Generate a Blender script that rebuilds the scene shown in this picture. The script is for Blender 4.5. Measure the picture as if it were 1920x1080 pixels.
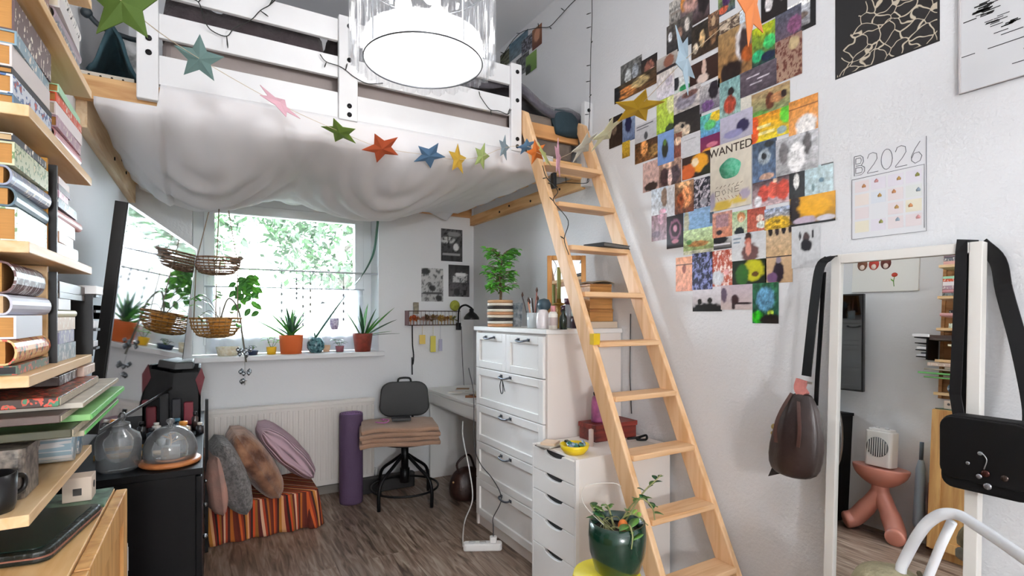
import bpy, bmesh, math, random
from mathutils import Vector, Matrix, noise
PI = math.pi
R = random.Random(7)
for _o in list(bpy.data.objects): bpy.data.objects.remove(_o)
SC = bpy.context.scene
COL = SC.collection
# ------------------------------------------------------------------ camera
CH = 1.335; FOC = 981.0; TH = math.radians(30.2); HY = 590.0
cam = bpy.data.cameras.new('camera'); camo = bpy.data.objects.new('camera', cam); COL.objects.link(camo)
camo.location = (0, 0, CH); camo.rotation_euler = (PI/2, 0, -TH)
cam.sensor_width = 36; cam.lens = 36*FOC/1920; cam.shift_y = (HY-540)/1920; cam.clip_start = .02
SC.camera = camo
# ------------------------------------------------------------------ colour management, world, light
SC.view_settings.view_transform = 'Standard'; SC.view_settings.look = 'None'
SC.view_settings.gamma = 1; SC.view_settings.use_curve_mapping = False
SC.view_settings.exposure = 1.15
SC.cycles.max_bounces = 10; SC.cycles.diffuse_bounces = 8; SC.cycles.glossy_bounces = 5
SC.cycles.transparent_max_bounces = 24; SC.cycles.transmission_bounces = 6
SC.cycles.sample_clamp_indirect = 4.0; SC.cycles.caustics_reflective = False; SC.cycles.caustics_refractive = False
SC.cycles.use_denoising = True
w = bpy.data.worlds.new('world'); SC.world = w; w.use_nodes = True
bg = w.node_tree.nodes['Background']; bg.inputs[0].default_value = (.96, .965, 1, 1); bg.inputs[1].default_value = 44.0
def lamp(name, loc, power, size, col=(.985, .99, 1), kind='POINT'):
    l = bpy.data.lights.new(name, kind); l.energy = power; l.color = col
    l.shadow_soft_size = size
    o = bpy.data.objects.new(name, l); o.location = loc; COL.objects.link(o); return o
CHX, CHY, CHZ = .64, 1.70, 2.196      # chandelier axis and bottom
lamp('chandelier_light', (CHX, CHY, CHZ+.12), 6, .07)
lamp('added_fill_light', (-.15, -2.2, 1.62), 135, .14, (.965, .985, 1))   # fill light added behind the camera to brighten under the loft
# sampling portal for the daylight that enters by the window (gives off nothing itself)
al = bpy.data.lights.new('window_daylight', 'AREA'); al.shape = 'RECTANGLE'; al.size = 1.1; al.size_y = .95
al.cycles.is_portal = True
alo = bpy.data.objects.new('window_daylight', al); COL.objects.link(alo)
alo.location = (.55, 4.46, 1.62); alo.rotation_euler = (-PI/2, 0, 0)
# ------------------------------------------------------------------ pixel rays (photo measured against known real planes)
def ray(px, py):
    r = (px-960)/FOC; u = (HY-py)/FOC
    return Vector((math.sin(TH)+r*math.cos(TH), math.cos(TH)-r*math.sin(TH), u))
def aX(px, py, X): d = ray(px, py); t = X/d.x; return Vector((0, 0, CH))+d*t
def aY(px, py, Y): d = ray(px, py); t = Y/d.y; return Vector((0, 0, CH))+d*t
def aZ(px, py, Z): d = ray(px, py); t = (Z-CH)/d.z; return Vector((0, 0, CH))+d*t
def aD(px, py, D): return Vector((0, 0, CH))+ray(px, py)*D
# ------------------------------------------------------------------ materials
def lin(h):
    h = h.lstrip('#'); v = [int(h[i:i+2], 16)/255 for i in (0, 2, 4)]
    return tuple((c/12.92 if c <= .04045 else ((c+.055)/1.055)**2.4) for c in v)+(1,)
MATS = {}
def M(col, rough=.55, metal=0, bump=0, bs=40, var=0, vs=6, spec=.5, emit=0, sub=0, sheen=0, stretch=None, col2=None, trans=0, coat=0):
    key = (col, rough, metal, bump, bs, var, vs, spec, emit, sheen, stretch, col2, trans, coat)
    if key in MATS: return MATS[key]
    m = bpy.data.materials.new('mat_'+col.lstrip('#')); m.use_nodes = True; MATS[key] = m
    nt = m.node_tree; p = nt.nodes['Principled BSDF']; N = nt.nodes.new; L = nt.links.new
    c = lin(col); p.inputs['Base Color'].default_value = c; p.inputs['Roughness'].default_value = rough
    p.inputs['Metallic'].default_value = metal; p.inputs['Specular IOR Level'].default_value = spec
    if sheen: p.inputs['Sheen Weight'].default_value = sheen
    if coat: p.inputs['Coat Weight'].default_value = coat
    if trans: p.inputs['Transmission Weight'].default_value = trans
    if emit: p.inputs['Emission Color'].default_value = c; p.inputs['Emission Strength'].default_value = emit
    if bump or var or col2:
        tc = N('ShaderNodeTexCoord'); mp = N('ShaderNodeMapping'); L(tc.outputs['Object'], mp.inputs[0])
        if stretch: mp.inputs['Scale'].default_value = stretch
        if var or col2:
            n = N('ShaderNodeTexNoise'); n.inputs['Scale'].default_value = vs; n.inputs['Detail'].default_value = 5
            L(mp.outputs[0], n.inputs[0])
            r = N('ShaderNodeValToRGB'); L(n.outputs[0], r.inputs[0])
            c2 = lin(col2) if col2 else tuple(x*(1-var) for x in c[:3])+(1,)
            r.color_ramp.elements[0].position = .36; r.color_ramp.elements[0].color = c2
            r.color_ramp.elements[1].position = .62; r.color_ramp.elements[1].color = c
            L(r.outputs[0], p.inputs['Base Color'])
        if bump:
            n2 = N('ShaderNodeTexNoise'); n2.inputs['Scale'].default_value = bs; n2.inputs['Detail'].default_value = 3
            L(mp.outputs[0], n2.inputs[0])
            b = N('ShaderNodeBump'); b.inputs['Strength'].default_value = bump; b.inputs['Distance'].default_value = .01
            L(n2.outputs[0], b.inputs['Height']); L(b.outputs[0], p.inputs['Normal'])
    return m
def wood(c1, c2, axis='Y', scale=1.0, rough=.5):
    key = ('wood', c1, c2, axis, scale, rough)
    if key in MATS: return MATS[key]
    m = bpy.data.materials.new('wood_'+c1.lstrip('#')); m.use_nodes = True; MATS[key] = m
    nt = m.node_tree; p = nt.nodes['Principled BSDF']; N = nt.nodes.new; L = nt.links.new
    tc = N('ShaderNodeTexCoord'); mp = N('ShaderNodeMapping'); L(tc.outputs['Object'], mp.inputs[0])
    s = [14*scale]*3; s['XYZ'.index(axis)] = 1.3*scale; mp.inputs['Scale'].default_value = s
    n = N('ShaderNodeTexNoise'); n.inputs['Scale'].default_value = 2.2; n.inputs['Detail'].default_value = 6; n.inputs['Distortion'].default_value = .7
    L(mp.outputs[0], n.inputs[0])
    r = N('ShaderNodeValToRGB'); L(n.outputs[0], r.inputs[0])
    r.color_ramp.elements[0].position = .33; r.color_ramp.elements[0].color = lin(c2)
    r.color_ramp.elements[1].position = .6; r.color_ramp.elements[1].color = lin(c1)
    L(r.outputs[0], p.inputs['Base Color']); p.inputs['Roughness'].default_value = rough
    b = N('ShaderNodeBump'); b.inputs['Strength'].default_value = .12; b.inputs['Distance'].default_value = .004
    L(n.outputs[0], b.inputs['Height']); L(b.outputs[0], p.inputs['Normal'])
    return m
def thin_glass(col='#ffffff', gl=1.0, name='glass', mix=.0, trans=1.0, rough=.02, haze=0):
    """clear thin pane: transparent + fresnel reflection"""
    key = ('tg', col, gl, mix, trans, rough, haze)
    if key in MATS: return MATS[key]
    m = bpy.data.materials.new(name); m.use_nodes = True; MATS[key] = m
    nt = m.node_tree; nt.nodes.clear(); N = nt.nodes.new; L = nt.links.new
    out = N('ShaderNodeOutputMaterial'); t = N('ShaderNodeBsdfTransparent'); t.inputs[0].default_value = lin(col)
    g = N('ShaderNodeBsdfGlossy'); g.inputs['Roughness'].default_value = rough
    f = N('ShaderNodeFresnel'); f.inputs[0].default_value = 1.5
    mu = N('ShaderNodeMath'); mu.operation = 'MULTIPLY_ADD'; mu.inputs[1].default_value = gl; mu.inputs[2].default_value = mix; mu.use_clamp = True
    L(f.outputs[0], mu.inputs[0])
    mx = N('ShaderNodeMixShader'); L(mu.outputs[0], mx.inputs[0]); L(t.outputs[0], mx.inputs[1]); L(g.outputs[0], mx.inputs[2])
    last = mx.outputs[0]
    if haze:
        df = N('ShaderNodeBsdfDiffuse'); df.inputs[0].default_value = (.9, .92, .94, 1); m3 = N('ShaderNodeMixShader'); m3.inputs[0].default_value = haze; L(last, m3.inputs[1]); L(df.outputs[0], m3.inputs[2]); last = m3.outputs[0]
    L(last, out.inputs[0]); return m
def translucent(col, tr=.4, alpha=0.0, bump=0, emit=0, name='fabric'):
    key = ('tl', col, tr, alpha, bump, emit)
    if key in MATS: return MATS[key]
    m = bpy.data.materials.new(name); m.use_nodes = True; MATS[key] = m
    nt = m.node_tree; nt.nodes.clear(); N = nt.nodes.new; L = nt.links.new
    out = N('ShaderNodeOutputMaterial'); d = N('ShaderNodeBsdfDiffuse'); d.inputs[0].default_value = lin(col)
    t = N('ShaderNodeBsdfTranslucent'); t.inputs[0].default_value = lin(col)
    mx = N('ShaderNodeMixShader'); mx.inputs[0].default_value = tr; L(d.outputs[0], mx.inputs[1]); L(t.outputs[0], mx.inputs[2])
    last = mx.outputs[0]
    if bump:
        n = N('ShaderNodeTexNoise'); n.inputs['Scale'].default_value = 12; b = N('ShaderNodeBump'); b.inputs['Strength'].default_value = bump; b.inputs['Distance'].default_value = .02
        L(n.outputs[0], b.inputs['Height']); L(b.outputs[0], d.inputs['Normal']); L(b.outputs[0], t.inputs['Normal'])
    if emit:
        e = N('ShaderNodeEmission'); e.inputs[0].default_value = lin(col); e.inputs[1].default_value = emit
        a = N('ShaderNodeAddShader'); L(last, a.inputs[0]); L(e.outputs[0], a.inputs[1]); last = a.outputs[0]
    if alpha:
        tp = N('ShaderNodeBsdfTransparent'); m2 = N('ShaderNodeMixShader'); m2.inputs[0].default_value = alpha
        L(last, m2.inputs[1]); L(tp.outputs[0], m2.inputs[2]); last = m2.outputs[0]
    L(last, out.inputs[0]); return m
def vcol_mat(name='printed_paper', rough=.45):
    key = ('vc', name, rough)
    if key in MATS: return MATS[key]
    m = bpy.data.materials.new(name); m.use_nodes = True; MATS[key] = m
    nt = m.node_tree; p = nt.nodes['Principled BSDF']; a = nt.nodes.new('ShaderNodeVertexColor'); a.layer_name = 'Col'
    nt.links.new(a.outputs[0], p.inputs['Base Color']); p.inputs['Roughness'].default_value = rough
    return m
# ------------------------------------------------------------------ mesh builder
class MB:
    def __init__(s): s.v = []; s.f = []; s.m = []; s.sm = []
    def add(s, vs, fs, mi=0, smooth=False):
        b = len(s.v); s.v += [tuple(v) for v in vs]
        for f in fs: s.f.append(tuple(b+i for i in f)); s.m.append(mi); s.sm.append(smooth)
        return s
    def box(s, a, b, mi=0, M4=None):
        x0, y0, z0 = a; x1, y1, z1 = b
        vs = [Vector(p) for p in ((x0,y0,z0),(x1,y0,z0),(x1,y1,z0),(x0,y1,z0),(x0,y0,z1),(x1,y0,z1),(x1,y1,z1),(x0,y1,z1))]
        if M4 is not None: vs = [M4 @ v for v in vs]
        return s.add(vs, [(0,3,2,1),(4,5,6,7),(0,1,5,4),(1,2,6,5),(2,3,7,6),(3,0,4,7)], mi)
    def rbox(s, a, b, r=.01, n=4, mi=0, M4=None):
        """box with rounded vertical corners"""
        x0, y0, z0 = a; x1, y1, z1 = b; pts = []
        for cx, cy, a0 in ((x1-r, y1-r, 0), (x0+r, y1-r, 90), (x0+r, y0+r, 180), (x1-r, y0+r, 270)):
            for k in range(n+1):
                t = math.radians(a0+90*k/n); pts.append((cx+r*math.cos(t), cy+r*math.sin(t)))
        return s.prism([(p[0], p[1], z0) for p in pts], (0, 0, z1-z0), mi, M4)
    def prism(s, pts, vec, mi=0, M4=None, smooth=False):
        n = len(pts); vs = [Vector(p) for p in pts]; vs += [v+Vector(vec) for v in vs]
        if M4 is not None: vs = [M4 @ v for v in vs]
        fs = [tuple(range(n))[::-1], tuple(range(n, 2*n))]+[(i, (i+1) % n, n+(i+1) % n, n+i) for i in range(n)]
        return s.add(vs, fs, mi, smooth)
    def lathe(s, prof, c=(0, 0, 0), n=24, mi=0, M4=None, sx=1, sy=1, rip=0, rk=0, cap=True):
        vs = []; fs = []; c = Vector(c)
        for r, z in prof:
            for k in range(n):
                t = 2*PI*k/n; rr = r*(1+rip*math.cos(rk*t)); v = Vector((rr*math.cos(t)*sx, rr*math.sin(t)*sy, z))
                if M4 is not None: v = M4 @ v
                vs.append(v+c)
        for i in range(len(prof)-1):
            for k in range(n):
                k2 = (k+1) % n; fs.append((i*n+k, i*n+k2, (i+1)*n+k2, (i+1)*n+k))
        if cap:
            if prof[0][0] > 1e-4: fs.append(tuple(range(n))[::-1])
            if prof[-1][0] > 1e-4: fs.append(tuple((len(prof)-1)*n+k for k in range(n)))
        return s.add(vs, fs, mi, True)
    def tube(s, pts, r=.005, n=8, mi=0, cap=True, flat=None):
        pts = [Vector(p) for p in pts]; m = len(pts); rs = r if isinstance(r, (list, tuple)) else [r]*m
        vs = []; fs = []; up = None
        for i, p in enumerate(pts):
            t = (pts[min(i+1, m-1)]-pts[max(i-1, 0)]).normalized() if m > 1 else Vector((0, 0, 1))
            if up is None:
                up = Vector((0, 0, 1)) if abs(t.z) < .9 else Vector((1, 0, 0))
            a = t.cross(up)
            if a.length < 1e-5: a = t.cross(Vector((0, 1, 0)))
            a.normalize(); b = a.cross(t).normalized(); up = b
            for k in range(n):
                q = 2*PI*k/n; vs.append(p+a*(rs[i]*math.cos(q))+b*(rs[i]*(flat or 1)*math.sin(q)))
        for i in range(m-1):
            for k in range(n):
                k2 = (k+1) % n; fs.append((i*n+k, i*n+k2, (i+1)*n+k2, (i+1)*n+k))
        if cap: fs += [tuple(range(n))[::-1], tuple((m-1)*n+k for k in range(n))]
        return s.add(vs, fs, mi, True)
    def cyl(s, a, b, r, n=16, mi=0): return s.tube([a, b], r, n, mi)
    def ball(s, c, r, n=12, mi=0, sz=1.0):
        k = max(6, n//2+2); prof = [(max(1e-5, r*math.sin(PI*i/k)), -r*sz*math.cos(PI*i/k)) for i in range(k+1)]
        return s.lathe(prof, c, n, mi, cap=False)
    def bar(s, a, b, w, h, mi=0, up=(0, 0, 1)):
        """rectangular bar from a to b; w across, h along up-ish"""
        a, b = Vector(a), Vector(b); t = (b-a).normalized(); u = Vector(up); x = t.cross(u).normalized(); y = x.cross(t).normalized()
        vs = [p+x*(i*w/2)+y*(j*h/2) for p in (a, b) for i, j in ((-1,-1),(1,-1),(1,1),(-1,1))]
        return s.add(vs, [(0,1,2,3)[::-1],(4,5,6,7),(0,1,5,4),(1,2,6,5),(2,3,7,6),(3,0,4,7)], mi)
    def ribbon(s, pts, w, t=.003, mi=0, wdir=(0, 0, 1)):
        """flat strap along a path, width along wdir"""
        pts = [Vector(p) for p in pts]; vs = []; fs = []; m = len(pts); wd = Vector(wdir)
        for i, p in enumerate(pts):
            tg = (pts[min(i+1, m-1)]-pts[max(i-1, 0)]).normalized()
            ww = (wd-tg*wd.dot(tg)).normalized(); nn = tg.cross(ww).normalized()
            for a, b in ((-1,-1),(1,-1),(1,1),(-1,1)): vs.append(p+ww*(a*w/2)+nn*(b*t/2))
        for i in range(m-1):
            for k in range(4): fs.append((i*4+k, i*4+(k+1) % 4, i*4+4+(k+1) % 4, i*4+4+k))
        fs += [(3,2,1,0), tuple((m-1)*4+k for k in range(4))]
        return s.add(vs, fs, mi, False)
    def sheet(s, fn, nu, nv, th=.002, mi=0, closed=True):
        """surface fn(u,v)->Vector given a real thickness"""
        P = [[Vector(fn(i/nu, j/nv)) for j in range(nv+1)] for i in range(nu+1)]
        vs = []; fs = []
        for lay in (0, 1):
            for i in range(nu+1):
                for j in range(nv+1):
                    du = P[min(i+1, nu)][j]-P[max(i-1, 0)][j]; dv = P[i][min(j+1, nv)]-P[i][max(j-1, 0)]
                    n = du.cross(dv); n = n.normalized() if n.length > 1e-9 else Vector((0, 0, 1))
                    vs.append(P[i][j]+n*(th*(.5 if lay else -.5)))
        W = nv+1; T = (nu+1)*W
        for i in range(nu):
            for j in range(nv):
                a = i*W+j; fs.append((a, a+1, a+W+1, a+W)); fs.append((T+a, T+a+W, T+a+W+1, T+a+1))
        for i in range(nu):
            a = i*W; fs.append((a, a+W, T+a+W, T+a)); a = i*W+nv; fs.append((a, T+a, T+a+W, a+W))
        for j in range(nv):
            a = j; fs.append((a, T+a, T+a+1, a+1)); a = nu*W+j; fs.append((a, a+1, T+a+1, T+a))
        return s.add(vs, fs, mi, True)
    def xf(s, M4, i0=0):
        s.v = s.v[:i0]+[tuple(M4 @ Vector(v)) for v in s.v[i0:]]; return s
def root_loc(p):
    l = Vector((0, 0, 0))
    while p is not None: l += Vector(p.location); p = p.parent
    return l
def link(name, mb, mats, parent=None, bevel=0, sub=0, origin=None, fixn=True):
    if not isinstance(mats, (list, tuple)): mats = [mats]
    me = bpy.data.meshes.new(name); off = root_loc(parent)
    if parent is None:
        if origin is None:
            xs = [v[0] for v in mb.v]; ys = [v[1] for v in mb.v]; zs = [v[2] for v in mb.v]
            origin = ((min(xs)+max(xs))/2, (min(ys)+max(ys))/2, min(zs))
        off = Vector(origin)
    me.from_pydata([tuple(Vector(v)-off) for v in mb.v], [], mb.f)
    for m in mats: me.materials.append(m)
    me.polygons.foreach_set('material_index', mb.m); me.polygons.foreach_set('use_smooth', mb.sm)
    if fixn:
        bm = bmesh.new(); bm.from_mesh(me); bmesh.ops.recalc_face_normals(bm, faces=bm.faces); bm.to_mesh(me); bm.free()
    o = bpy.data.objects.new(name, me); COL.objects.link(o)
    if parent is None: o.location = off
    else: o.parent = parent
    if bevel:
        b = o.modifiers.new('bevel', 'BEVEL'); b.width = bevel; b.segments = 2; b.limit_method = 'ANGLE'; b.angle_limit = math.radians(50)
    if sub:
        b = o.modifiers.new('sub', 'SUBSURF'); b.levels = sub; b.render_levels = sub
    return o
def tag(o, label, cat, group=None, kind=None):
    if label: o['label'] = label
    if cat: o['category'] = cat
    if group: o['group'] = group
    if kind: o['kind'] = kind
    return o
def thing(name, label, cat, loc=(0, 0, 0), group=None):
    o = bpy.data.objects.new(name, None); COL.objects.link(o); o.location = loc; o.empty_display_size = .05
    return tag(o, label, cat, group)
def single(name, mb, mats, label, cat, group=None, bevel=0, sub=0, kind=None):
    return tag(link(name, mb, mats, None, bevel, sub), label, cat, group, kind)
def struct(name, mb, mats, bevel=0):
    o = link(name, mb, mats, None, bevel); o['kind'] = 'structure'; return o
def copy_tree(o, parent=None):
    c = o.copy(); COL.objects.link(c)
    if parent: c.parent = parent
    for ch in list(o.children): copy_tree(ch, c)
    return c
def lerp(a, b, t): return a+(b-a)*t
def bez(pts, n=12):
    """catmull-rom through points"""
    P = [Vector(p) for p in pts]; P = [P[0]*2-P[1]]+P+[P[-1]*2-P[-2]]; out = []
    for i in range(1, len(P)-2):
        for k in range(n):
            t = k/n; a, b, c, d = P[i-1:i+3]
            out.append(.5*((2*b)+(c-a)*t+(2*a-5*b+4*c-d)*t*t+(3*b-a-3*c+d)*t**3))
    out.append(P[-2]); return out
def text_part(txt, size, loc, rot, mat, parent, name='lettering', ext=.0004, off=0.0, shear=0, wx=1):
    cu = bpy.data.curves.new(name, 'FONT'); cu.body = txt; cu.size = size; cu.extrude = ext; cu.offset = off; cu.shear = shear
    cu.align_x = 'CENTER'; cu.align_y = 'CENTER'; cu.resolution_u = 3
    t = bpy.data.objects.new(name, cu); COL.objects.link(t)
    bpy.context.view_layer.update()
    me = bpy.data.meshes.new_from_object(t); bpy.data.objects.remove(t)
    me.name = name; me.materials.clear(); me.materials.append(mat)
    Mx = Matrix.LocRotScale(Vector(loc)-root_loc(parent), rot, (wx, 1, 1)); me.transform(Mx)
    o = bpy.data.objects.new(name, me); COL.objects.link(o); o.parent = parent; return o
WHITE = M('#e9e8e6', .5); WHITE_G = M('#f0efec', .3)
PINE = {a: wood('#dcb27c', '#c18c55', a) for a in 'XYZ'}
PINE_P = {a: wood('#e9cfaa', '#d6b184', a) for a in 'XYZ'}
BLACK = M('#08080a', .45, spec=.3); BLACKM = M('#101012', .4, .3, spec=.3)
# ================================================================== room
XL, XR, YB, ZC = -.43, 1.99, 4.08, 3.42
YF = -2.5
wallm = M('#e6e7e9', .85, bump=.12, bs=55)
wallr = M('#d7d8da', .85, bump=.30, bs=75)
struct('wall_left', MB().box((XL-.15, YF, 0), (XL, YB+.45, ZC)), wallm)
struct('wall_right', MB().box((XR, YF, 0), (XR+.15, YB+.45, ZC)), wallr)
struct('wall_front', MB().box((XL, YF-.15, 0), (XR, YF, ZC)), wallm)
struct('ceiling', MB().box((XL-.15, YF-.15, ZC), (XR+.15, YB+.45, ZC+.15)), M('#e4e6ea', .9, bump=.1, bs=30))
WX0, WX1, WZ0, WZ1 = -.09, 1.163, 1.05, 2.20
b = MB()
b.box((XL, YB, 0), (WX0, YB+.36, ZC)); b.box((WX1, YB, 0), (XR, YB+.36, ZC))
b.box((WX0, YB, 0), (WX1, YB+.36, WZ0-.03)); b.box((WX0, YB, WZ1), (WX1, YB+.36, ZC))
struct('wall_back', b, wallm)
# laminate floor: planks along Y
fm = bpy.data.materials.new('laminate'); fm.use_nodes = True; nt = fm.node_tree; p = nt.nodes['Principled BSDF']; N = nt.nodes.new; L = nt.links.new
tc = N('ShaderNodeTexCoord'); mp = N('ShaderNodeMapping'); mp.inputs['Rotation'].default_value = (0, 0, PI/2); L(tc.outputs['Object'], mp.inputs[0])
br = N('ShaderNodeTexBrick'); br.inputs['Scale'].default_value = 1; br.inputs['Brick Width'].default_value = 1.28; br.inputs['Row Height'].default_value = .19
br.inputs['Mortar Size'].default_value = .0015; br.inputs['Color1'].default_value = (.0, .0, .0, 1); br.inputs['Color2'].default_value = (1, 1, 1, 1); br.inputs['Mortar'].default_value = (.5, .5, .5, 1)
L(mp.outputs[0], br.inputs[0])
mp2 = N('ShaderNodeMapping'); mp2.inputs['Scale'].default_value = (22, 2.2, 1); L(tc.outputs['Object'], mp2.inputs[0])
av = N('ShaderNodeVectorMath'); av.operation = 'ADD'; L(mp2.outputs[0], av.inputs[0]); L(br.outputs[0], av.inputs[1])
n1 = N('ShaderNodeTexNoise'); n1.inputs['Scale'].default_value = 1.6; n1.inputs['Detail'].default_value = 7; n1.inputs['Distortion'].default_value = 1.2; L(av.outputs[0], n1.inputs[0])
rp = N('ShaderNodeValToRGB'); L(n1.outputs[0], rp.inputs[0]); cr = rp.color_ramp
cr.elements[0].position = .3; cr.elements[0].color = lin('#503d33'); cr.elements[1].position = .72; cr.elements[1].color = lin('#b5a698')
e = cr.elements.new(.5); e.color = lin('#8d7767')
mx = N('ShaderNodeMix'); mx.data_type = 'RGBA'; mx.blend_type = 'MULTIPLY'; mx.inputs[0].default_value = 1
r2 = N('ShaderNodeValToRGB'); L(br.outputs[0], r2.inputs[0]); r2.color_ramp.elements[0].color = (.72, .70, .68, 1); r2.color_ramp.elements[1].color = (1, 1, 1, 1)
L(rp.outputs[0], mx.inputs[6]); L(r2.outputs[0], mx.inputs[7]); L(mx.outputs[2], p.inputs['Base Color']); p.inputs['Roughness'].default_value = .42
struct('floor', MB().box((XL-.15, YF-.15, -.1), (XR+.15, YB+.45, 0)), fm)
sk = M('#5d5048', .5)
struct('baseboard_back', MB().box((XL, YB-.015, 0), (1.6, YB, .06)), M('#8d857e', .5))
struct('baseboard_right', MB().box((XR-.012, YF, 0), (XR, 1.3, .06)), WHITE)
# window reveal, frame, glass
wf = thing('window_1', None, None, (.54, YB+.28, WZ0)); wf['kind'] = 'structure'
fr = M('#e8ebee', .35)
def ring(x0, x1, z0, z1, w, y0, y1):
    m = MB(); m.box((x0, y0, z0), (x0+w, y1, z1)); m.box((x1-w, y0, z0), (x1, y1, z1)); m.box((x0+w, y0, z0), (x1-w, y1, z0+w)); m.box((x0+w, y0, z1-w), (x1-w, y1, z1)); return m
link('window_frame', ring(WX0, WX1, WZ0, WZ1, .075, YB+.22, YB+.3), fr, wf, .004)
link('window_sash', ring(WX0+.065, WX1-.065, WZ0+.065, WZ1-.065, .07, YB+.2, YB+.27), fr, wf, .006)
link('window_glass', MB().box((WX0+.13, YB+.235, WZ0+.13), (WX1-.13, YB+.24, WZ1-.13)), thin_glass('#f4fbff'), wf)
link('window_handle', MB().box((WX0+.085, YB+.185, 1.55), (WX0+.11, YB+.2, 1.62)).box((WX0+.09, YB+.165, 1.60), (WX0+.105, YB+.185, 1.70)), fr, wf, .003)
struct('window_sill_1', MB().box((WX0-.04, YB-.07, WZ0-.035), (WX1+.03, YB+.22, WZ0)), M('#e6e6e8', .35), .005)
struct('trim_1', MB().box((XL+.001, YB-.001, ZC-.012), (XR, YB, ZC)), WHITE)
# door behind the camera
d = thing('door_1', None, None, (.6, YF, 0)); d['kind'] = 'structure'
link('door_leaf', MB().box((.2, YF+.005, .005), (1.05, YF+.045, 2.02)), WHITE, d, .004)
link('door_frame', MB().box((.12, YF, 0), (.2, YF+.06, 2.1)).box((1.05, YF, 0), (1.13, YF+.06, 2.1)).box((.2, YF, 2.02), (1.05, YF+.06, 2.1)), WHITE, d, .004)
link('door_handle', MB().cyl((.95, YF+.045, 1.05), (.95, YF+.1, 1.05), .009).cyl((.95, YF+.09, 1.05), (.83, YF+.09, 1.05), .008), M('#9a9a9a', .3, 1), d)
# outside: lawn, far house wall, trees
single('lawn', MB().box((-14, YB+.6, -.9), (14, YB+26, -.5)), M('#4e524a', .9, var=.3, vs=2), 'bright green lawn outside beyond the window', 'lawn', kind='stuff')
hm = M('#d8d4cc', .8)
hb = thing('garden_house', 'pale blurred house wall far outside the window', 'house', (1, 17, -.5))
link('wall', MB().box((-9, 17, -.5), (9, 18, 1.4)), hm, hb); link('roof', MB().prism([(-9.3, 16.7, 1.4), (-9.3, 18.4, 1.4), (-9.3, 17.6, 2.0)], (18.6, 0, 0)), M('#a39a92', .8), hb)
def tree(x, y, h, cr, seed, label):
    rr = random.Random(seed); t = thing('tree', label, 'tree', (x, y, -.5), 'trees outside the window')
    m = MB(); m.tube([(x, y, -.5), (x+.1, y, h*.35), (x-.1, y, h*.6), (x+.1, y, h*.9)], [.16, .12, .09, .04], 8)
    for k in range(7):
        a = rr.uniform(0, 2*PI); z0 = h*rr.uniform(.35, .7); m.tube([(x, y, z0), (x+cr*.7*math.cos(a), y+cr*.7*math.sin(a), z0+h*.22)], [.05, .015], 6)
    link('trunk', m, M('#4a463e', .9), t)
    m = MB()
    for k in range(4200):
        a, ph = rr.uniform(0, 2*PI), rr.uniform(-1, 1); q = cr*rr.uniform(.35, 1)**.5*(1+.35*noise.noise(Vector((math.cos(a)*1.5, math.sin(a)*1.5, ph*2+seed))))
        c = Vector((x+q*math.cos(a)*math.sqrt(1-ph*ph), y+q*math.sin(a)*math.sqrt(1-ph*ph), h*.78+q*ph*.8))
        u = Vector((rr.uniform(-1, 1), rr.uniform(-1, 1), rr.uniform(-1, 1))).normalized(); v = u.cross(Vector((rr.uniform(-1, 1), .3, 1))).normalized(); s = rr.uniform(.06, .13)
        m.add([c-u*s, c+v*s*.5, c+u*s, c-v*s*.5], [(0, 1, 2, 3)], k % 2)
    link('foliage', m, [M('#1c2c16', .7), M('#2c4424', .7)], t, fixn=False)
for i, (x, y, h, c, l) in enumerate([(-.9, 9.2, 4.0, 1.6, 'pale green tree seen through the left half of the window'), (2.5, 11.3, 4.3, 1.9, 'leafy tree seen through the middle of the window'), (6.6, 13.5, 4.4, 2.1, 'pale tree outside towards the right edge of the window')]): tree(x, y, h, c, i+3, l)

# added fill lamp, unseen behind the camera, shaped as a floor lamp
LX_, LY_ = -.15, -2.2
o = thing('added_fill_lamp', 'added fill lamp with white shade, unseen behind the camera', 'lamp', (LX_, LY_, 0))
link('base', MB().lathe([(.001, 0), (.13, 0), (.13, .015), (.02, .025), (.001, .025)], (LX_, LY_, 0), 28), M('#2a2a2c', .4), o)
link('pole', MB().cyl((LX_, LY_, .025), (LX_, LY_, 1.52), .010), M('#2a2a2c', .4), o)
link('lamp_shade', MB().lathe([(.17, 1.50), (.15, 1.74)], (LX_, LY_, 0), 32, cap=False), translucent('#f6f2ea', .6, alpha=.6), o)
link('bulb', MB().ball((LX_, LY_, 1.56), .03, 12), M('#fff6ea', .4, emit=8), o)
# ================================================================== loft bed
LY = 2.49          # front plane of the loft
lb = thing('loft_bed', 'white slatted loft bed railing with pine platform high over the desk and window', 'loft bed', (.8, LY, 2.14))
wp = M('#dcdcdd', .55, bump=.12, bs=14, var=.05, vs=5)
def bolt(m, x, y, z, ax='y', r=.011):
    a = Vector((x, y, z)); dd = {'y': Vector((0, -.004, 0)), 'x': Vector((-.004, 0, 0)), 'X': Vector((.004, 0, 0))}[ax]; m.cyl(a-dd*.2, a+dd, r, 10)
xs_post = [(-.235, -.165, 2.165), (.515, .60, 2.225), (1.42, 1.485, 2.225)]
for x0, x1, z0 in xs_post:
    po = link('rail_post', MB().box((x0, LY-.045, z0), (x1, LY-.015, 2.70)), wp, lb, .004)
    for z in ((2.655, 2.50, 2.29, 2.25) if x0 > 0 else (2.655, 2.40, 2.345)):
        m = MB(); bolt(m, (x0+x1)/2+.004, LY-.045, z); link('bolt', m, BLACK, po)
for z0, z1 in ((2.235, 2.35), (2.418, 2.514), (2.585, 2.685)):
    for x0, x1 in ((-.165, .515), (.60, 1.42)):
        link('rail_board', MB().box((x0, LY-.03, z0), (x1, LY-.008, z1)), wp, lb, .003)
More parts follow.
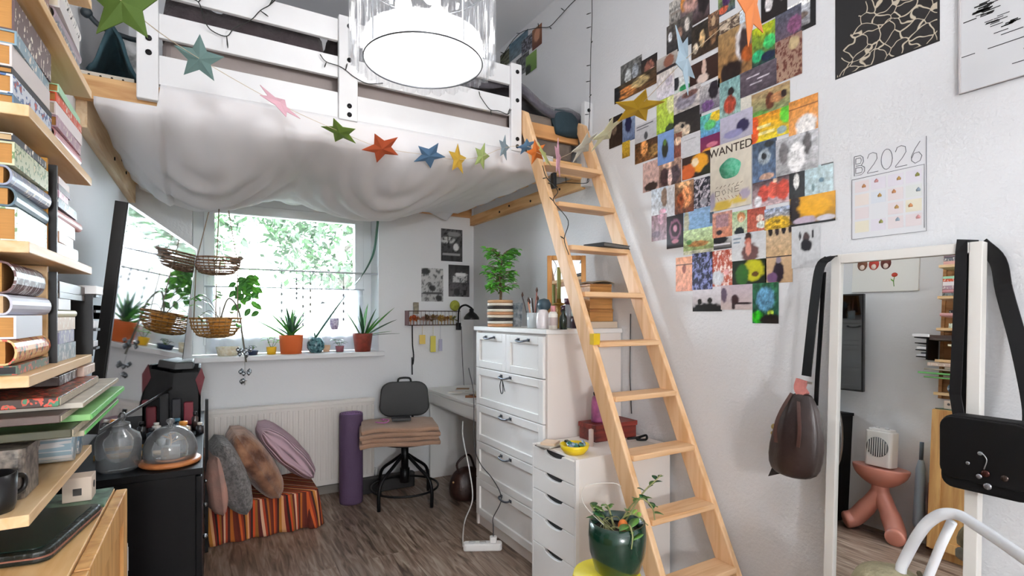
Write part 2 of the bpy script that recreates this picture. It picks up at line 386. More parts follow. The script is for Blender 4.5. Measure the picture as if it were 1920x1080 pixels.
# short return post on the right wall
po = link('wall_post', MB().box((XR-.06, LY-.03, 2.10), (XR, LY+.01, 2.60)), wp, lb, .004)
for z in (2.55, 2.30):
    m = MB(); bolt(m, XR-.03, LY-.03, z); link('bolt', m, BLACK, po)
link('front_beam', MB().box((XL, LY, 2.145), (XR, LY+.035, 2.235)), PINE['X'], lb, .003)
link('entry_board', MB().box((1.49, LY+.03, 2.355), (XR-.06, LY+.055, 2.435)), wood('#c8925c', '#b07c48', 'X'), lb, .003)
# ledgers under the platform
lw = link('side_ledger', MB().box((XL, LY+.04, 2.045), (XL+.035, YB, 2.235)), PINE_P['Y'], lb, .002)
for y, z in ((3.0, 2.19), (3.2, 2.1), (3.45, 2.16), (3.62, 2.13)):
    m = MB(); bolt(m, XL+.035, y, z, 'X', .009); link('bolt', m, BLACKM, lw)
rw = link('side_ledger', MB().box((XR-.035, LY+.04, 2.10), (XR, YB, 2.18)), PINE['Y'], lb, .002)
for y, z in ((2.75, 2.14), (2.95, 2.15), (3.1, 2.13), (3.4, 2.15), (3.55, 2.13)):
    m = MB(); bolt(m, XR-.035, y, z, 'x', .008); link('bolt', m, BLACKM, rw)
link('back_ledger', MB().box((XL+.035, YB-.035, 2.165), (XR-.035, YB, 2.25)), wood('#d8a877', '#c39058', 'X'), lb, .002)
for k in range(9):
    y = LY+.14+k*.165; link('bed_slat', MB().box((XL+.036, y, 2.237), (XR-.036, y+.09, 2.257)), PINE_P['X'], lb)
# mattress, blankets, pillow
def pillow(w, d, h, n=14, p=2.6, seed=0, wr=.006):
    m = MB(); vs = []; fs = []
    for lay in (1, -1):
        for i in range(n+1):
            for j in range(n+1):
                u, v = i/n*2-1, j/n*2-1
                e = max(0, (1-abs(u)**p)*(1-abs(v)**p))**.45
                ww = noise.noise(Vector((u*2.2+seed, v*2.2, lay*.7)))*wr*(e > .05)
                k = 1-.07*(1-e)*(1-abs(abs(u)-abs(v)))
                vs.append((u*w/2*k, v*d/2*k, lay*h/2*e+ww))
    W = n+1; T = W*W
    for i in range(n):
        for j in range(n):
            a = i*W+j; fs += [(a, a+W, a+W+1, a+1), (T+a, T+a+1, T+a+W+1, T+a+W)]
    for i in range(n):
        for a, b in ((i*W, (i+1)*W), ((i+1)*W+n, i*W+n)): fs.append((a, b, T+b, T+a))
        for a, b in ((i+1, i), (n*W+i, n*W+i+1)): fs.append((a, b, T+b, T+a))
    m.add(vs, fs, 0, True); return m
m = MB(); m.rbox((-.16, LY+.045, 2.26), (1.47, YB-.06, 2.46), .05)
single('mattress', m, M('#9a8f8c', .9, bump=.2, bs=30, var=.12, vs=3), 'thick grey beige mattress lying inside the loft railing', 'mattress', bevel=.02)
def blanket(x0, x1, y0, y1, z, h, seed, n=36):
    def fn(u, v):
        e = min(u*5, (1-u)*5, 1-v, v*8)*6; e = max(0, min(1, e))
        return Vector((lerp(x0, x1, u), lerp(y0, y1, v), z+h*e*(.60+.28*noise.noise(Vector((u*5+seed, v*5, seed))))+.02*noise.noise(Vector((u*14, v*14, seed)))))
    return MB().sheet(fn, n, n, .02)
single('blanket', blanket(-.155, .47, LY+.04, 3.7, 2.49, .24, 3), M('#3e3538', .95, bump=.5, bs=60, var=.35, vs=20, sheen=.2), 'dark brown wool blanket bunched behind left half of loft railing', 'blanket')
single('blanket', blanket(.50, .74, LY+.04, 3.1, 2.49, .27, 8, 20), M('#33292b', .95, bump=.4, bs=50, var=.3, vs=12), 'dark plum blanket fold behind the railing next to mustard cushion', 'blanket')
m = pillow(.42, .34, .16); m.xf(Matrix.Translation((.93, LY+.15, 2.585))@Matrix.Rotation(1.15, 4, 'X'))
single('cushion', m, M('#c8923c', .9, bump=.9, bs=120, var=.45, vs=70), 'mustard yellow knitted cushion behind the loft railing', 'cushion')
def duv(u, v):
    x = lerp(1.18, 1.955, u); y = lerp(LY+.03, 3.05, v)
    z = 2.585+.075*math.exp(-((x-1.44)/.17)**2)-.045*max(0, min(1, (x-1.55)/.2))+.02*math.exp(-((x-1.88)/.07)**2)+.02*noise.noise(Vector((x*7, y*7, 1)))-.03*(v < .08)
    return Vector((x, y, z))
single('duvet', MB().sheet(duv, 30, 24, .045), M('#55525a', .95, bump=.5, bs=45, var=.3, vs=14, sheen=.2), 'dark grey checked duvet spilling over the loft entry by the ladder', 'duvet')
m = MB(); m.rbox((1.50, LY+.07, 2.26), (1.93, 3.0, 2.505), .04)
single('bedding', m, M('#7c7066', .9, bump=.3, bs=25, var=.3, vs=8), 'folded taupe bedding on the platform under the grey duvet', 'bedding', bevel=.02)
m = pillow(.30, .3, .15, seed=4); m.xf(Matrix.Translation((1.84, LY+.045, 2.47)) @ Matrix.Rotation(1.2, 4, 'X') @ Matrix.Scale(.62, 4))
single('pillow', m, M('#1d3038', .9, bump=.3), 'dark teal pillow tucked under the duvet beside the right wall', 'pillow')
# white cloth canopy under the platform
def canopy(u, v):
    w_ = max(0, (v-.07)/.93); x = lerp(-.365, 1.70, u); y = lerp(LY-.034, YB-.10, w_**.9)
    bell = lambda c, w: math.exp(-((u-c)/w)**2)
    A = .25*bell(.17, .16)+.05+.21*bell(.60, .19)-.03*bell(.385, .05)-.04*bell(1.0, .15)
    A *= min(1, (u+.004)/.07)**.6; s = math.sin(PI*min(1, w_*1.02)**.8)**.75
    z = (2.234 if x > -.165 else 2.146)-.10*min(1, v/.07)*(1 if x > -.165 else .3)-A*s*.78
    fr_ = min(1, v*9)
    z += .012*math.sin(u*84)*math.exp(-v*6)*fr_
    for c_, ww in ((.17, .22), (.60, .24)):        # concentric swag folds hanging from the lobe's upper corners
        d_ = math.sqrt(((u-c_)/ww)**2+(w_/.62)**2)
        z += .016*math.sin(d_*26+2.2*noise.noise(Vector((u*5, w_*4, c_))))*math.exp(-((u-c_)/ww)**4)*s*min(1, w_*4)
    z += .010*noise.noise(Vector((u*26, w_*9, 0)))*s
    if v > .86: z += -.07*(v-.86)/.14*(.6+.4*math.sin(u*33))+.045
    y += .009*math.sin(u*84)*math.exp(-v*5)*fr_
    return Vector((x, y, z))
single('canopy_cloth', MB().sheet(canopy, 170, 70, .0015), translucent('#fafafc', .38, alpha=.10), 'sheer white cloth draped in swags under the loft platform', 'canopy')
# ================================================================== ladder
ld = thing('ladder', 'pine step ladder leaning against the loft opening on the right', 'ladder', (1.7, 1.4, 0))
SL = 2.17
def ly(z): return 1.546+(z-.511)/SL
PL = wood('#e6c096', '#d6a878', 'Z'); PT = wood('#e4bd92', '#d0a070', 'X')
zt = 2.47; ca = math.atan(1/SL)
for xa, nm in ((1.492, 0), (1.893, 1)):
    # prism cross-section: 30 mm x 95 mm, following the slope
    a = Vector((xa+.015, ly(0)+.02, .0)); bb = Vector((xa+.015, ly(zt)+.02, zt))
    hw = .047/math.cos(ca)
    pts = [(xa, ly(0)-hw+.02, 0), (xa, ly(0)+hw+.02, 0), (xa, ly(zt-.05)+hw+.02, zt-.05), (xa, ly(zt)+.03, zt), (xa, ly(zt)-hw+.03, zt-.03)]
    link('stringer', MB().prism(pts, (.03, 0, 0)), PL, ld, .006)
for k in range(10):
    z = .738+.231*(k-3)
    link('tread', MB().box((1.522, ly(z)-.035, z-.012), (1.893, ly(z)+.075, z+.012)), PT, ld, .004)
# ================================================================== tall chest of drawers
X0, X1, Y0, Y1, ZT = 1.483, 1.985, 2.198, 3.025, 1.26
cw = M('#ecebe9', .4)
ch = thing('chest_of_drawers', 'tall white chest of drawers with two small drawers over four wide ones', 'chest of drawers', ((X0+X1)/2, (Y0+Y1)/2, 0))
m = MB(); m.box((X0+.01, Y0+.008, .0), (X1, Y0+.028, 1.235)); m.box((X0+.01, Y1-.028, 0), (X1, Y1-.008, 1.235)); m.box((X0+.03, Y0+.028, .07), (X1-.01, Y1-.028, 1.235)); m.box((X0+.02, Y0+.028, 0), (X0+.035, Y1-.028, .07))
link('body', m, M('#e4dcd6', .45), ch, .002)
link('top', MB().box((X0-.005, Y0-.003, 1.235), (X1, Y1+.003, ZT)), cw, ch, .003)
def front(y0, y1, z0, z1):
    m = MB(); f = .045; xa, xb = X0-.004, X0+.016
    m.box((xa, y0, z0), (xb, y0+f, z1)); m.box((xa, y1-f, z0), (xb, y1, z1)); m.box((xa, y0+f, z0), (xb, y1-f, z0+f)); m.box((xa, y0+f, z1-f), (xb, y1-f, z1)); m.box((xa+.011, y0+f, z0+f), (xb, y1-f, z1-f))
    dr = link('drawer', m, cw, ch, .003)
    yc, zc = (y0+y1)/2, z1-.023
    h = MB(); w = .052
    h.tube(bez([(xa, yc-w, zc), (xa-.022, yc-w+.006, zc-.004), (xa-.026, yc, zc-.01), (xa-.022, yc+w-.006, zc-.004), (xa, yc+w, zc)], 5), .0055, 8)
    h.box((xa-.003, yc-w-.012, zc-.008), (xa, yc-w+.012, zc+.008)); h.box((xa-.003, yc+w-.012, zc-.008), (xa, yc+w+.012, zc+.008))
    link('handle', h, M('#5c6068', .35, .8), dr)
g = .004; ya, yb = Y0+.03, Y1-.03; ym = (ya+yb)/2
front(ya, ym-g/2, 1.005, 1.222); front(ym+g/2, yb, 1.005, 1.222)
for k in range(4):
    z0 = .075+k*.2325; front(ya, yb, z0, z0+.2325-g)
# tassel hanging from third handle
m = MB(); yy = Y0+.41; m.tube(bez([(X0-.032, yy, .975), (X0-.034, yy+.018, .93), (X0-.03, yy+.012, .885), (X0-.034, yy-.016, .90), (X0-.032, yy-.004, .975)], 6), .0025, 6); m.tube([(X0-.032, yy, .975), (X0-.03, yy-.03, .90)], .002, 6)
single('cord_loop', m, BLACK, 'thin black cord loop hanging from topmost wide drawer handle', 'cord')
# ================================================================== low drawer unit
AX0, AX1, AY0, AY1, AZ = 1.388, 1.965, 1.831, 2.188, .70
al_ = thing('drawer_unit', 'low white drawer unit with curved cutout grips beside the ladder', 'drawer unit', ((AX0+AX1)/2, (AY0+AY1)/2, 0))
m = MB(); m.box((AX0+.018, AY0, .0), (AX1, AY1, AZ-.0)); link('body', m, M('#e6e1dc', .4), al_, .003)
zz = [.685, .585, .485, .365, .225, .03]
for k in range(5):
    z1, z0 = (.69 if k == 0 else zz[k]-.002), zz[k+1]+.002
    y0, y1 = AY0+.012, AY1-.012; w = .075; yc = (y0+y1)/2
    # front board with a crescent grip cut: polygon in YZ
    cut = [(yc+w*math.cos(t), z1-.024*math.sin(t)) for t in [PI*i/10 for i in range(11)]]
    pts = [(AX0, y0, z0), (AX0, y1, z0), (AX0, y1, z1)]+[(AX0, a, c) for a, c in cut]+[(AX0, y0, z1)]
    dr = link('drawer', MB().prism(pts, (.017, 0, 0)), cw, al_, .0015)
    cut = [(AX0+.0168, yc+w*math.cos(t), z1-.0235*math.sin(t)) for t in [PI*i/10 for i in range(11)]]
    link('grip_shade', MB().prism(cut, (.0008, 0, 0)), M('#1a1a1c', .6), dr)  # dark sheet behind the cut stands for the shade inside the grip
link('frame', MB().box((AX0, AY0, 0), (AX0+.018, AY0+.011, AZ)).box((AX0, AY1-.011, 0), (AX0+.018, AY1, AZ)), cw, al_, .001)
# ================================================================== desk
dk = thing('desk', 'small white writing desk between the tall chest and the back wall', 'desk', (1.76, 3.5, 0))
link('desktop', MB().box((1.54, 3.03, .715), (XR-.005, YB-.02, .735)), cw, dk, .002)
link('apron', MB().box((1.55, 3.03, .62), (1.57, YB-.02, .715)), cw, dk, .002)
link('drawer', MB().box((1.543, 3.05, .632), (1.55, YB-.06, .708)), cw, dk, .002)
link('side_panel', MB().box((1.57, YB-.06, 0), (XR-.005, YB-.035, .715)), cw, dk, .002)
link('side_panel', MB().box((1.57, 3.032, 0), (XR-.005, 3.055, .715)), cw, dk, .002)
# ================================================================== radiator
rd = thing('radiator', 'white ribbed panel radiator under the window', 'radiator', (.55, YB-.06, .08))
m = MB(); m.box((-.03, YB-.10, .09), (1.10, YB-.085, .69)); m.box((-.03, YB-.045, .09), (1.10, YB-.03, .69)); m.box((-.03, YB-.085, .12), (1.10, YB-.045, .66))
link('panel', m, M('#e2dcd6', .4), rd, .006)
for k in range(30):
    x = .0+k*.0372; link('rib', MB().box((x, YB-.108, .13), (x+.02, YB-.10, .655)), M('#e2dcd6', .4), rd, .004)
link('grille', MB().box((-.035, YB-.105, .675), (1.105, YB-.03, .70)), M('#e8e3dd', .4), rd, .003)
link('bracket', MB().box((.1, YB-.045, .3), (.13, YB-.001, .45)).box((.95, YB-.045, .3), (.98, YB-.001, .45)), WHITE, rd)
link('pipe', MB().cyl((1.13, YB-.04, 0), (1.13, YB-.04, .14), .009).cyl((1.13, YB-.04, .14), (1.09, YB-.04, .14), .009), WHITE, rd)
# ================================================================== black sideboard
bk = M('#050507', .5, spec=.16)
sb = thing('sideboard', 'long black sideboard under the wall television', 'sideboard', (-.22, 2.75, 0))
BX, BY0, BY1, BZ = -.015, 2.13, 3.38, .80
link('body', MB().box((XL+.01, BY0, .04), (BX-.02, BY1, BZ-.022)), bk, sb, .003)
link('top', MB().box((XL+.005, BY0-.005, BZ-.022), (BX, BY1+.005, BZ)), bk, sb, .002)
for k in range(3):
    y0 = BY0+k*.417; dd_ = link('door', MB().box((BX-.02, y0+.002, .06), (BX-.002, y0+.413, BZ-.03)), bk, sb, .002)
    link('knob', MB().ball((BX+.006, y0+.375, .42), .010), M('#9b9ea2', .25, 1), dd_)
link('plinth', MB().box((XL+.03, BY0+.02, 0), (BX-.05, BY1-.02, .04)), BLACK, sb)
# ================================================================== pine cabinet and bookshelf tower
PF = wood('#dcae6e', '#b98348', 'Z', .8); PTOP = wood('#e3bf88', '#cf9f61', 'Y', .8)
pc = thing('pine_cabinet', 'honey pine cabinet in the bottom left corner below the book shelves', 'cabinet', (-.3, 1.1, 0))
PX, PY0, PY1, PZ = -.165, .62, 1.54, .925
link('body', MB().box((XL+.005, PY0+.01, .05), (PX-.022, PY1-.01, PZ-.02)), PF, pc, .002)
link('top', MB().box((XL+.005, PY0, PZ-.02), (PX-.024, PY1, PZ)), PTOP, pc, .002)
for k in range(2):
    y0 = PY0+.0+k*.46
    f = .06; m = MB(); xa, xb = PX-.022, PX; ya_, yb_ = y0+.003, y0+.457; z0, z1 = .06, PZ-.003
    m.box((xa, ya_, z0), (xb, ya_+f, z1)); m.box((xa, yb_-f, z0), (xb, yb_, z1)); m.box((xa, ya_+f, z0), (xb, yb_-f, z0+f)); m.box((xa, ya_+f, z1-f), (xb, yb_-f, z1)); m.box((xa+.002, ya_+f, z0+f), (xb-.007, yb_-f, z1-f))
    dd_ = link('door', m, PF, pc, .002)
    link('knob', MB().lathe([(.006, 0), (.006, .012), (.014, .018), (.014, .026), (.004, .03)], (PX, y0+.42 if k == 0 else y0+.04, .6), 12, M4=Matrix.Rotation(PI/2, 4, 'Y')), PF, dd_)
link('base', MB().box((XL+.02, PY0+.03, 0), (PX-.05, PY1-.03, .05)), PF, pc)
st = thing('book_shelf', 'pine wall shelf tower crammed with lying books above the pine cabinet', 'bookshelf', (-.33, 1.31, 1.0))
SH = wood('#e6c79b', '#d3a970', 'Y'); SHD = wood('#b98550', '#94612f', 'Y')
SZ = {'E': 1.03, 'B': 1.242, 'A': 1.447, 'C': 1.655, 'D': 1.86, 'T': 2.07}
for k, z in SZ.items():
    link('shelf_board', MB().box((XL+.02, 1.06, z-.018), (-.235, 1.56, z)), SH, st, .0015)
link('back_rail', MB().box((XL, 1.0, .985), (XL+.02, 1.04, 2.25)).box((XL, 1.58, .985), (XL+.02, 1.60, 2.25)).box((XL, 1.04, .985), (XL+.012, 1.58, 2.25)), SHD, st)
for k, z in list(SZ.items())[:-1]:
    zt_ = z+.185
    if k != 'E': link('divider', MB().box((XL+.02, 1.297, z), (-.262, 1.306, zt_)), wood('#d9a03c', '#b87a25', 'Z') if k in 'A' else SH, st, .001)
    if k in 'AB': link('bookend', MB().box((XL+.02, 1.308, z), (-.25, 1.314, zt_-.01)), BLACK, st)
# ================================================================== television
tv = thing('television', 'large flat television tilted on an arm on left wall reflecting the window', 'television', (0, 0, 0))
TW, THt = 1.243, .715
link('screen', MB().box((0, .012, -THt/2+.012), (.004, TW-.012, THt/2-.012)), M('#030304', .035, spec=1.0, coat=1.0), tv)
m = MB(); m.box((-.03, 0, -THt/2), (.0, TW, THt/2)); m.box((0, 0, -THt/2), (.005, .012, THt/2)); m.box((0, TW-.012, -THt/2), (.005, TW, THt/2)); m.box((0, .012, THt/2-.012), (.005, TW-.012, THt/2)); m.box((0, .012, -THt/2), (.005, TW-.012, -THt/2+.012))
link('bezel', m, M('#08080a', .35), tv, .001)
m = MB(); m.box((-.05, TW*.35, -.16), (-.03, TW*.65, .16)); m.bar((-.05, TW*.5, 0), (-.19, TW*.30, 0), .03, .05)
link('wall_arm', m, BLACKM, tv)
tv.location = (-.217-.037, 2.0, (1.682+.972)/2)
tv.rotation_euler = (0, math.radians(-6.2), 0)
tv.rotation_euler = (Matrix.Rotation(math.radians(-7.5), 4, 'Z') @ Matrix.Rotation(math.radians(6.2), 4, 'Y')).to_euler()
# ================================================================== mirror
mi = thing('mirror', 'tall white framed floor mirror leaning on the right wall under the calendar', 'mirror', (0, 0, 0))
MW, MH, MT = .425, 1.548, .035; sw = .032
m = MB(); m.box((0, 0, 0), (MT, sw, MH)); m.box((0, MW-sw, 0), (MT, MW, MH)); m.box((0, sw, 0), (MT, MW-sw, sw)); m.box((0, sw, MH-sw), (MT, MW-sw, MH)); m.box((MT-.008, sw, sw), (MT-.004, MW-sw, MH-sw))
link('frame', m, M('#d9d6d0', .45), mi, .002)
link('mirror_glass', MB().box((.012, sw, sw), (.015, MW-sw, MH-sw)), M('#f4f6f5', .0, 1.0), mi)
mi.location = (1.865, .622, 0.002); mi.rotation_euler = (0, math.radians(2.6), 0)
# ================================================================== books on the shelf tower
PAGE = M('#d9b98c', .8, var=.18, vs=30, stretch=(1, 1, 60)); PAGEW = M('#e6dcc8', .8, var=.12, vs=30, stretch=(1, 1, 60)); PAGEO = M('#c08a4a', .8, var=.2, vs=30, stretch=(1, 1, 60))
def print_col(base, kind, seed):
    """printed cover colouring for a vertex: base colour with bands and marks"""
    def f(p, n):
        y, x, z = p[1], p[0], p[2]
        c = base
        if kind and n[0] > .3:
            q = noise.noise(Vector((y*55+seed*9, z*90, seed)))
            if kind == 'title' and abs(q) > .12 and abs(z) < .6: c = (.85, .83, .78)
            if kind == 'dark' and abs(q) > .12: c = (.06, .06, .07)
            if kind == 'speck': c = [(.35, .45, .3), (.55, .3, .2), (.7, .65, .5)][int((q+1)*9) % 3] if abs(q) > .1 else base
        return c
    return f
def book(xs, y0, y1, z0, t, dep, col, pg, label, style=None, rnd=False, rz=0, tag2=None):
    o = thing('book', label, 'book', (xs-dep/2, (y0+y1)/2, z0), 'books on the shelf tower')
    cx, cy = xs-dep/2, (y0+y1)/2; c = max(.0016, min(.003, t*.12)); hd = dep/2; hy = (y1-y0)/2
    m = MB(); Y0, Y1 = cy-hy, cy+hy
    if rnd:
        arc = [(cx+hd-t*.35+t*.35*math.cos(a), z0+t/2+t/2*math.sin(a)) for a in [(-PI/2)+PI*k/8 for k in range(9)]]
        arc2 = [(cx+hd-t*.35+(t*.35-c)*math.cos(a), z0+t/2+(t/2-c)*math.sin(a)) for a in [(PI/2)-PI*k/8 for k in range(9)]]
        pts = [(cx-hd, Y0, z0)]+[(x, Y0, z) for x, z in arc]+[(cx-hd, Y0, z0+t), (cx-hd, Y0, z0+t-c)]+[(x, Y0, z) for x, z in arc2]+[(cx-hd, Y0, z0+c)]
    else:
        pts = [(cx-hd, Y0, z0), (cx+hd, Y0, z0), (cx+hd, Y0, z0+t), (cx-hd, Y0, z0+t), (cx-hd, Y0, z0+t-c), (cx+hd-c, Y0, z0+t-c), (cx+hd-c, Y0, z0+c), (cx-hd, Y0, z0+c)]
    m.prism(pts, (0, Y1-Y0, 0))
    cm = M(col, .42) if not style else spine_mat(col, style)
    link('cover', m, cm, o)
    xb = cx+hd-(t*.35+.0005 if rnd else c)
    link('page_block', MB().box((cx-hd+.003, Y0+.003, z0+c), (xb, Y1-.003, z0+t-c)), pg, o)
    if rz: o.rotation_euler = (0, 0, math.radians(rz))
    return o
def spine_mat(col, style):
    key = ('sp', col, style)
    if key in MATS: return MATS[key]
    m = bpy.data.materials.new('printed_cover'); m.use_nodes = True; MATS[key] = m
    nt = m.node_tree; p = nt.nodes['Principled BSDF']; N = nt.nodes.new; L = nt.links.new; p.inputs['Roughness'].default_value = .4
    tc = N('ShaderNodeTexCoord'); mp = N('ShaderNodeMapping'); L(tc.outputs['Object'], mp.inputs[0])
    n = N('ShaderNodeTexNoise'); L(mp.outputs[0], n.inputs[0]); n.inputs['Detail'].default_value = 2
    r = N('ShaderNodeValToRGB'); L(n.outputs[0], r.inputs[0]); r.color_ramp.interpolation = 'CONSTANT'; e = r.color_ramp.elements
    c2 = {'title': '#ece4d4', 'gold': '#d8b05a', 'dark': '#181818', 'speck': '#6f8a58', 'multi': '#c7503c', 'blue': '#4a6a9a', 'bw': '#cfcfcf'}[style]
    if style in ('title', 'gold', 'dark', 'bw'):
        mp.inputs['Scale'].default_value = (2, 120, 60); n.inputs['Scale'].default_value = 1.0
        e[0].position = 0; e[0].color = lin(col); e[1].position = .61 if style != 'bw' else .56; e[1].color = lin(c2)
    else:
        n.inputs['Scale'].default_value = 70; e[0].position = 0; e[0].color = lin(col); e[1].position = .53; e[1].color = lin(c2)
        k = e.new(.62); k.color = lin({'speck': '#e0d7b0', 'multi': '#3c7a5a', 'blue': '#b8503c'}[style])
    L(r.outputs[0], p.inputs['Base Color']); return m
SNAME = {'T': 'very top shelf board', 'D': 'highest visible shelf', 'C': 'second highest shelf', 'A': 'middle shelf', 'B': 'second lowest shelf', 'E': 'lowest shelf'}
def pile(sh, side, books, jit=3):
    z = SZ[sh]+.0005; n = len(books)
    for i, b in enumerate(books[::-1]):
        col, t, y0, y1, xs, dep, pg, style, rnd, desc = b
        pos = 'topmost' if i == n-1 else ('undermost' if i == 0 else '%s from below' % ['', 'second', 'third', 'fourth', 'fifth', 'sixth', 'seventh', 'eighth', 'ninth'][i])
        rr = random.Random(hash((sh, side, i)) & 0xff) if 0 else random.Random(ord(sh)*7+i*13+len(side))
        book(xs, y0, y1, z, t, dep, col, pg, '%s, %s pile on the %s, %s' % (desc, side, SNAME[sh], pos), style, rnd, rz=rr.uniform(-1.6, 1.6) if side != 'front' else rr.uniform(-1, 1))
        z += t+.0006
NY0, NY1 = 1.075, 1.285; FY0, FY1 = 1.325, 1.54; DP = .145
def nb(col, t, desc, pg=PAGE, style=None, rnd=False, y0=NY0, y1=NY1, xs=-.255, dep=DP): return (col, t, y0, y1, xs, dep, pg, style, rnd, desc)
def fb(col, t, desc, pg=PAGEW, style=None, rnd=False, y0=FY0, y1=FY1, xs=-.252, dep=DP): return (col, t, y0, y1, xs, dep, pg, style, rnd, desc)
pile('D', 'near', [nb('#4a4048', .03, 'dark grey hardback', PAGEO), nb('#8a4a3a', .028, 'rust paperback', PAGE, 'title'), nb('#3a3a40', .04, 'charcoal hardback', PAGEO)])
pile('D', 'far', [fb('#e8e6e2', .035, 'thick white paperback', PAGEW, 'dark', True, y1=1.56), fb('#d9d6d4', .03, 'pale grey paperback'), fb('#9a8a94', .026, 'mauve grey hardback', PAGEW, None, True), fb('#6b6e78', .022, 'slate paperback', PAGEW, 'title'), fb('#d8a8a0', .024, 'dusty pink paperback')])
pile('C', 'near', [nb('#5b4648', .052, 'large maroon brown hardback', PAGEO, 'title', y0=1.08), nb('#7d9aa8', .022, 'teal blue paperback', PAGEO, 'title'), nb('#d8cfcc', .034, 'grey white hardback', PAGEO, None, y1=1.27), nb('#16181c', .010, 'thin black paperback', PAGEO), nb('#d5dbe4', .03, 'white and blue paperback', PAGEO, 'blue'), nb('#5a7890', .016, 'thin steel blue paperback', PAGEO)])
pile('C', 'far', [fb('#a9dcb8', .016, 'mint green paperback', PAGEO), fb('#d0502e', .018, 'orange red paperback', PAGEO, 'title'), fb('#efe6e6', .026, 'white paperback with faint print', PAGEW, None), fb('#b89aa8', .022, 'lilac paperback', PAGEO, 'title'), fb('#c98f94', .024, 'rose pink hardback', PAGEW, None, True), fb('#8a9494', .02, 'grey green paperback', PAGEO, 'dark')])
pile('A', 'near', [nb('#23242e', .012, 'thin navy paperback', PAGE, 'title', y1=1.25), nb('#c9cdaa', .036, 'cream green speckled hardback', PAGEO, 'speck', y1=1.27), nb('#9aa0b4', .031, 'blue grey rounded hardback', PAGEO, 'title', True), nb('#3c5866', .031, 'petrol blue rounded hardback', PAGEO, None, True), nb('#cfe0d0', .052, 'thick pale green mottled book', PAGEO, 'speck', y1=1.272)])
pile('A', 'far', [fb('#1c1c20', .010, 'thin black booklet', PAGEW, 'bw', y1=1.45, xs=-.27), fb('#ecd8d4', .014, 'pale pink paperback', PAGEW, None, y1=1.43), fb('#4a2026', .012, 'dark red booklet', PAGEW, None, y1=1.44), fb('#d8a4b4', .014, 'pink paperback', PAGEW, 'title', y1=1.42), fb('#3a3438', .018, 'black paperback with pink title', PAGEW, 'title', y1=1.50), fb('#dba6a6', .020, 'long salmon rounded hardback', PAGEW, None, True, y1=1.55), fb('#f0ece4', .026, 'white paperback', PAGEW, None, y1=1.48), fb('#e6b08c', .020, 'peach paperback', PAGE, None, y1=1.47), fb('#ccd8c4', .030, 'pale sage hardback', PAGEW, 'dark', y1=1.50)])
pile('B', 'near', [nb('#4b1512', .050, 'dark red round backed hardback', PAGEO, 'bw', True, y1=1.262), nb('#c9c8d4', .032, 'lilac grey rounded hardback', PAGE, None, True), nb('#dfe4ee', .036, 'white curved page book', PAGEO, None, False, y1=1.235), nb('#e2b478', .040, 'cream and orange thick hardback', PAGEO, 'multi', True, y1=1.30), nb('#4c6450', .014, 'multicoloured patterned notebook', BLACK, 'multi')])
pile('B', 'far', [fb('#4a3a34', .020, 'long brown black notebook', M('#d8d4cc', .7), None, y1=1.62), fb('#5f544e', .012, 'taupe notebook', PAGEW, None, y1=1.60), fb('#e4e2e0', .022, 'white paperback', PAGEW, None, y1=1.44), fb('#dcd9bc', .014, 'pale cream thin book', PAGEW, None, True, y1=1.50), fb('#dcc6b0', .026, 'beige paperback', PAGEW, 'title', y1=1.48), fb('#9c9cb8', .026, 'violet patterned paperback', PAGEW, 'bw', y1=1.48), fb('#8c9ca4', .034, 'blue grey patterned hardback', PAGEW, 'bw', y1=1.48)])
# boxes, books and cup on the lowest shelf, magazines on top of them
def sbx(name, lab, cat, a, b_, mat, bev=.002, grp=None, rz=0):
    o = single(name, MB().box(a, b_), mat, lab, cat, grp, bevel=bev)
    if rz: o.rotation_euler = (0, 0, math.radians(rz))
    return o
tinm = spine_mat('#4e453f', 'bw')
t_ = thing('tin_box', 'dark tin with pale dots at left end of the lowest shelf', 'tin', (-.36, 1.2, 1.0305))
link('body', MB().rbox((-.41, 1.15, 1.0305), (-.262, 1.25, 1.10), .012), M('#3e3935', .4, col2='#8f8378', vs=60), t_); link('lid', MB().rbox((-.412, 1.148, 1.10), (-.26, 1.252, 1.114), .013), M('#4a4440', .4, col2='#9c9084', vs=60), t_)
b_ = thing('box', 'brown spotted gift box behind the mug on the lowest shelf', 'box', (-.3, 1.3, 1.0305))
link('body', MB().box((-.41, 1.262, 1.0305), (-.30, 1.345, 1.095)), M('#6d5b50', .5, col2='#2b2523', vs=45), b_); link('lid', MB().box((-.412, 1.26, 1.095), (-.298, 1.347, 1.112)), M('#7d6b60', .5, col2='#3b3230', vs=45), b_)
for k, (y, c, l) in enumerate([(1.40, '#8fa7b4', 'pale blue rolled magazine on the lowest shelf'), (1.46, '#5c7f96', 'blue rolled magazine beside another on the lowest shelf')]):
    m = MB(); prof = [(.030, 0), (.030, .17)]; m.lathe(prof, (-.41, y, 1.0625), 20, M4=Matrix.Rotation(PI/2, 4, 'Y'))
    o = single('magazine', m, spine_mat(c, 'bw'), l, 'magazine', 'rolled magazines on the lowest shelf')
mg = [('#b0a890', .010, 'pale magazine with neon green edge at bottom of the big pile', '#6fcf6a', -.19, 1.19, 1.60), ('#3a3a22', .014, 'olive green magazine near the bottom of the big pile', None, -.197, 1.13, 1.50), ('#86bf74', .012, 'green edged magazine sticking out of the big pile', '#7fd47a', -.182, 1.20, 1.63), ('#5a4a44', .013, 'brown leather folder in the middle of the magazine pile', None, -.21, 1.12, 1.44), ('#c9c2b4', .010, 'newspaper grey magazine in the upper half of the pile', None, -.19, 1.18, 1.60), ('#4a3028', .016, 'brown album with colourful spine near top of the pile', 'm', -.215, 1.14, 1.50)]
z = 1.1185
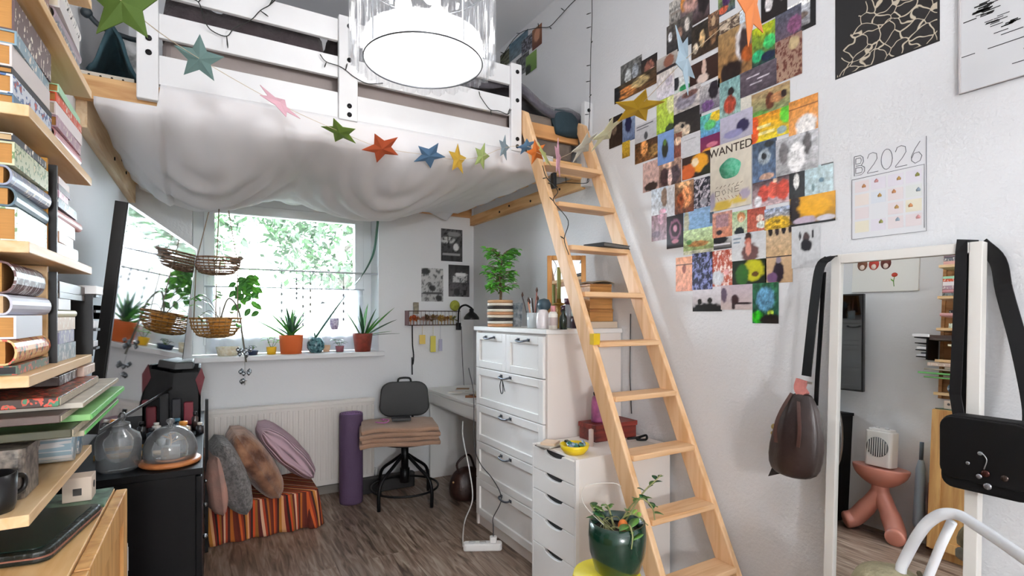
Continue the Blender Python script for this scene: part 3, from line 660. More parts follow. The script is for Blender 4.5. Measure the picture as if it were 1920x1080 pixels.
for k, (c, t, l, e, x1, y0, y1) in enumerate(mg):
    o = thing('magazine', l, 'magazine', (-.31, (y0+y1)/2, z), 'magazines piled over the lowest shelf')
    link('cover', MB().box((XL+.025, y0, z), (x1, y1, z+t)), M(c, .45, var=.25, vs=20) if e != 'm' else spine_mat('#3b241c', 'multi'), o, .0015)
    link('page_block', MB().box((XL+.03, y0+.004, z+.002), (x1+.0015, y1-.004, z+t-.002)), M(e if e and e != 'm' else '#b9ad98', .7, var=.3, vs=60, stretch=(1, 1, 20)), o)
    z += t+.0007
z_top = z
sbx('notebook', 'pinkish paper pad lying at far end on the magazine pile', 'notebook', (-.34, 1.47, z_top), (-.235, 1.60, z_top+.022), spine_mat('#d9c0ae', 'title'))
sbx('book', 'black and white photo book on top of the magazine pile', 'book', (-.40, 1.30, z_top), (-.245, 1.462, z_top+.02), spine_mat('#3a2620', 'bw'), grp='books on the shelf tower')
# mug
mu = thing('mug', 'black mug at near end of the lowest shelf', 'mug', (-.30, 1.10, 1.0305))
link('cup', MB().lathe([(.030, 0), (.033, .01), (.034, .058), (.031, .058), (.029, .01), (0.001, .008)], (-.292, 1.10, 1.0305), 24), M('#0e0e10', .3), mu)
link('handle', MB().tube(bez([(-.275, 1.129, 1.075), (-.262, 1.15, 1.07), (-.262, 1.15, 1.05), (-.275, 1.129, 1.043)], 5), .004, 8), M('#0e0e10', .3), mu)
# on the pine cabinet
o = thing('tablet_case', 'dark green and black padded case on the pine cabinet', 'laptop sleeve', (-.255, 1.19, PZ))
M_ = Matrix.Translation((-.30, 1.265, PZ+.0005))@Matrix.Rotation(math.radians(-10), 4, 'Z')
link('shell', MB().rbox((-.095, -.12, 0), (.095, .12, .020), .02, M4=M_), M('#0c1512', .4, bump=.3, bs=80), o, .004)
link('panel', MB().rbox((-.082, -.107, .0202), (.082, .107, .0222), .015, M4=M_), M('#0c241b', .35, var=.5, vs=8), o)
link('zip', MB().rbox((-.097, -.122, .009), (.097, .122, .0115), .02, M4=M_), M('#8a5a4c', .5), o)
sbx('leaflet', 'green patterned leaflet under the white cube box', 'leaflet', (-.38, 1.40, PZ+.0005), (-.19, 1.53, PZ+.006), M('#6a8a72', .5, col2='#22332c', vs=28), .0005)
sbx('leaflet', 'black and yellow leaflet sticking out beside the padded case', 'leaflet', (-.40, 1.365, PZ+.0005), (-.24, 1.395, PZ+.004), M('#c9c27c', .5, col2='#16181a', vs=40), .0005)
o = thing('cube_box', 'small cream cube box with printed face on the pine cabinet', 'box', (-.245, 1.47, PZ+.0065))
link('body', MB().box((-.268, 1.445, PZ+.0065), (-.218, 1.495, PZ+.058)), M('#dccab8', .6), o, .001)
link('label', MB().lathe([(.001, 0), (.008, 0), (.008, .0006), (.001, .0006)], (-.2177, 1.47, PZ+.036), 16, M4=Matrix.Rotation(PI/2, 4, 'Y')).box((-.25, 1.4444, PZ+.02), (-.235, 1.445, PZ+.035)), M('#3f3a36', .6), o)
# black wire media rack on the wall between the shelves and the television
o = thing('media_rack', 'small black wall rack of white cases at far end of the book shelves', 'rack', (-.33, 1.62, 1.235))
for k, (z, y1) in enumerate([(1.25, 1.665), (1.295, 1.67), (1.34, 1.675), (1.378, 1.68)]):
    link('shelf', MB().box((-.405, 1.612, z), (-.235, y1, z+.006)), BLACK, o)
link('upright', MB().box((-.405, 1.606, 1.235), (-.24, 1.612, 1.384)), BLACK, o); link('back_plate', MB().box((-.405, 1.612, 1.235), (-.40, 1.665, 1.378)), BLACK, o)
for k, (x0, x1, z, h, c, y1) in enumerate([(-.33, -.29, 1.257, .03, '#8f8f94', 1.66), (-.285, -.238, 1.257, .014, '#d9dadd', 1.66), (-.28, -.238, 1.302, .018, '#e4e4e6', 1.665), (-.33, -.285, 1.302, .028, '#c9ccd0', 1.665), (-.29, -.232, 1.385, .02, '#f0f0f0', 1.69), (-.37, -.295, 1.385, .018, '#5a5048', 1.68)]):
    sbx('case', ['grey case on low tier of black rack', 'thin pale case on low tier of black rack', 'white case on the middle tier of black rack', 'pale grey case on the middle tier of black rack', 'white box on the top tier of black rack', 'brown box on the top tier of black rack'][k], 'case', (x0, 1.6125 if z < 1.38 else 1.60, z), (x1, y1, z+h), M(c, .5), .001, 'cases in the black rack')
# canvas picture on the left wall (seen in the mirror)
def picture_canvas():
    o = thing('canvas_picture', 'white canvas with red and brown shapes and a rose seen in the mirror', 'picture', (XL, 1.97, 1.7))
    link('canvas', MB().box((XL, 1.74, 1.72), (XL+.02, 2.18, 2.05)), M('#ecebe6', .7), o, .002)
    def bl(y, z, ry, rz_, c, n='painted_shape', dx=0):
        link(n, MB().lathe([(.0005, 0), (1, 0), (1, .0012), (.0005, .0012)], (XL+.0202+dx, y, z), 20, M4=Matrix.Rotation(PI/2, 4, 'Y')@Matrix.Scale(1, 4), sx=rz_, sy=ry), M(c, .7), o)
    for k, (y, c) in enumerate([(2.11, '#7a4a34'), (2.03, '#b83a2c'), (1.95, '#6a3028')]): bl(y, 1.93, .035, .045, c); bl(y, 1.91, .017, .02, '#f0dcd0', dx=.0013)
    bl(1.89, 1.84, .02, .016, '#b8402c', 'rose_bloom')
    m = MB(); m.tube([(XL+.021, 1.89, 1.825), (XL+.021, 1.895, 1.79), (XL+.021, 1.89, 1.755)], .0025, 6); link('rose_stem', m, M('#5f8f3c', .7), o)
    m = MB(); m.prism([(XL+.0205, 1.89, 1.785), (XL+.0205, 1.91, 1.80), (XL+.0205, 1.915, 1.815), (XL+.0205, 1.895, 1.80)], (.001, 0, 0)); link('leaf', m, M('#6aa044', .7), o)
picture_canvas()
# ================================================================== things on the black sideboard
G = thin_glass('#f8fafa', 1.0, 'clear_glass', .02, haze=.10)  # white haze mixed into the glass stands for its pale reflections
def gl(prof, c, n=28, **k): return MB().lathe(prof, c, n, **k)
o = thing('glass_jar', 'large empty glass jar with stopper at near end of the sideboard', 'jar', (-.25, 2.25, BZ))
c = (-.265, 2.245, BZ+.0005)
link('jar_body', gl([(.001, 0), (.055, 0), (.064, .012), (.066, .10), (.060, .122), (.036, .138), (.034, .152), (.031, .152), (.033, .137), (.056, .119), (.062, .10), (.060, .014), (.001, .006)], c), G, o)
link('stopper', gl([(.001, .145), (.031, .145), (.033, .16), (.016, .166), (.022, .18), (.018, .195), (.001, .2)], c), G, o)
o = thing('cloche', 'clear glass dome on a round wooden base on the sideboard', 'cloche', (-.12, 2.24, BZ))
c = (-.115, 2.245, BZ+.0005)
link('wood_base', gl([(.001, 0), (.088, 0), (.096, .006), (.096, .014), (.090, .018), (.001, .018)], c), wood('#b5713e', '#8a4a24', 'X'), o)
link('glass_dome', gl([(.080, .019), (.084, .04), (.082, .07), (.070, .10), (.050, .122), (.028, .133), (.001, .137), (.001, .134), (.027, .130), (.048, .119), (.067, .098), (.079, .07), (.081, .04), (.077, .019)], c), G, o)
link('knob', gl([(.008, .136), (.007, .142), (.014, .149), (.012, .158), (.001, .162)], c), G, o)
m = MB(); m.tube([(c[0], c[1], c[2]+.063), (c[0]+.003, c[1], c[2]+.08), (c[0]-.002, c[1], c[2]+.115)], .003, 6)
for k in range(7): a = k*.9; m.tube([(c[0], c[1], c[2]+.072+k*.005), (c[0]+.028*math.cos(a), c[1]+.028*math.sin(a), c[2]+.085+k*.005)], .0015, 5)
single('dried_twig', m, M('#a87c4c', .8), 'thin dried twig standing under the glass dome', 'dried plant')
sbx('metal_block', 'dull grey metal block under the glass dome', 'block', (c[0]-.028, c[1]-.02, c[2]+.0185), (c[0]+.028, c[1]+.02, c[2]+.062), M('#6f6862', .4, .3))
# perfume bottles and small jars
bt = [(-.20, 2.62, .018, .065, '#3b4650', '#16181c', 'dark blue perfume bottle left of the orange capped jar'), (-.155, 2.70, .022, .05, '#b8c2c8', '#cfd3d6', 'clear perfume bottle with silver cap'), (-.09, 2.66, .026, .075, '#c9b89a', '#e0953a', 'small jar with bright orange cap and blue top'), (-.245, 2.74, .016, .075, '#26282c', '#0e0e10', 'slim black bottle at the back of the sideboard'), (-.03, 2.74, .016, .05, '#2a2a30', '#c9c2b8', 'little dark pot near the sideboard edge'), (-.29, 2.60, .015, .055, '#6e6a68', '#1a1a1c', 'small smoky grey bottle below the television'), (-.05, 2.84, .014, .085, '#3c2c2a', '#101012', 'tall brown bottle in front of the black crate'), (-.12, 2.84, .02, .06, '#1c2a34', '#4a7a94', 'blue topped dark flask behind the orange capped jar'), (-.20, 2.86, .018, .045, '#d8d2c8', '#e8e4dc', 'cream tub between the dark bottles'), (-.16, 2.56, .013, .04, '#e6e6ea', '#b0b0b4', 'tiny white sample bottle at front of the bottle cluster')]
for (x, y, r, h, c1, c2, l) in bt:
    o = thing('bottle', l, 'bottle', (x, y, BZ+.0005), 'bottles on the sideboard'); c = (x, y, BZ+.0005)
    link('bottle_body', gl([(.001, 0), (r, 0), (r, h*.68), (r*.5, h*.76), (r*.4, h*.8), (.001, h*.8)], c, 14), M(c1, .12, spec=.8), o)
    link('cap', gl([(.001, h*.8), (r*.62, h*.8), (r*.62, h), (.001, h)], c, 14), M(c2, .3), o)
o = thing('tray', 'low black tray with brass edge on the sideboard', 'tray', (-.18, 2.45, BZ)); link('base', MB().rbox((-.36, 2.42, BZ+.0005), (-.20, 2.53, BZ+.008), .01), BLACK, o); link('rim', MB().box((-.36, 2.417, BZ+.0005), (-.20, 2.42, BZ+.02)).box((-.36, 2.53, BZ+.0005), (-.20, 2.533, BZ+.02)).box((-.2, 2.417, BZ+.0005), (-.197, 2.533, BZ+.02)), M('#b58a4a', .4, .6), o)
sbx('coaster', 'pale wooden block lying left of the glass dome', 'coaster', (-.20, 2.36, BZ+.0005), (-.145, 2.405, BZ+.018), PINE['X'])
# black crate at far end with red trimmed things
o = thing('crate', 'tall black crate with red trim at far end of the sideboard', 'crate', (-.13, 3.2, BZ))
m = MB(); x0, x1, y0, y1, z0, z1 = -.27, -.03, 3.05, 3.33, BZ+.0005, BZ+.27
m.box((x0, y0, z0), (x1, y0+.012, z1-.02)); m.box((x0, y1-.012, z0), (x1, y1, z1)); m.box((x0, y0, z0), (x0+.012, y1, z1)); m.box((x1-.012, y0, z0), (x1, y1, z1)); m.box((x0, y0, z0), (x1, y1, z0+.01))
link('body', m, M('#060607', .5, spec=.25), o, .003)
link('lid', MB().box((x0+.03, y0+.01, z1-.01), (x1-.03, y1-.02, z1+.03)), M('#0a0a0b', .45), o, .006)
for xx in (x0-.004, x1-.002): link('trim', MB().prism([(xx, y0-.006, z1-.14), (xx+.02, y0-.008, z1-.05), (xx+.006, y0-.006, z1+.0), (xx-.02, y0-.004, z1-.06)], (0, .012, 0)), M('#6a1f28', .6), o)
for k, (x, h, c) in enumerate([(-.23, .1, '#6a2028'), (-.18, .16, '#17171a'), (-.13, .13, '#1e1e24'), (-.08, .11, '#7a2430')]):
    sbx('pouch', ['red pouch standing in front of the black crate', 'tall black pouch leaning on the black crate', 'dark grey pouch in the middle before the black crate', 'crimson pouch at right before the black crate'][k], 'pouch', (x-.02, 2.98, BZ+.0005), (x+.02, 3.02, BZ+h), M(c, .6), .006, 'pouches before the crate')
o = single('post', MB().box((-.012, 3.40, 0), (.004, 3.43, .86)), BLACK, 'thin black upright post behind the sideboard end', 'post')
# ================================================================== pink pedestal and fan heater (seen in the mirror)
pk = M('#d08a78', .35, coat=.3)
o = thing('pedestal', 'glossy salmon pink bowl pedestal with bulging feet seen in the mirror', 'pedestal', (-.29, 1.84, 0))
c = (-.27, 1.86, .0)
link('bowl', MB().lathe([(.001, .33), (.05, .335), (.10, .37), (.145, .42), (.155, .47), (.15, .475), (.11, .47), (.001, .468)], c, 32, sx=.9, sy=1.15), pk, o, sub=1)
m = MB(); m.tube(bez([(-.27, 1.86, .36), (-.27, 1.87, .28), (-.26, 1.93, .18), (-.25, 2.0, .08), (-.20, 2.05, .05)], 6), [.05]*6+[.055]*6+[.06]*6+[.06]*6+[.045], 16)
m.tube(bez([(-.27, 1.86, .36), (-.27, 1.84, .27), (-.25, 1.78, .16), (-.2, 1.72, .07), (-.13, 1.70, .05)], 6), [.05]*6+[.055]*6+[.062]*6+[.06]*6+[.045], 16)
link('base', m, pk, o, sub=1)
o = thing('fan_heater', 'small white fan heater with round grille standing on pink pedestal', 'heater', (-.27, 1.86, .48))
link('body', MB().rbox((-.33, 1.775, .4765), (-.21, 1.945, .72), .025), WHITE_G, o, .008)
link('top_panel', MB().rbox((-.32, 1.79, .72), (-.22, 1.93, .735), .02), WHITE_G, o, .004)
link('grille', MB().lathe([(.001, 0), (.068, 0), (.068, .004), (.001, .004)], (-.2105, 1.86, .61), 28, M4=Matrix.Rotation(PI/2, 4, 'Y')), M('#6a6e70', .5), o)
for k in range(9):
    y = 1.86-.056+k*.014; hh = math.sqrt(max(0, .066**2-(y-1.86)**2)); link('grille_bar', MB().box((-.206, y-.002, .61-hh), (-.203, y+.002, .61+hh)), WHITE_G, o)
for k in (-.03, .03): link('dial', MB().lathe([(.013, 0), (.011, .01), (.001, .01)], (-.27, 1.86+k, .7355), 14), M('#d0d0d0', .4), o)
o = thing('umbrella', 'pale blue folded umbrella leaning in the corner by the pine cabinet', 'umbrella', (-.36, 1.66, 0))
link('canopy', MB().lathe([(.006, .06), (.03, .14), (.026, .5), (.014, .56), (.001, .57)], (-.36, 1.66, 0), 12, rip=.1, rk=6), M('#a9bfd2', .5), o); link('handle', MB().cyl((-.36, 1.66, .56), (-.36, 1.66, .68), .012), M('#5a6a7a', .4), o); link('tip', MB().cyl((-.36, 1.66, 0), (-.36, 1.66, .07), .005), M('#777777', .4), o)
single('picture_roll', MB().lathe([(.001, 0), (.028, 0), (.03, .42), (.02, .44), (.001, .44)], (-.36, 1.585, 0), 16), M('#8b5c50', .6, var=.4, vs=20), 'brown patterned roll standing beside the blue umbrella', 'roll')
# ================================================================== plants
def leaf(m, p, d, L_, w, droop=.3, mi=0, up=(0, 0, 1), n=6, fold=.15, wfn=None, twist=0):
    """blade leaf from p towards d, with droop and a fold"""
    d = Vector(d).normalized(); side = d.cross(Vector(up))
    if side.length < 1e-3: side = Vector((1, 0, 0))
    side.normalize(); side = Matrix.Rotation(twist, 3, d) @ side; nrm = side.cross(d).normalized(); vs = []; fs = []
    for i in range(n+1):
        t = i/n; c = Vector(p)+d*(L_*t)+Vector((0, 0, -1))*(droop*L_*t*t)
        ww = w*(wfn(t) if wfn else math.sin(PI*min(1, t*.92+.08))**.8)/2
        for k in (-1, 0, 1): vs.append(c+side*(ww*k)+nrm*(fold*ww*abs(k)))
        vs.append(c-nrm*max(.0012, ww*.12))
    for i in range(n):
        a = i*4; b = a+4
        fs += [(a, a+1, b+1, b), (a+1, a+2, b+2, b+1), (a+3, a, b, b+3), (a+2, a+3, b+3, b+2)]
    m.add(vs, fs, mi, True)
LF = {k: M(v, .4, var=.35, vs=9) for k, v in dict(g='#4f9a3c', b='#6cc53e', d='#1f5c30', y='#a9cf5c', t='#3c7f64', o='#5c8a3a').items()}
def pot(parent, c, r0, r1, h, mat, name='pot', soil=True, saucer=None, n=28, rip=0, rk=0):
    link(name, MB().lathe([(.001, 0), (r0, 0), (r1, h*.97), (r1, h), (r1-.006, h), (r1-.008, h*.86), (.001, h*.84)], c, n, rip=rip, rk=rk), mat, parent)
    if soil: link('soil', MB().lathe([(.001, h*.845), (r1-.01, h*.865), (.001, h*.89)], c, n), M('#3a2a20', .95, bump=.6, bs=120), parent)
SY = YB+.05   # plant line on the sill
SZ_ = WZ0+.0005
def aloe(px, label, seed):
    c = aY(px, 652, SY); c.z = SZ_; rr = random.Random(seed)
    o = thing('aloe_plant', label, 'plant', c)
    pot(o, c, .072, .082, .135, M('#d9682e', .6, bump=.2, bs=40))
    m = MB()
    for k in range(18):
        a = k*2.4; e = rr.uniform(.5, 1.5); m_ = Vector((math.cos(a)*math.cos(e), math.sin(a)*math.cos(e)*.6-.05, math.sin(e)))
        leaf(m, c+Vector((0, 0, .12)), m_, rr.uniform(.18, .27), .044, .12, k % 2, wfn=lambda t: (1-t)**.8+.05, fold=.5)
    leaf(m, c+Vector((-.04, 0, .12)), (-1, 0, .75), .27, .046, .1, 0, wfn=lambda t: (1-t)**.7+.05, fold=.5)
    leaf(m, c+Vector((.05, 0, .12)), (1, 0, 1.0), .21, .012, .7, 1)
    link('leaves', m, [LF['g'], LF['d']], o)
aloe(546, 'spiky aloe in an orange terracotta pot at middle of the sill', 2)
c = aY(680, 650, YB+.01); c.z = SZ_
o = thing('snake_plant', 'upright snake plant in a rust red pot at right end of the sill', 'plant', c); pot(o, c, .058, .075, .14, M('#8e3c2e', .5, var=.3, vs=30))
m = MB()
for k, (dx, dz, L_, w, q) in enumerate([(-.55, 1, .24, .038, 1), (-.1, 1, .26, .04, 0), (.15, 1, .27, .045, 1), (.35, 1, .24, .04, 0), (.62, .8, .33, .045, 1), (.8, .55, .28, .035, 0), (-.2, 1, .17, .035, 0), (.5, .9, .20, .04, 1), (.9, .25, .2, .012, 1), (1, .15, .24, .008, 0)]):
    leaf(m, c+Vector((dx*.04, (k % 3-1)*.02, .12)), (dx, -.1*(k % 2) if dx < .5 else -.45, dz), L_, w, .06, q, wfn=lambda t: (min(1, t*4)*.5+.5)*(1-t**3), fold=.35, twist=.4*(k % 3-1))
link('leaves', m, [LF['d'], LF['g']], o)
c = aY(592, 650, SY+.01); c.z = SZ_
o = thing('cactus_pot', 'dark teal patterned round pot with one very long arching leaf', 'plant', c)
link('pot', MB().lathe([(.001, 0), (.04, 0), (.062, .035), (.062, .075), (.045, .105), (.04, .112), (.036, .11), (.04, .09), (.001, .088)], c, 28), M('#173a46', .25, col2='#6a9aa0', vs=55), o)
lp = [c+Vector((-.01, 0, .10)), aY(625, 585, SY), aY(655, 545, SY-.01), aY(682, 512, SY-.03), aY(700, 475, YB-.012), aY(707, 430, YB-.014), aY(709, 400, YB-.014)]
link('long_leaf', MB().ribbon(bez(lp, 6), .018, .003, wdir=(.6, 0, .8)), M('#3f6a58', .4), o)
m = MB()
for k in range(4): leaf(m, c+Vector((0, 0, .1)), (math.cos(k*1.7)*.6, .1, .5), .07, .018, .2, 0)
link('leaves', m, LF['d'], o)
def herb(name, px, y0, r, h, pc, label, n, seed, spread=.06, lh=.09, lw=.03, lm='b', X=None, rect=False):
    c = aY(px, y0, SY) if X is None else X; c.z = SZ_; rr = random.Random(seed)
    o = thing(name, label, 'plant', c); pot(o, c, r*.85, r, h, M(pc, .5, bump=.1))
    m = MB(); m2 = MB()
    for k in range(n):
        a = rr.uniform(0, 2*PI); tip = c+Vector((spread*rr.uniform(-1, 1), .4*spread*rr.uniform(-1, 1), h+lh*rr.uniform(.4, 1))); m2.tube([c+Vector((0, 0, h*.8)), (c+tip)/2+Vector((0, 0, h*.3)), tip], .0016, 5)
        for j in range(2): leaf(m, tip, (math.cos(a+j*2.5), .6*math.sin(a+j*2.5), .2), lw*1.7, lw, .4, 0)
    link('stem', m2, M('#5c7a3a', .6), o); link('leaves', m, LF[lm], o); return o
herb('seedling', 509, 652, .034, .052, '#e8b31e', 'small seedling in a bright yellow pot left of the aloe', 5, 5, .05, .07, .03, 'b')
herb('succulent', 470, 650, .05, .03, '#22304e', 'low succulent in a dark blue tray at left of the sill', 8, 6, .04, .04, .012, 'd')
c = aY(637, 652, SY); c.z = SZ_
herb('small_plant', 637, 652, .032, .045, '#8a5058', 'dark drooping plant in a small maroon cup on the sill', 5, 9, .05, .05, .03, 'd', X=c)
c = aY(612, 652, SY+.06); c.z = SZ_; single('cup', MB().lathe([(.001, 0), (.022, 0), (.03, .05), (.027, .05), (.02, .006), (.001, .005)], c, 20), M('#d8b08c', .6), 'small peach cup between teal pot and maroon cup', 'cup')
c = aY(427, 655, SY+.02); c.z = SZ_; single('basket_bowl', MB().lathe([(.001, 0), (.06, 0), (.072, .06), (.068, .06), (.055, .006), (.001, .005)], c, 28, rip=.02, rk=14), M('#d9c8a8', .8, col2='#efe8da', vs=40), 'pale woven bowl at left end of the sill', 'bowl')
# hanging macrame pot
c = aY(627, 618, SY-.02)
o = thing('hanging_pot', 'little lilac pot hanging on a string in front of the glass', 'hanging pot', c)
link('pot', MB().lathe([(.001, 0), (.022, .0), (.032, .03), (.034, .085), (.03, .085), (.028, .03), (.001, .01)], c, 18), M('#a08ab8', .6, col2='#e0d8ea', vs=60), o)
link('string', MB().tube([c+Vector((0, 0, .085)), Vector((c.x+.002, c.y, 1.655))], .0015, 5).tube([c+Vector((.03, 0, .08)), Vector((c.x, c.y, c.z+.16))], .001, 5).tube([c+Vector((-.03, 0, .08)), Vector((c.x, c.y, c.z+.16))], .001, 5), M('#8a8f94', .7), o)
# curtain rod with hanging mobiles
rz = aY(706, 514, YB+.03).z
o = thing('curtain_rod', 'thin white rod across the window recess holding little ornaments', 'rod', (.54, YB+.03, rz))
link('rod', MB().cyl((WX0+.001, YB+.03, rz), (WX1-.001, YB+.03, rz), .007), M('#c9cdd2', .4), o)
for k, (px, yb, col) in enumerate([(528, 600, '#b9c4c6'), (545, 542, '#6a6a6e'), (556, 560, '#9aa0a4'), (582, 585, '#a9a49c'), (603, 595, '#8a9aa0'), (644, 600, '#8a8a8e'), (568, 610, '#b0b4b8')]):
    t_ = aY(px, 514, YB+.03); bz = aY(px, yb, YB+.03).z
    o = thing('mobile', ['silver leaf mobile hanging furthest left from the rod', 'short dark rod ornament hanging near the left of the rod', 'grey bead string hanging third from the left', 'shell string hanging over the aloe tips', 'twig mobile with a little bird shape', 'long thin string hanging furthest right from the rod', 'pale bead string hanging before the glass'][k], 'mobile', (t_.x, YB+.03, bz), 'ornaments on the window rod')
    link('string', MB().tube([(t_.x, YB+.03, rz-.007), (t_.x, YB+.03, bz)], .0022, 5), M('#3c4246', .6), o)
    m = MB()
    if k == 4:
        z = bz+.1; m.tube([(t_.x-.04, YB+.03, z), (t_.x, YB+.028, z+.006), (t_.x+.045, YB+.03, z+.012)], .003, 5); m.prism([(t_.x-.02, YB+.027, z), (t_.x+.01, YB+.027, z+.02), (t_.x+.03, YB+.027, z+.004)], (0, .003, 0))
    elif k == 1: m.tube([(t_.x, YB+.03, bz), (t_.x, YB+.03, bz+.07)], .004, 6)
    else:
        for j in range(5): link('bead', MB().ball((t_.x, YB+.03, bz+.005+j*(rz-bz)*.17), .0085, 6, sz=1.5), M(col, .4), o)
    if m.v: link('ornament', m, M(col, .4), o)
# sheer cafe net
rz2 = aY(659, 543, YB+.17).z
o = thing('cafe_curtain', 'sheer white half curtain over the lower part of the window glass', 'curtain', (.54, YB+.17, WZ0))
link('rod', MB().cyl((WX0+.07, YB+.17, rz2), (WX1-.07, YB+.17, rz2), .005), M('#b9bec4', .4), o)
link('net', MB().sheet(lambda u, v: Vector((lerp(WX0+.08, WX1-.08, u), YB+.17+.007*math.sin(u*70), lerp(rz2, WZ0+.01, v))), 160, 8, .001), translucent('#f4f6fa', .75, alpha=.45), o)
# trailing pothos at left in the window
def vine(m, ms, a, b, n, rr, lw):
    P = bez([a, (Vector(a)+Vector(b))/2+Vector((rr.uniform(-.03, .03), 0, .02)), b], 6); ms.tube(P, .0018, 5)
    for i in range(n):
        p_ = P[min(len(P)-1, int(len(P)*(i+.3)/n))]; s = -1 if i % 2 else 1
        leaf(m, p_, (s*rr.uniform(.5, 1), -.3*rr.random(), rr.uniform(-.9, -.1)), lw*1.5, lw, .2, i % 2, up=(0, -1, .3))
hp = aY(468, 560, YB-.02)
o = thing('trailing_plant', 'bright green leafy plant hanging at the left of the window', 'plant', hp); m = MB(); ms = MB(); rr = random.Random(4)
top = Vector((hp.x, YB-.0, 1.655))
for k in range(9): vine(m, ms, Vector((hp.x+.02*rr.uniform(-1, 1), YB-.03, 1.60)), Vector((hp.x+rr.uniform(-.09, .09), YB-.03, rr.uniform(1.30, 1.5))), 6, rr, .036)
ms.tube([(hp.x, YB+.0, 1.665), (hp.x, YB-.03, 1.60)], .002, 5)
link('leaves', m, [LF['b'], LF['g']], o); link('stem', ms, M('#6a8a44', .6), o)
# ================================================================== two tier hanging basket
BYY = 3.35
ct = aY(414, 362, BYY)
k1, k2 = aY(407, 497, BYY), aY(405, 607, BYY)
o = thing('hanging_basket', 'two tier woven basket hanging on strings in front of the window', 'hanging basket', (k1.x, BYY, k2.z-.08))
WK = M('#a5826a', .85, col2='#5f4434', vs=60, bump=.5, bs=90); WK2 = M('#b98a4c', .85, col2='#6a4522', vs=60, bump=.5, bs=90)
def wicker(c, r, h, mat, nm):
    prof = [(r*.35, -h), (r*.7, -h*.9), (r*.93, -h*.5), (r, 0)]
    m = MB(); N_ = 26
    for k in range(N_):      # stakes
        a = 2*PI*k/N_; m.tube([Vector(c)+Vector((q*math.cos(a), q*math.sin(a), z)) for q, z in prof], .0022, 4)
    for j in range(9):       # weavers
        t = j/8; i = min(2, int(t*3)); f = t*3-i; q = lerp(prof[i][0], prof[i+1][0], f); z = lerp(prof[i][1], prof[i+1][1], f)
        m.tube([Vector(c)+Vector(((q+.0035*(-1)**k)*math.cos(PI*k/N_), (q+.0035*(-1)**k)*math.sin(PI*k/N_), z)) for k in range(2*N_+1)], .0036, 4, cap=False)
    m.tube([Vector(c)+Vector((r*math.cos(PI*k/18), r*math.sin(PI*k/18), 0)) for k in range(37)], .006, 6, cap=False)
    m.lathe([(.001, -h), (r*.36, -h), (r*.36, -h+.003), (.001, -h+.003)], c, 16)
    return link(nm, m, mat, o)
wicker(k1+Vector((0, 0, .035)), .118, .088, WK, 'upper_basket'); wicker(k2+Vector((0, 0, .03)), .125, .105, WK2, 'lower_basket')
m = MB(); tp = Vector((ct.x, BYY, 2.17))
for k in range(3):
    a = .5+k*2*PI/3; p1 = k1+Vector((.118*math.cos(a), .118*math.sin(a), .02)); p2 = k2+Vector((.125*math.cos(a), .125*math.sin(a), .02))
    m.tube([tp, p1, p2], .003, 5)
link('string', m, M('#8a7a68', .8), o)
# bird ornament in the upper basket
c = k1+Vector((.085, -.03, .025)); m = MB(); m.ball(c, .026, 12, sz=.8); m.ball(c+Vector((.03, 0, .016)), .014, 10); m.prism([c+Vector((-.02, -.005, 0)), c+Vector((-.065, -.005, .01)), c+Vector((-.03, -.005, -.014))], (0, .01, 0)); m.prism([c+Vector((.042, -.003, .02)), c+Vector((.056, -.003, .016)), c+Vector((.042, -.003, .012))], (0, .006, 0))
single('bird_ornament', m, M('#7a6f62', .8), 'small grey brown bird ornament perched on the upper basket', 'ornament')
# potted plant in the lower basket
c = k2+Vector((.02, 0, -.06)); o = thing('potted_plant', 'green vine in an orange pot inside the lower basket', 'plant', c)
pot(o, c, .045, .06, .085, M('#d8963c', .6)); m = MB(); ms = MB(); rr = random.Random(12)
for k in range(7):
    a = rr.uniform(0, 2*PI); t_ = c+Vector((.13*math.cos(a), .10*math.sin(a), rr.uniform(.10, .26))); ms.tube(bez([c+Vector((0, 0, .08)), (c+t_)/2+Vector((0, 0, .08)), t_], 5), .0016, 5)
    for j in range(4): leaf(m, t_+Vector((rr.uniform(-.02, .02), 0, rr.uniform(-.05, .02))), (rr.uniform(-1, 1), rr.uniform(-1, .3), rr.uniform(-.4, .5)), .05, .026, .3, j % 2)
ms.tube(bez([c+Vector((0, 0, .08)), c+Vector((.04, 0, .2)), c+Vector((.09, 0, .14)), c+Vector((.11, 0, .0)), c+Vector((.13, 0, -.16))], 6), .005, 6)
link('leaves', m, [LF['b'], LF['g']], o); link('stem', ms, M('#6c6a5c', .7), o)
# crystal mobile
cm_ = aY(459, 660, BYY); o = thing('crystal_mobile', 'chain of faceted silver crystal clusters hanging below the baskets', 'mobile', (cm_.x, BYY, 1.0))
rr = random.Random(5); lk = k2+Vector((.125*math.cos(.5), .125*math.sin(.5), .02))
link('string', MB().tube([lk, aY(459, 650, BYY), aY(459, 722, BYY)], .0015, 5), M('#a8a8aa', .4), o)
for px_, py_, n_, s_ in ((459, 660, 9, .036), (459, 697, 7, .026), (458, 714, 4, .014)):
    c = aY(px_, py_, BYY); m = MB()
    for k in range(n_):
        q = c+Vector((s_*rr.uniform(-1, 1), s_*rr.uniform(-1, 1), s_*.45*rr.uniform(-1, 1))); m.lathe([(.001, -.016), (.011, -.004), (.011, .004), (.001, .014)], q, 6)
    m.sm = [False]*len(m.sm); m.tube([c-Vector((s_, 0, 0)), c+Vector((s_, 0, 0))], .0015, 4)
    link('crystal_cluster', m, M('#8f969c', .12, .75), o)
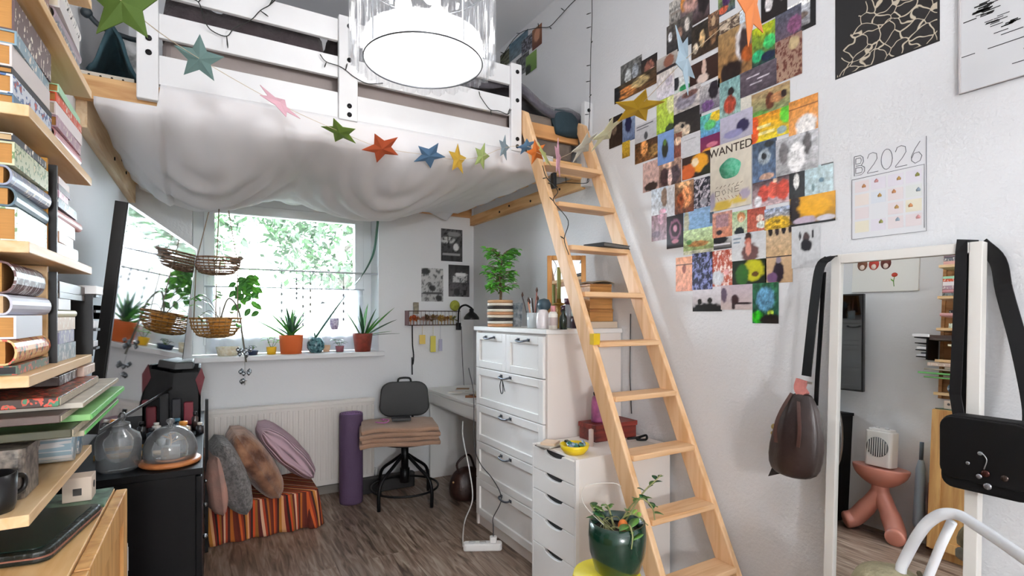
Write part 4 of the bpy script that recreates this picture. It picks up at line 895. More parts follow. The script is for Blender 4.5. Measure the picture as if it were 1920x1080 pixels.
# ================================================================== cushions bench
o = thing('storage_bench', 'low bench covered by a red orange striped cloth below the cushions', 'bench', (.3, 3.7, 0))
link('box', MB().box((.02, 3.50, 0), (.57, 3.92, .215)), M('#3a2a22', .7), o)
sm_ = bpy.data.materials.new('striped_cloth'); sm_.use_nodes = True; nt = sm_.node_tree; p = nt.nodes['Principled BSDF']; p.inputs['Roughness'].default_value = .9
tc = nt.nodes.new('ShaderNodeTexCoord'); sx = nt.nodes.new('ShaderNodeSeparateXYZ'); nt.links.new(tc.outputs['Object'], sx.inputs[0])
ad = nt.nodes.new('ShaderNodeMath'); ad.operation = 'ADD'; nt.links.new(sx.outputs[0], ad.inputs[0]); nt.links.new(sx.outputs[1], ad.inputs[1])
mu = nt.nodes.new('ShaderNodeMath'); mu.operation = 'MULTIPLY'; mu.inputs[1].default_value = 5.2; nt.links.new(ad.outputs[0], mu.inputs[0])
fr_ = nt.nodes.new('ShaderNodeMath'); fr_.operation = 'FRACT'; nt.links.new(mu.outputs[0], fr_.inputs[0])
rp = nt.nodes.new('ShaderNodeValToRGB'); rp.color_ramp.interpolation = 'CONSTANT'; nt.links.new(fr_.outputs[0], rp.inputs[0]); E = rp.color_ramp.elements
cols = ['#5a1f14', '#c85a24', '#8a2c18', '#3a1a14', '#b8762c', '#d9a070', '#7a2416', '#2c1814', '#c8481e', '#8f5a22', '#5a1c18', '#dbb090', '#a83a1c', '#48201a', '#b06020', '#6a2818']
for k, cc in enumerate(cols):
    e = E[0] if k == 0 else (E[1] if k == 1 else E.new(k/16)); e.position = k/16; e.color = lin(cc)
nt.links.new(rp.outputs[0], p.inputs['Base Color'])
def drape(u, v):      # u along the front then the right end, v down
    s_ = u*1.05
    if s_ < .60: x, y, nx, ny = .0+s_, 3.485, 0, -1
    else: x, y, nx, ny = .60, 3.485+(s_-.60), 1, 0
    z = .222*(1-v)+.004; off = .006+.012*v*(1+math.sin(s_*46))+(.02*v if s_ > .55 else 0)
    return Vector((x+nx*off, y+ny*off, z))
m = MB(); m.sheet(drape, 120, 10, .003); m.sheet(lambda u, v: Vector((lerp(-.005, .605, u), lerp(3.485, 3.935, v), .225+.002*math.sin(u*20+v*9))), 20, 12, .004)
link('striped_cloth', m, sm_, o)
m = MB()
for k in range(40):
    s_ = k/39*.42; x, y = (.60+.03+.003*math.sin(k*3), 3.50+s_); m.tube([(x-.006, y, .02), (x+.012, y+.002, .004)], .002, 4)
link('fringe', m, M('#b8622c', .9), o)
def cush(name, label, w, d, h, loc, rot, mat, seed=0, p=2.6, sub=0, group='cushions on the bench'):
    m = pillow(w, d, h, 18, p, seed, .008)
    o = link(name, m, mat, None, 0, sub, origin=(0, 0, 0)); o.location = loc; o.rotation_euler = [math.radians(a) for a in rot]
    return tag(o, label, 'cushion', group)
FUR = M('#8f8a88', .95, bump=1.0, bs=110, var=.55, vs=60, sheen=.3)
BRN = M('#a87a5c', .9, bump=.5, bs=60, col2='#5c3420', vs=9, sheen=.3)
rib = bpy.data.materials.new('ribbed_knit'); rib.use_nodes = True; nt = rib.node_tree; p = nt.nodes['Principled BSDF']; p.inputs['Base Color'].default_value = lin('#c9a9b4'); p.inputs['Roughness'].default_value = .95
tc = nt.nodes.new('ShaderNodeTexCoord'); wv = nt.nodes.new('ShaderNodeTexWave'); wv.bands_direction = 'Y'; wv.inputs['Scale'].default_value = 14; wv.inputs['Distortion'].default_value = .6; nt.links.new(tc.outputs['Object'], wv.inputs[0])
bp = nt.nodes.new('ShaderNodeBump'); bp.inputs['Distance'].default_value = .012; nt.links.new(wv.outputs[0], bp.inputs['Height']); nt.links.new(bp.outputs[0], p.inputs['Normal'])
cush('cushion', 'dusty pink ribbed knit cushion leaning right against radiator', .48, .42, .16, (.44, 3.715, .455), (0, 48, 0), rib, 2)
cush('cushion', 'brown plaid furry cushion in the middle of the leaning row', .50, .42, .18, (.25, 3.60, .43), (0, 60, 4), BRN, 5)
cush('cushion', 'grey speckled fur cushion at the left front of the bench', .47, .40, .17, (.115, 3.54, .39), (0, 73, 6), FUR, 9)
cush('cushion', 'salmon and taupe cushion squeezed behind the black sideboard edge', .36, .34, .12, (.03, 3.50, .37), (0, 84, 12), M('#c29486', .9, col2='#8f8078', vs=4, bump=.3), 14)
# ================================================================== yoga mat, chair, bag
c = (.885, 3.80, 0)
o = thing('yoga_mat', 'rolled purple yoga mat standing beside the radiator', 'yoga mat', c)
m = MB(); sp = [(.012+.066*t/60*1.0, t*2*PI*4.2/60) for t in range(61)]
vs = []; 
link('roll', MB().lathe([(.001, .001), (.078, .001), (.081, .02), (.081, .62), (.078, .635), (.07, .63), (.001, .628)], c, 30), M('#57425f', .8, bump=.3, bs=90), o)
link('spiral_end', MB().tube([Vector(c)+Vector((r_*math.cos(a), r_*math.sin(a), .633)) for r_, a in sp], .0035, 5), M('#8a6a94', .8), o)
o = thing('chair', 'black iron swivel chair with rounded backrest beside the desk', 'chair', (1.22, 3.62, 0))
cx, cy = 1.22, 3.62
link('seat', MB().lathe([(.001, .425), (.17, .425), (.185, .435), (.185, .455), (.17, .462), (.001, .462)], (cx, cy, 0), 28), BLACKM, o)
link('post', MB().cyl((cx, cy, .22), (cx, cy, .425), .026).cyl((cx, cy, .14), (cx, cy, .24), .034), BLACKM, o)
for k in range(4):
    a = math.radians(28+90*k); dx, dy = math.cos(a), math.sin(a)
    link('leg', MB().tube(bez([(cx+.03*dx, cy+.03*dy, .33), (cx+.12*dx, cy+.12*dy, .27), (cx+.22*dx, cy+.22*dy, .20), (cx+.25*dx, cy+.25*dy, .12), (cx+.25*dx, cy+.25*dy, .006)], 5), .012, 8), BLACKM, o)
link('foot_ring', MB().tube([(cx+.235*math.cos(t*PI/20), cy+.235*math.sin(t*PI/20), .11) for t in range(41)], .008, 8, cap=False), BLACKM, o)
th = math.radians(108); bx, by = cx+.20*math.cos(math.radians(72)), cy+.20*math.sin(math.radians(72))
MB_ = Matrix.Translation((bx+.0, by-.0, .0))@Matrix.Rotation(math.radians(-16), 4, 'Z')
for s_ in (-.06, .06): link('back_strut', MB().tube([MB_@Vector((s_, -.05, .44)), MB_@Vector((s_, .01, .47)), MB_@Vector((s_, .02, .62))], .009, 8), BLACKM, o)
m = MB(); pts = []
for qx, qz, a0 in ((.09, .755, 0), (-.09, .755, 90), (-.10, .645, 180), (.10, .645, 270)):
    for k in range(7): t = math.radians(a0+15*k); pts.append((qx+.085*math.cos(t), .0, qz+.075*math.sin(t)))
m.prism(pts, (0, .03, 0), 0, MB_)
link('backrest', m, M('#0b0b0d', .5), o, .008)
link('handle', MB().tube(bez([MB_@Vector((-.05, .015, .825)), MB_@Vector((-.035, .015, .855)), MB_@Vector((.035, .015, .855)), MB_@Vector((.05, .015, .825))], 5), .008, 8), BLACK, o)
# folded blanket on the seat
o = thing('folded_blanket', 'beige brown blanket folded in layers on the chair seat', 'blanket', (cx-.02, cy-.02, .463))
bm_ = M('#a3826c', .95, bump=.3, bs=70, var=.15, vs=6, sheen=.2); MB_2 = Matrix.Translation((cx-.06, cy-.05, 0))@Matrix.Rotation(math.radians(-14), 4, 'Z')
for k in range(4):
    z = .464+k*.031; w_, d_ = .265-.012*(k % 2), .20-.01*(k % 2)
    f = lambda u, v: MB_2@Vector(((u*2-1)*w_, (v*2-1)*d_, z+.013+.006*math.sin(u*7+k)*math.cos(v*5+k)-.035*max(0, abs(u*2-1)-.75)-.03*max(0, abs(v*2-1)-.75)))
    link('fold', MB().sheet(f, 18, 14, .027), bm_, o, .006)
m = MB(); m.box((-.05, -.05, .597), (.08, .05, .616), 0, MB_2)
single('phone_case', m, M('#17161a', .4), 'small black case lying on the folded blanket', 'case', bevel=.003)
single('hair_tie', MB().tube(bez([MB_2@Vector(p_) for p_ in ((-.16, -.06, .602), (-.10, -.10, .602), (-.07, -.02, .605), (-.12, .02, .604), (-.10, -.06, .61))], 6), .004, 6), M('#c06aa8', .6), 'magenta ribbon curled beside the black case on the blanket', 'ribbon')
o = thing('handbag', 'dark brown leather bag on the floor under the desk', 'bag', (1.60, 3.42, 0))
m = MB(); prof = [(.001, 0), (.13, .0), (.15, .04), (.15, .12), (.12, .19), (.06, .225), (.001, .23)]; m.lathe(prof, (1.63, 3.45, .001), 20, sx=.9, sy=.75, rip=.04, rk=5)
link('body', m, M('#3a211a', .45, bump=.4, bs=25, var=.4, vs=8), o, sub=1); link('strap', MB().tube(bez([(1.56, 3.42, .18), (1.53, 3.40, .28), (1.62, 3.40, .33), (1.70, 3.46, .20)], 6), .008, 6), M('#2a1612', .5), o)
link('buckle', MB().ball((1.50, 3.40, .15), .008, 8), M('#c0a070', .3, 1), o)
single('toolbox', MB().rbox((.98, 3.90, .001), (1.40, 3.97, .11), .02), M('#1c1a1a', .6), 'low black box on the floor behind the chair', 'box', bevel=.004)
single('backpack', MB().lathe([(.001, 0), (.1, 0), (.12, .1), (.11, .3), (.06, .38), (.001, .4)], (1.86, 3.30, .001), 16, sx=.8, sy=1), M('#0e0e10', .7), 'black backpack in the dark under the desk by the tall chest', 'backpack', sub=1)
# desk clutter
o = thing('desk_papers', 'pile of brown leaves and papers at front of the desk', 'papers', (1.7, 3.5, .736)); rr = random.Random(3)
for k in range(10):
    x, y = rr.uniform(1.60, 1.86), rr.uniform(3.10, 3.75); M_ = Matrix.Translation((x, y, .7365+k*.0025))@Matrix.Rotation(rr.uniform(0, 3), 4, 'Z')
    m = MB(); m.box((-.05, -.04, 0), (.05, .04, .002), 0, M_); link('sheet', m, M(rr.choice(['#8a6a4c', '#c9b89c', '#e8e4dc', '#6a4e3a', '#b07048', '#dcd8d0']), .8), o)
single('dish', MB().lathe([(.001, 0), (.05, 0), (.07, .015), (.066, .016), (.001, .004)], (1.80, 3.28, .763), 20), M('#9aa0a2', .3), 'grey dish on papers next to the tall chest', 'dish')
# ================================================================== back wall: pictures, wire shelf, clamp lamp
def raster(o_bg, shapes, nx, ny, seed):
    rr = random.Random(seed); out = []
    for j in range(ny+1):
        for i in range(nx+1):
            u, v = i/nx, 1-j/ny; c = None
            t, b_ = o_bg
            c = [lerp(t[q], b_[q], v) for q in range(3)]
            nz = 0
            for s_ in shapes:
                k = s_[0]
                if k == 'n':
                    nz = s_[1]; q = noise.noise(Vector((u*7+seed, v*7, seed)))+.7*noise.noise(Vector((u*17, v*17+seed, 2)))+.5*noise.noise(Vector((u*31, v*31, seed)))
                    col = s_[2] if len(s_) > 2 else None
                    if col:
                        if q > 0: c = [lerp(c[x], col[x], min(1, q*nz*3)) for x in range(3)]
                    else: c = [max(0, c[x]*(1+q*nz)) for x in range(3)]
                elif k == 'e':
                    _, cx_, cy_, rx, ry, col = s_; d_ = math.sqrt(((u-cx_)/rx)**2+((v-cy_)/ry)**2)+.18*noise.noise(Vector((u*9, v*9, seed+3)))
                    f = max(0, min(1, (1.12-d_)/.24)); c = [lerp(c[x], col[x], f) for x in range(3)]
                elif k == 'r':
                    _, x0, y0, x1, y1, col = s_
                    if x0 <= u <= x1 and y0 <= v <= y1: c = list(col)
            out.append((c[0], c[1], c[2], 1))
    return out
def parse(des):
    bg_ = None; sh = []
    for part in des.split(';'):
        k, a = part.split(':'); a = a.split(',')
        if k == 'g': bg_ = (lin(a[0])[:3], lin(a[1])[:3])
        elif k == 'n': sh.append(('n', float(a[0]))+((lin(a[1])[:3],) if len(a) > 1 else ()))
        else: sh.append((k,)+tuple(float(x) for x in a[:4])+(lin(a[4])[:3],))
    return bg_, sh
def paint_sheet(me, nx, ny, cols):
    ca = me.color_attributes.new('Col', 'FLOAT_COLOR', 'POINT')
    for i in range(min(len(cols), len(me.vertices))): ca.data[i].color = cols[i]
    n = len(cols)
    for i in range(n, len(me.vertices)): ca.data[i].color = cols[i % n]
PHM = vcol_mat('printed_paper', .4)
def photo(name, P, du, dv, nrm, des, label, cat, group, nx=18, ny=22, th=.0008, seed=1, mat=None, parent=None):
    """printed sheet: corner P (top-left), edge vectors du (right), dv (down), thickness along nrm"""
    P, du, dv, nrm = Vector(P), Vector(du), Vector(dv), Vector(nrm); vs = []; fs = []
    bg_, sh = parse(des); cols = raster(bg_, sh, nx, ny, seed)
    for lay in (1, 0):
        for j in range(ny+1):
            for i in range(nx+1): vs.append(P+du*(i/nx)+dv*(1-j/ny)+nrm*(th*lay))
    W = nx+1; T = W*(ny+1)
    for j in range(ny):
        for i in range(nx):
            a = j*W+i; fs.append((a, a+1, a+W+1, a+W)); 
    for i in range(nx): fs.append((T+i, T+i+1, i+1, i)); a = ny*W+i; fs.append((a, a+1, T+a+1, T+a))
    for j in range(ny): a = j*W; fs.append((a, a+W, T+a+W, T+a)); a = j*W+nx; fs.append((a, T+a, T+a+W, a+W))
    fs.append((T, T+ny*W, T+ny*W+nx, T+nx))
    m = MB().add(vs, fs); o = link(name, m, mat or PHM, parent, fixn=True, origin=None)
    paint_sheet(o.data, nx, ny, cols)
    if parent is None: tag(o, label, cat, group)
    return o
def back_photo(x0, x1, yt, yb, des, label, seed, ny=30):
    a = aY(x0, yt, YB-.001); b_ = aY(x1, yt, YB-.001); c_ = aY(x0, yb, YB-.001)
    photo('art_print', (a.x, YB-.0005, a.z), (b_.x-a.x, 0, 0), (0, 0, c_.z-a.z), (0, -1, 0), des, label, 'print', 'black and white prints on the back wall', 22, ny, seed=seed)
back_photo(827, 867, 428, 489, 'g:5a5a5c,2a2a2c;e:.3,.35,.35,.1,c9c9c9;n:.9,111111;e:.7,.55,.12,.12,e0e0e0;e:.6,.15,.3,.08,8a8a8a;r:.05,.75,.9,.8,9a9a9a', 'highest black and white landscape print near the room corner', 3)
back_photo(790, 831, 502, 565, 'g:c9c9c8,a8a8a8;n:.8,555555;e:.2,.1,.2,.1,222222;e:.5,.6,.15,.1,333333;r:.05,.72,.95,.78,444444;e:.8,.9,.15,.1,333333', 'pale black and white print at left of the pair below', 5)
back_photo(841, 880, 496, 556, 'g:2a2a2c,6a6668;r:.2,.35,.9,.55,cfcfcf;n:.7,222222;e:.4,.85,.15,.12,18181a;r:.7,.8,.85,.95,1a1a1a;e:.6,.3,.3,.06,f0f0f0', 'dark house print at right of the pair above the wire shelf', 7)
za = aY(765, 583, YB-.1)
sx0, sx1 = aY(766, 600, YB-.09).x, aY(862, 600, YB-.09).x; sz0, sz1 = aY(766, 610, YB-.09).z, aY(766, 583, YB-.09).z
o = thing('wire_shelf', 'dark wire wall shelf crowded with dried flowers above the chair', 'shelf', ((sx0+sx1)/2, YB-.05, sz0))
m = MB(); wy = (YB-.004, YB-.10)
for z in (sz0, sz1): 
    m.tube([(sx0, wy[0], z), (sx0, wy[1], z), (sx1, wy[1], z), (sx1, wy[0], z), (sx0, wy[0], z)], .003, 6)
for k in range(14):
    x = lerp(sx0, sx1, k/13); m.tube([(x, wy[1], sz1), (x, wy[1], sz0), (x, wy[0], sz0)], .0015, 4)
link('wire_frame', m, M('#5a4440', .5, .5), o)
link('end_plate', MB().box((sx0-.002, wy[1], sz0), (sx0+.002, wy[0], sz1)), M('#8a6a6c', .6), o)
rr = random.Random(8)
for k in range(15):
    t = k/14; x = lerp(sx0+.03, sx1-.04, t); colr = ['#d8722c', '#c85a2c', '#d88a3c', '#c0a090', '#b88a7c', '#6a5038', '#c9a08a', '#8a6a3c', '#b09c90', '#c9a050', '#caa85c', '#b8863c', '#a8743c', '#d0b060', '#8a8a4c'][k]
    r_ = rr.uniform(.02, .036); m = MB()
    for j in range(14):
        a = rr.uniform(0, 2*PI); e = rr.uniform(-.3, 1.4); leaf(m, (x, YB-.055, sz0+.045), (math.cos(a)*math.cos(e), math.sin(a)*math.cos(e)*.6, math.sin(e)), r_*1.5, r_*.8, .1, 0)
    m.tube([(x, YB-.055, sz0+.004), (x, YB-.055, sz0+.05)], .003, 5)
    single('dried_flower', m, M(colr, .8, var=.3, vs=30), '%s dried flower in the wire shelf, %s from left' % ({0: 'vivid orange', 1: 'burnt orange', 2: 'light orange', 3: 'pale beige', 4: 'dusty rose', 5: 'dark brown', 6: 'peach', 7: 'olive brown', 8: 'grey pink', 9: 'golden', 10: 'straw yellow', 11: 'ochre', 12: 'tan', 13: 'pale yellow', 14: 'grey green'}[k], ['first', 'second', 'third', 'fourth', 'fifth', 'sixth', 'seventh', 'eighth', 'ninth', 'tenth', 'eleventh', 'twelfth', 'thirteenth', 'fourteenth', 'fifteenth'][k]), 'dried flower', 'dried flowers in the wire shelf')
c = aY(853, 573, YB-.03); single('green_disc', MB().lathe([(.001, -.008), (.04, -.006), (.045, 0), (.04, .006), (.001, .008)], (c.x, YB-.03, c.z), 24, M4=Matrix.Rotation(PI/2, 4, 'X')), M('#a3a83c', .7, var=.3, vs=40), 'round olive green ornament standing over right end of wire shelf', 'ornament')
c = aY(780, 575, YB-.03); single('framed_card', MB().box((c.x-.022, YB-.035, sz0+.09), (c.x+.022, YB-.03, c.z+.035)), M('#7a7466', .6, col2='#a39a86', vs=40), 'small brown card standing at left end of the wire shelf', 'card')
for k, (px, y0, y1, w, cc, l) in enumerate([(792, 628, 645, .05, '#e0c266', 'square yellow note hanging under the wire shelf'), (812, 630, 660, .045, '#dcd060', 'long yellow note hanging in the middle under the shelf'), (826, 636, 658, .03, '#b4b4cc', 'lilac tag hanging on right under the wire shelf')]):
    a = aY(px, y0, YB-.06); z1 = aY(px, y1, YB-.06).z; m = MB(); m.box((a.x-w/2, YB-.062, z1), (a.x+w/2, YB-.060, a.z)); m.tube([(a.x, YB-.061, a.z), (a.x, YB-.061, sz0)], .001, 4)
    single('note', m, M(cc, .7), l, 'note', 'notes under the wire shelf')
m = MB(); x = aY(773, 612, YB-.02).x; m.tube(bez([(x, YB-.02, sz0), (x+.002, YB-.02, 1.1), (x+.012, YB-.02, 1.0), (x+.004, YB-.02, .93), (x-.002, YB-.02, .99), (x, YB-.02, .85)], 6), .005, 6)
single('cable', m, BLACK, 'black cable hanging down from the wire shelf behind the chair', 'cable')
# clamp lamp at the desk
o = thing('clamp_lamp', 'black gooseneck clamp lamp beside the tall chest', 'lamp', (1.6, 3.6, 1.3))
hd = aY(884, 592, 3.75)
link('shade', MB().lathe([(.062, -.03), (.06, -.012), (.04, .014), (.018, .03), (.018, .055), (.001, .058)], hd, 28, cap=False), M('#101114', .35), o)
link('bulb', MB().ball(hd+Vector((0, 0, -.01)), .022, 12), M('#e8e6e0', .3), o)
gp = [aY(884, 578, 3.75), aY(872, 572, 3.78), aY(861, 580, 3.85), aY(859, 605, 3.95)]
link('gooseneck', MB().tube(bez([hd+Vector((0, 0, .05))]+gp, 6), .008, 8), BLACK, o)
c = aY(860, 612, 3.97); link('clamp', MB().box((c.x-.012, 3.95, c.z-.03), (c.x+.014, 4.0, c.z+.03)), BLACK, o, .003)
m = MB(); c2 = aY(865, 612, 3.98); m.tube(bez([c2, aY(866, 650, 3.98), aY(868, 690, 3.98), Vector((c2.x+.01, 3.95, .75))], 6), .003, 5)
link('cord', m, M('#55555a', .6), o)
# power strip and cords on the floor
ps = aZ(905, 1024, .02)
o = thing('power_strip', 'white power strip on the floor before the tall chest', 'power strip', ps)
M_ = Matrix.Translation((ps.x, ps.y, 0))@Matrix.Rotation(math.radians(-28), 4, 'Z')
link('body', MB().rbox((-.11, -.028, .001), (.11, .028, .042), .02, M4=M_), WHITE, o, .006)
for k in range(3):
    link('socket', MB().lathe([(.001, .0425), (.02, .0425), (.02, .044), (.001, .044)], M_@Vector((-.06+k*.06, 0, 0)), 18), M('#cfcfcf', .5), o)
link('plug', MB().rbox((.04, -.016, .043), (.08, .016, .075), .01, M4=M_), WHITE, o, .003)
link('cord', MB().tube(bez([M_@Vector((-.11, 0, .02)), aZ(868, 1005, .01), aZ(872, 975, .008), aX(886, 935, 1.475), aX(880, 880, 1.475), aX(868, 820, 1.5), aX(868, 790, 1.54)], 8), .0045, 6), WHITE, o)
m = MB(); p2 = M_@Vector((.06, 0, .075)); m.tube(bez([p2, p2+Vector((0, 0, .06)), aX(925, 970, 1.47), aX(940, 935, 1.46), aX(925, 900, 1.46), aX(900, 868, 1.462), aX(889, 830, 1.47), aX(888, 740, 1.475), Vector((1.50, 3.15, .98))], 8), .003, 6)
single('cord', m, M('#3c3c40', .5), 'thin dark cord running up the chest side to the lamp', 'cord')
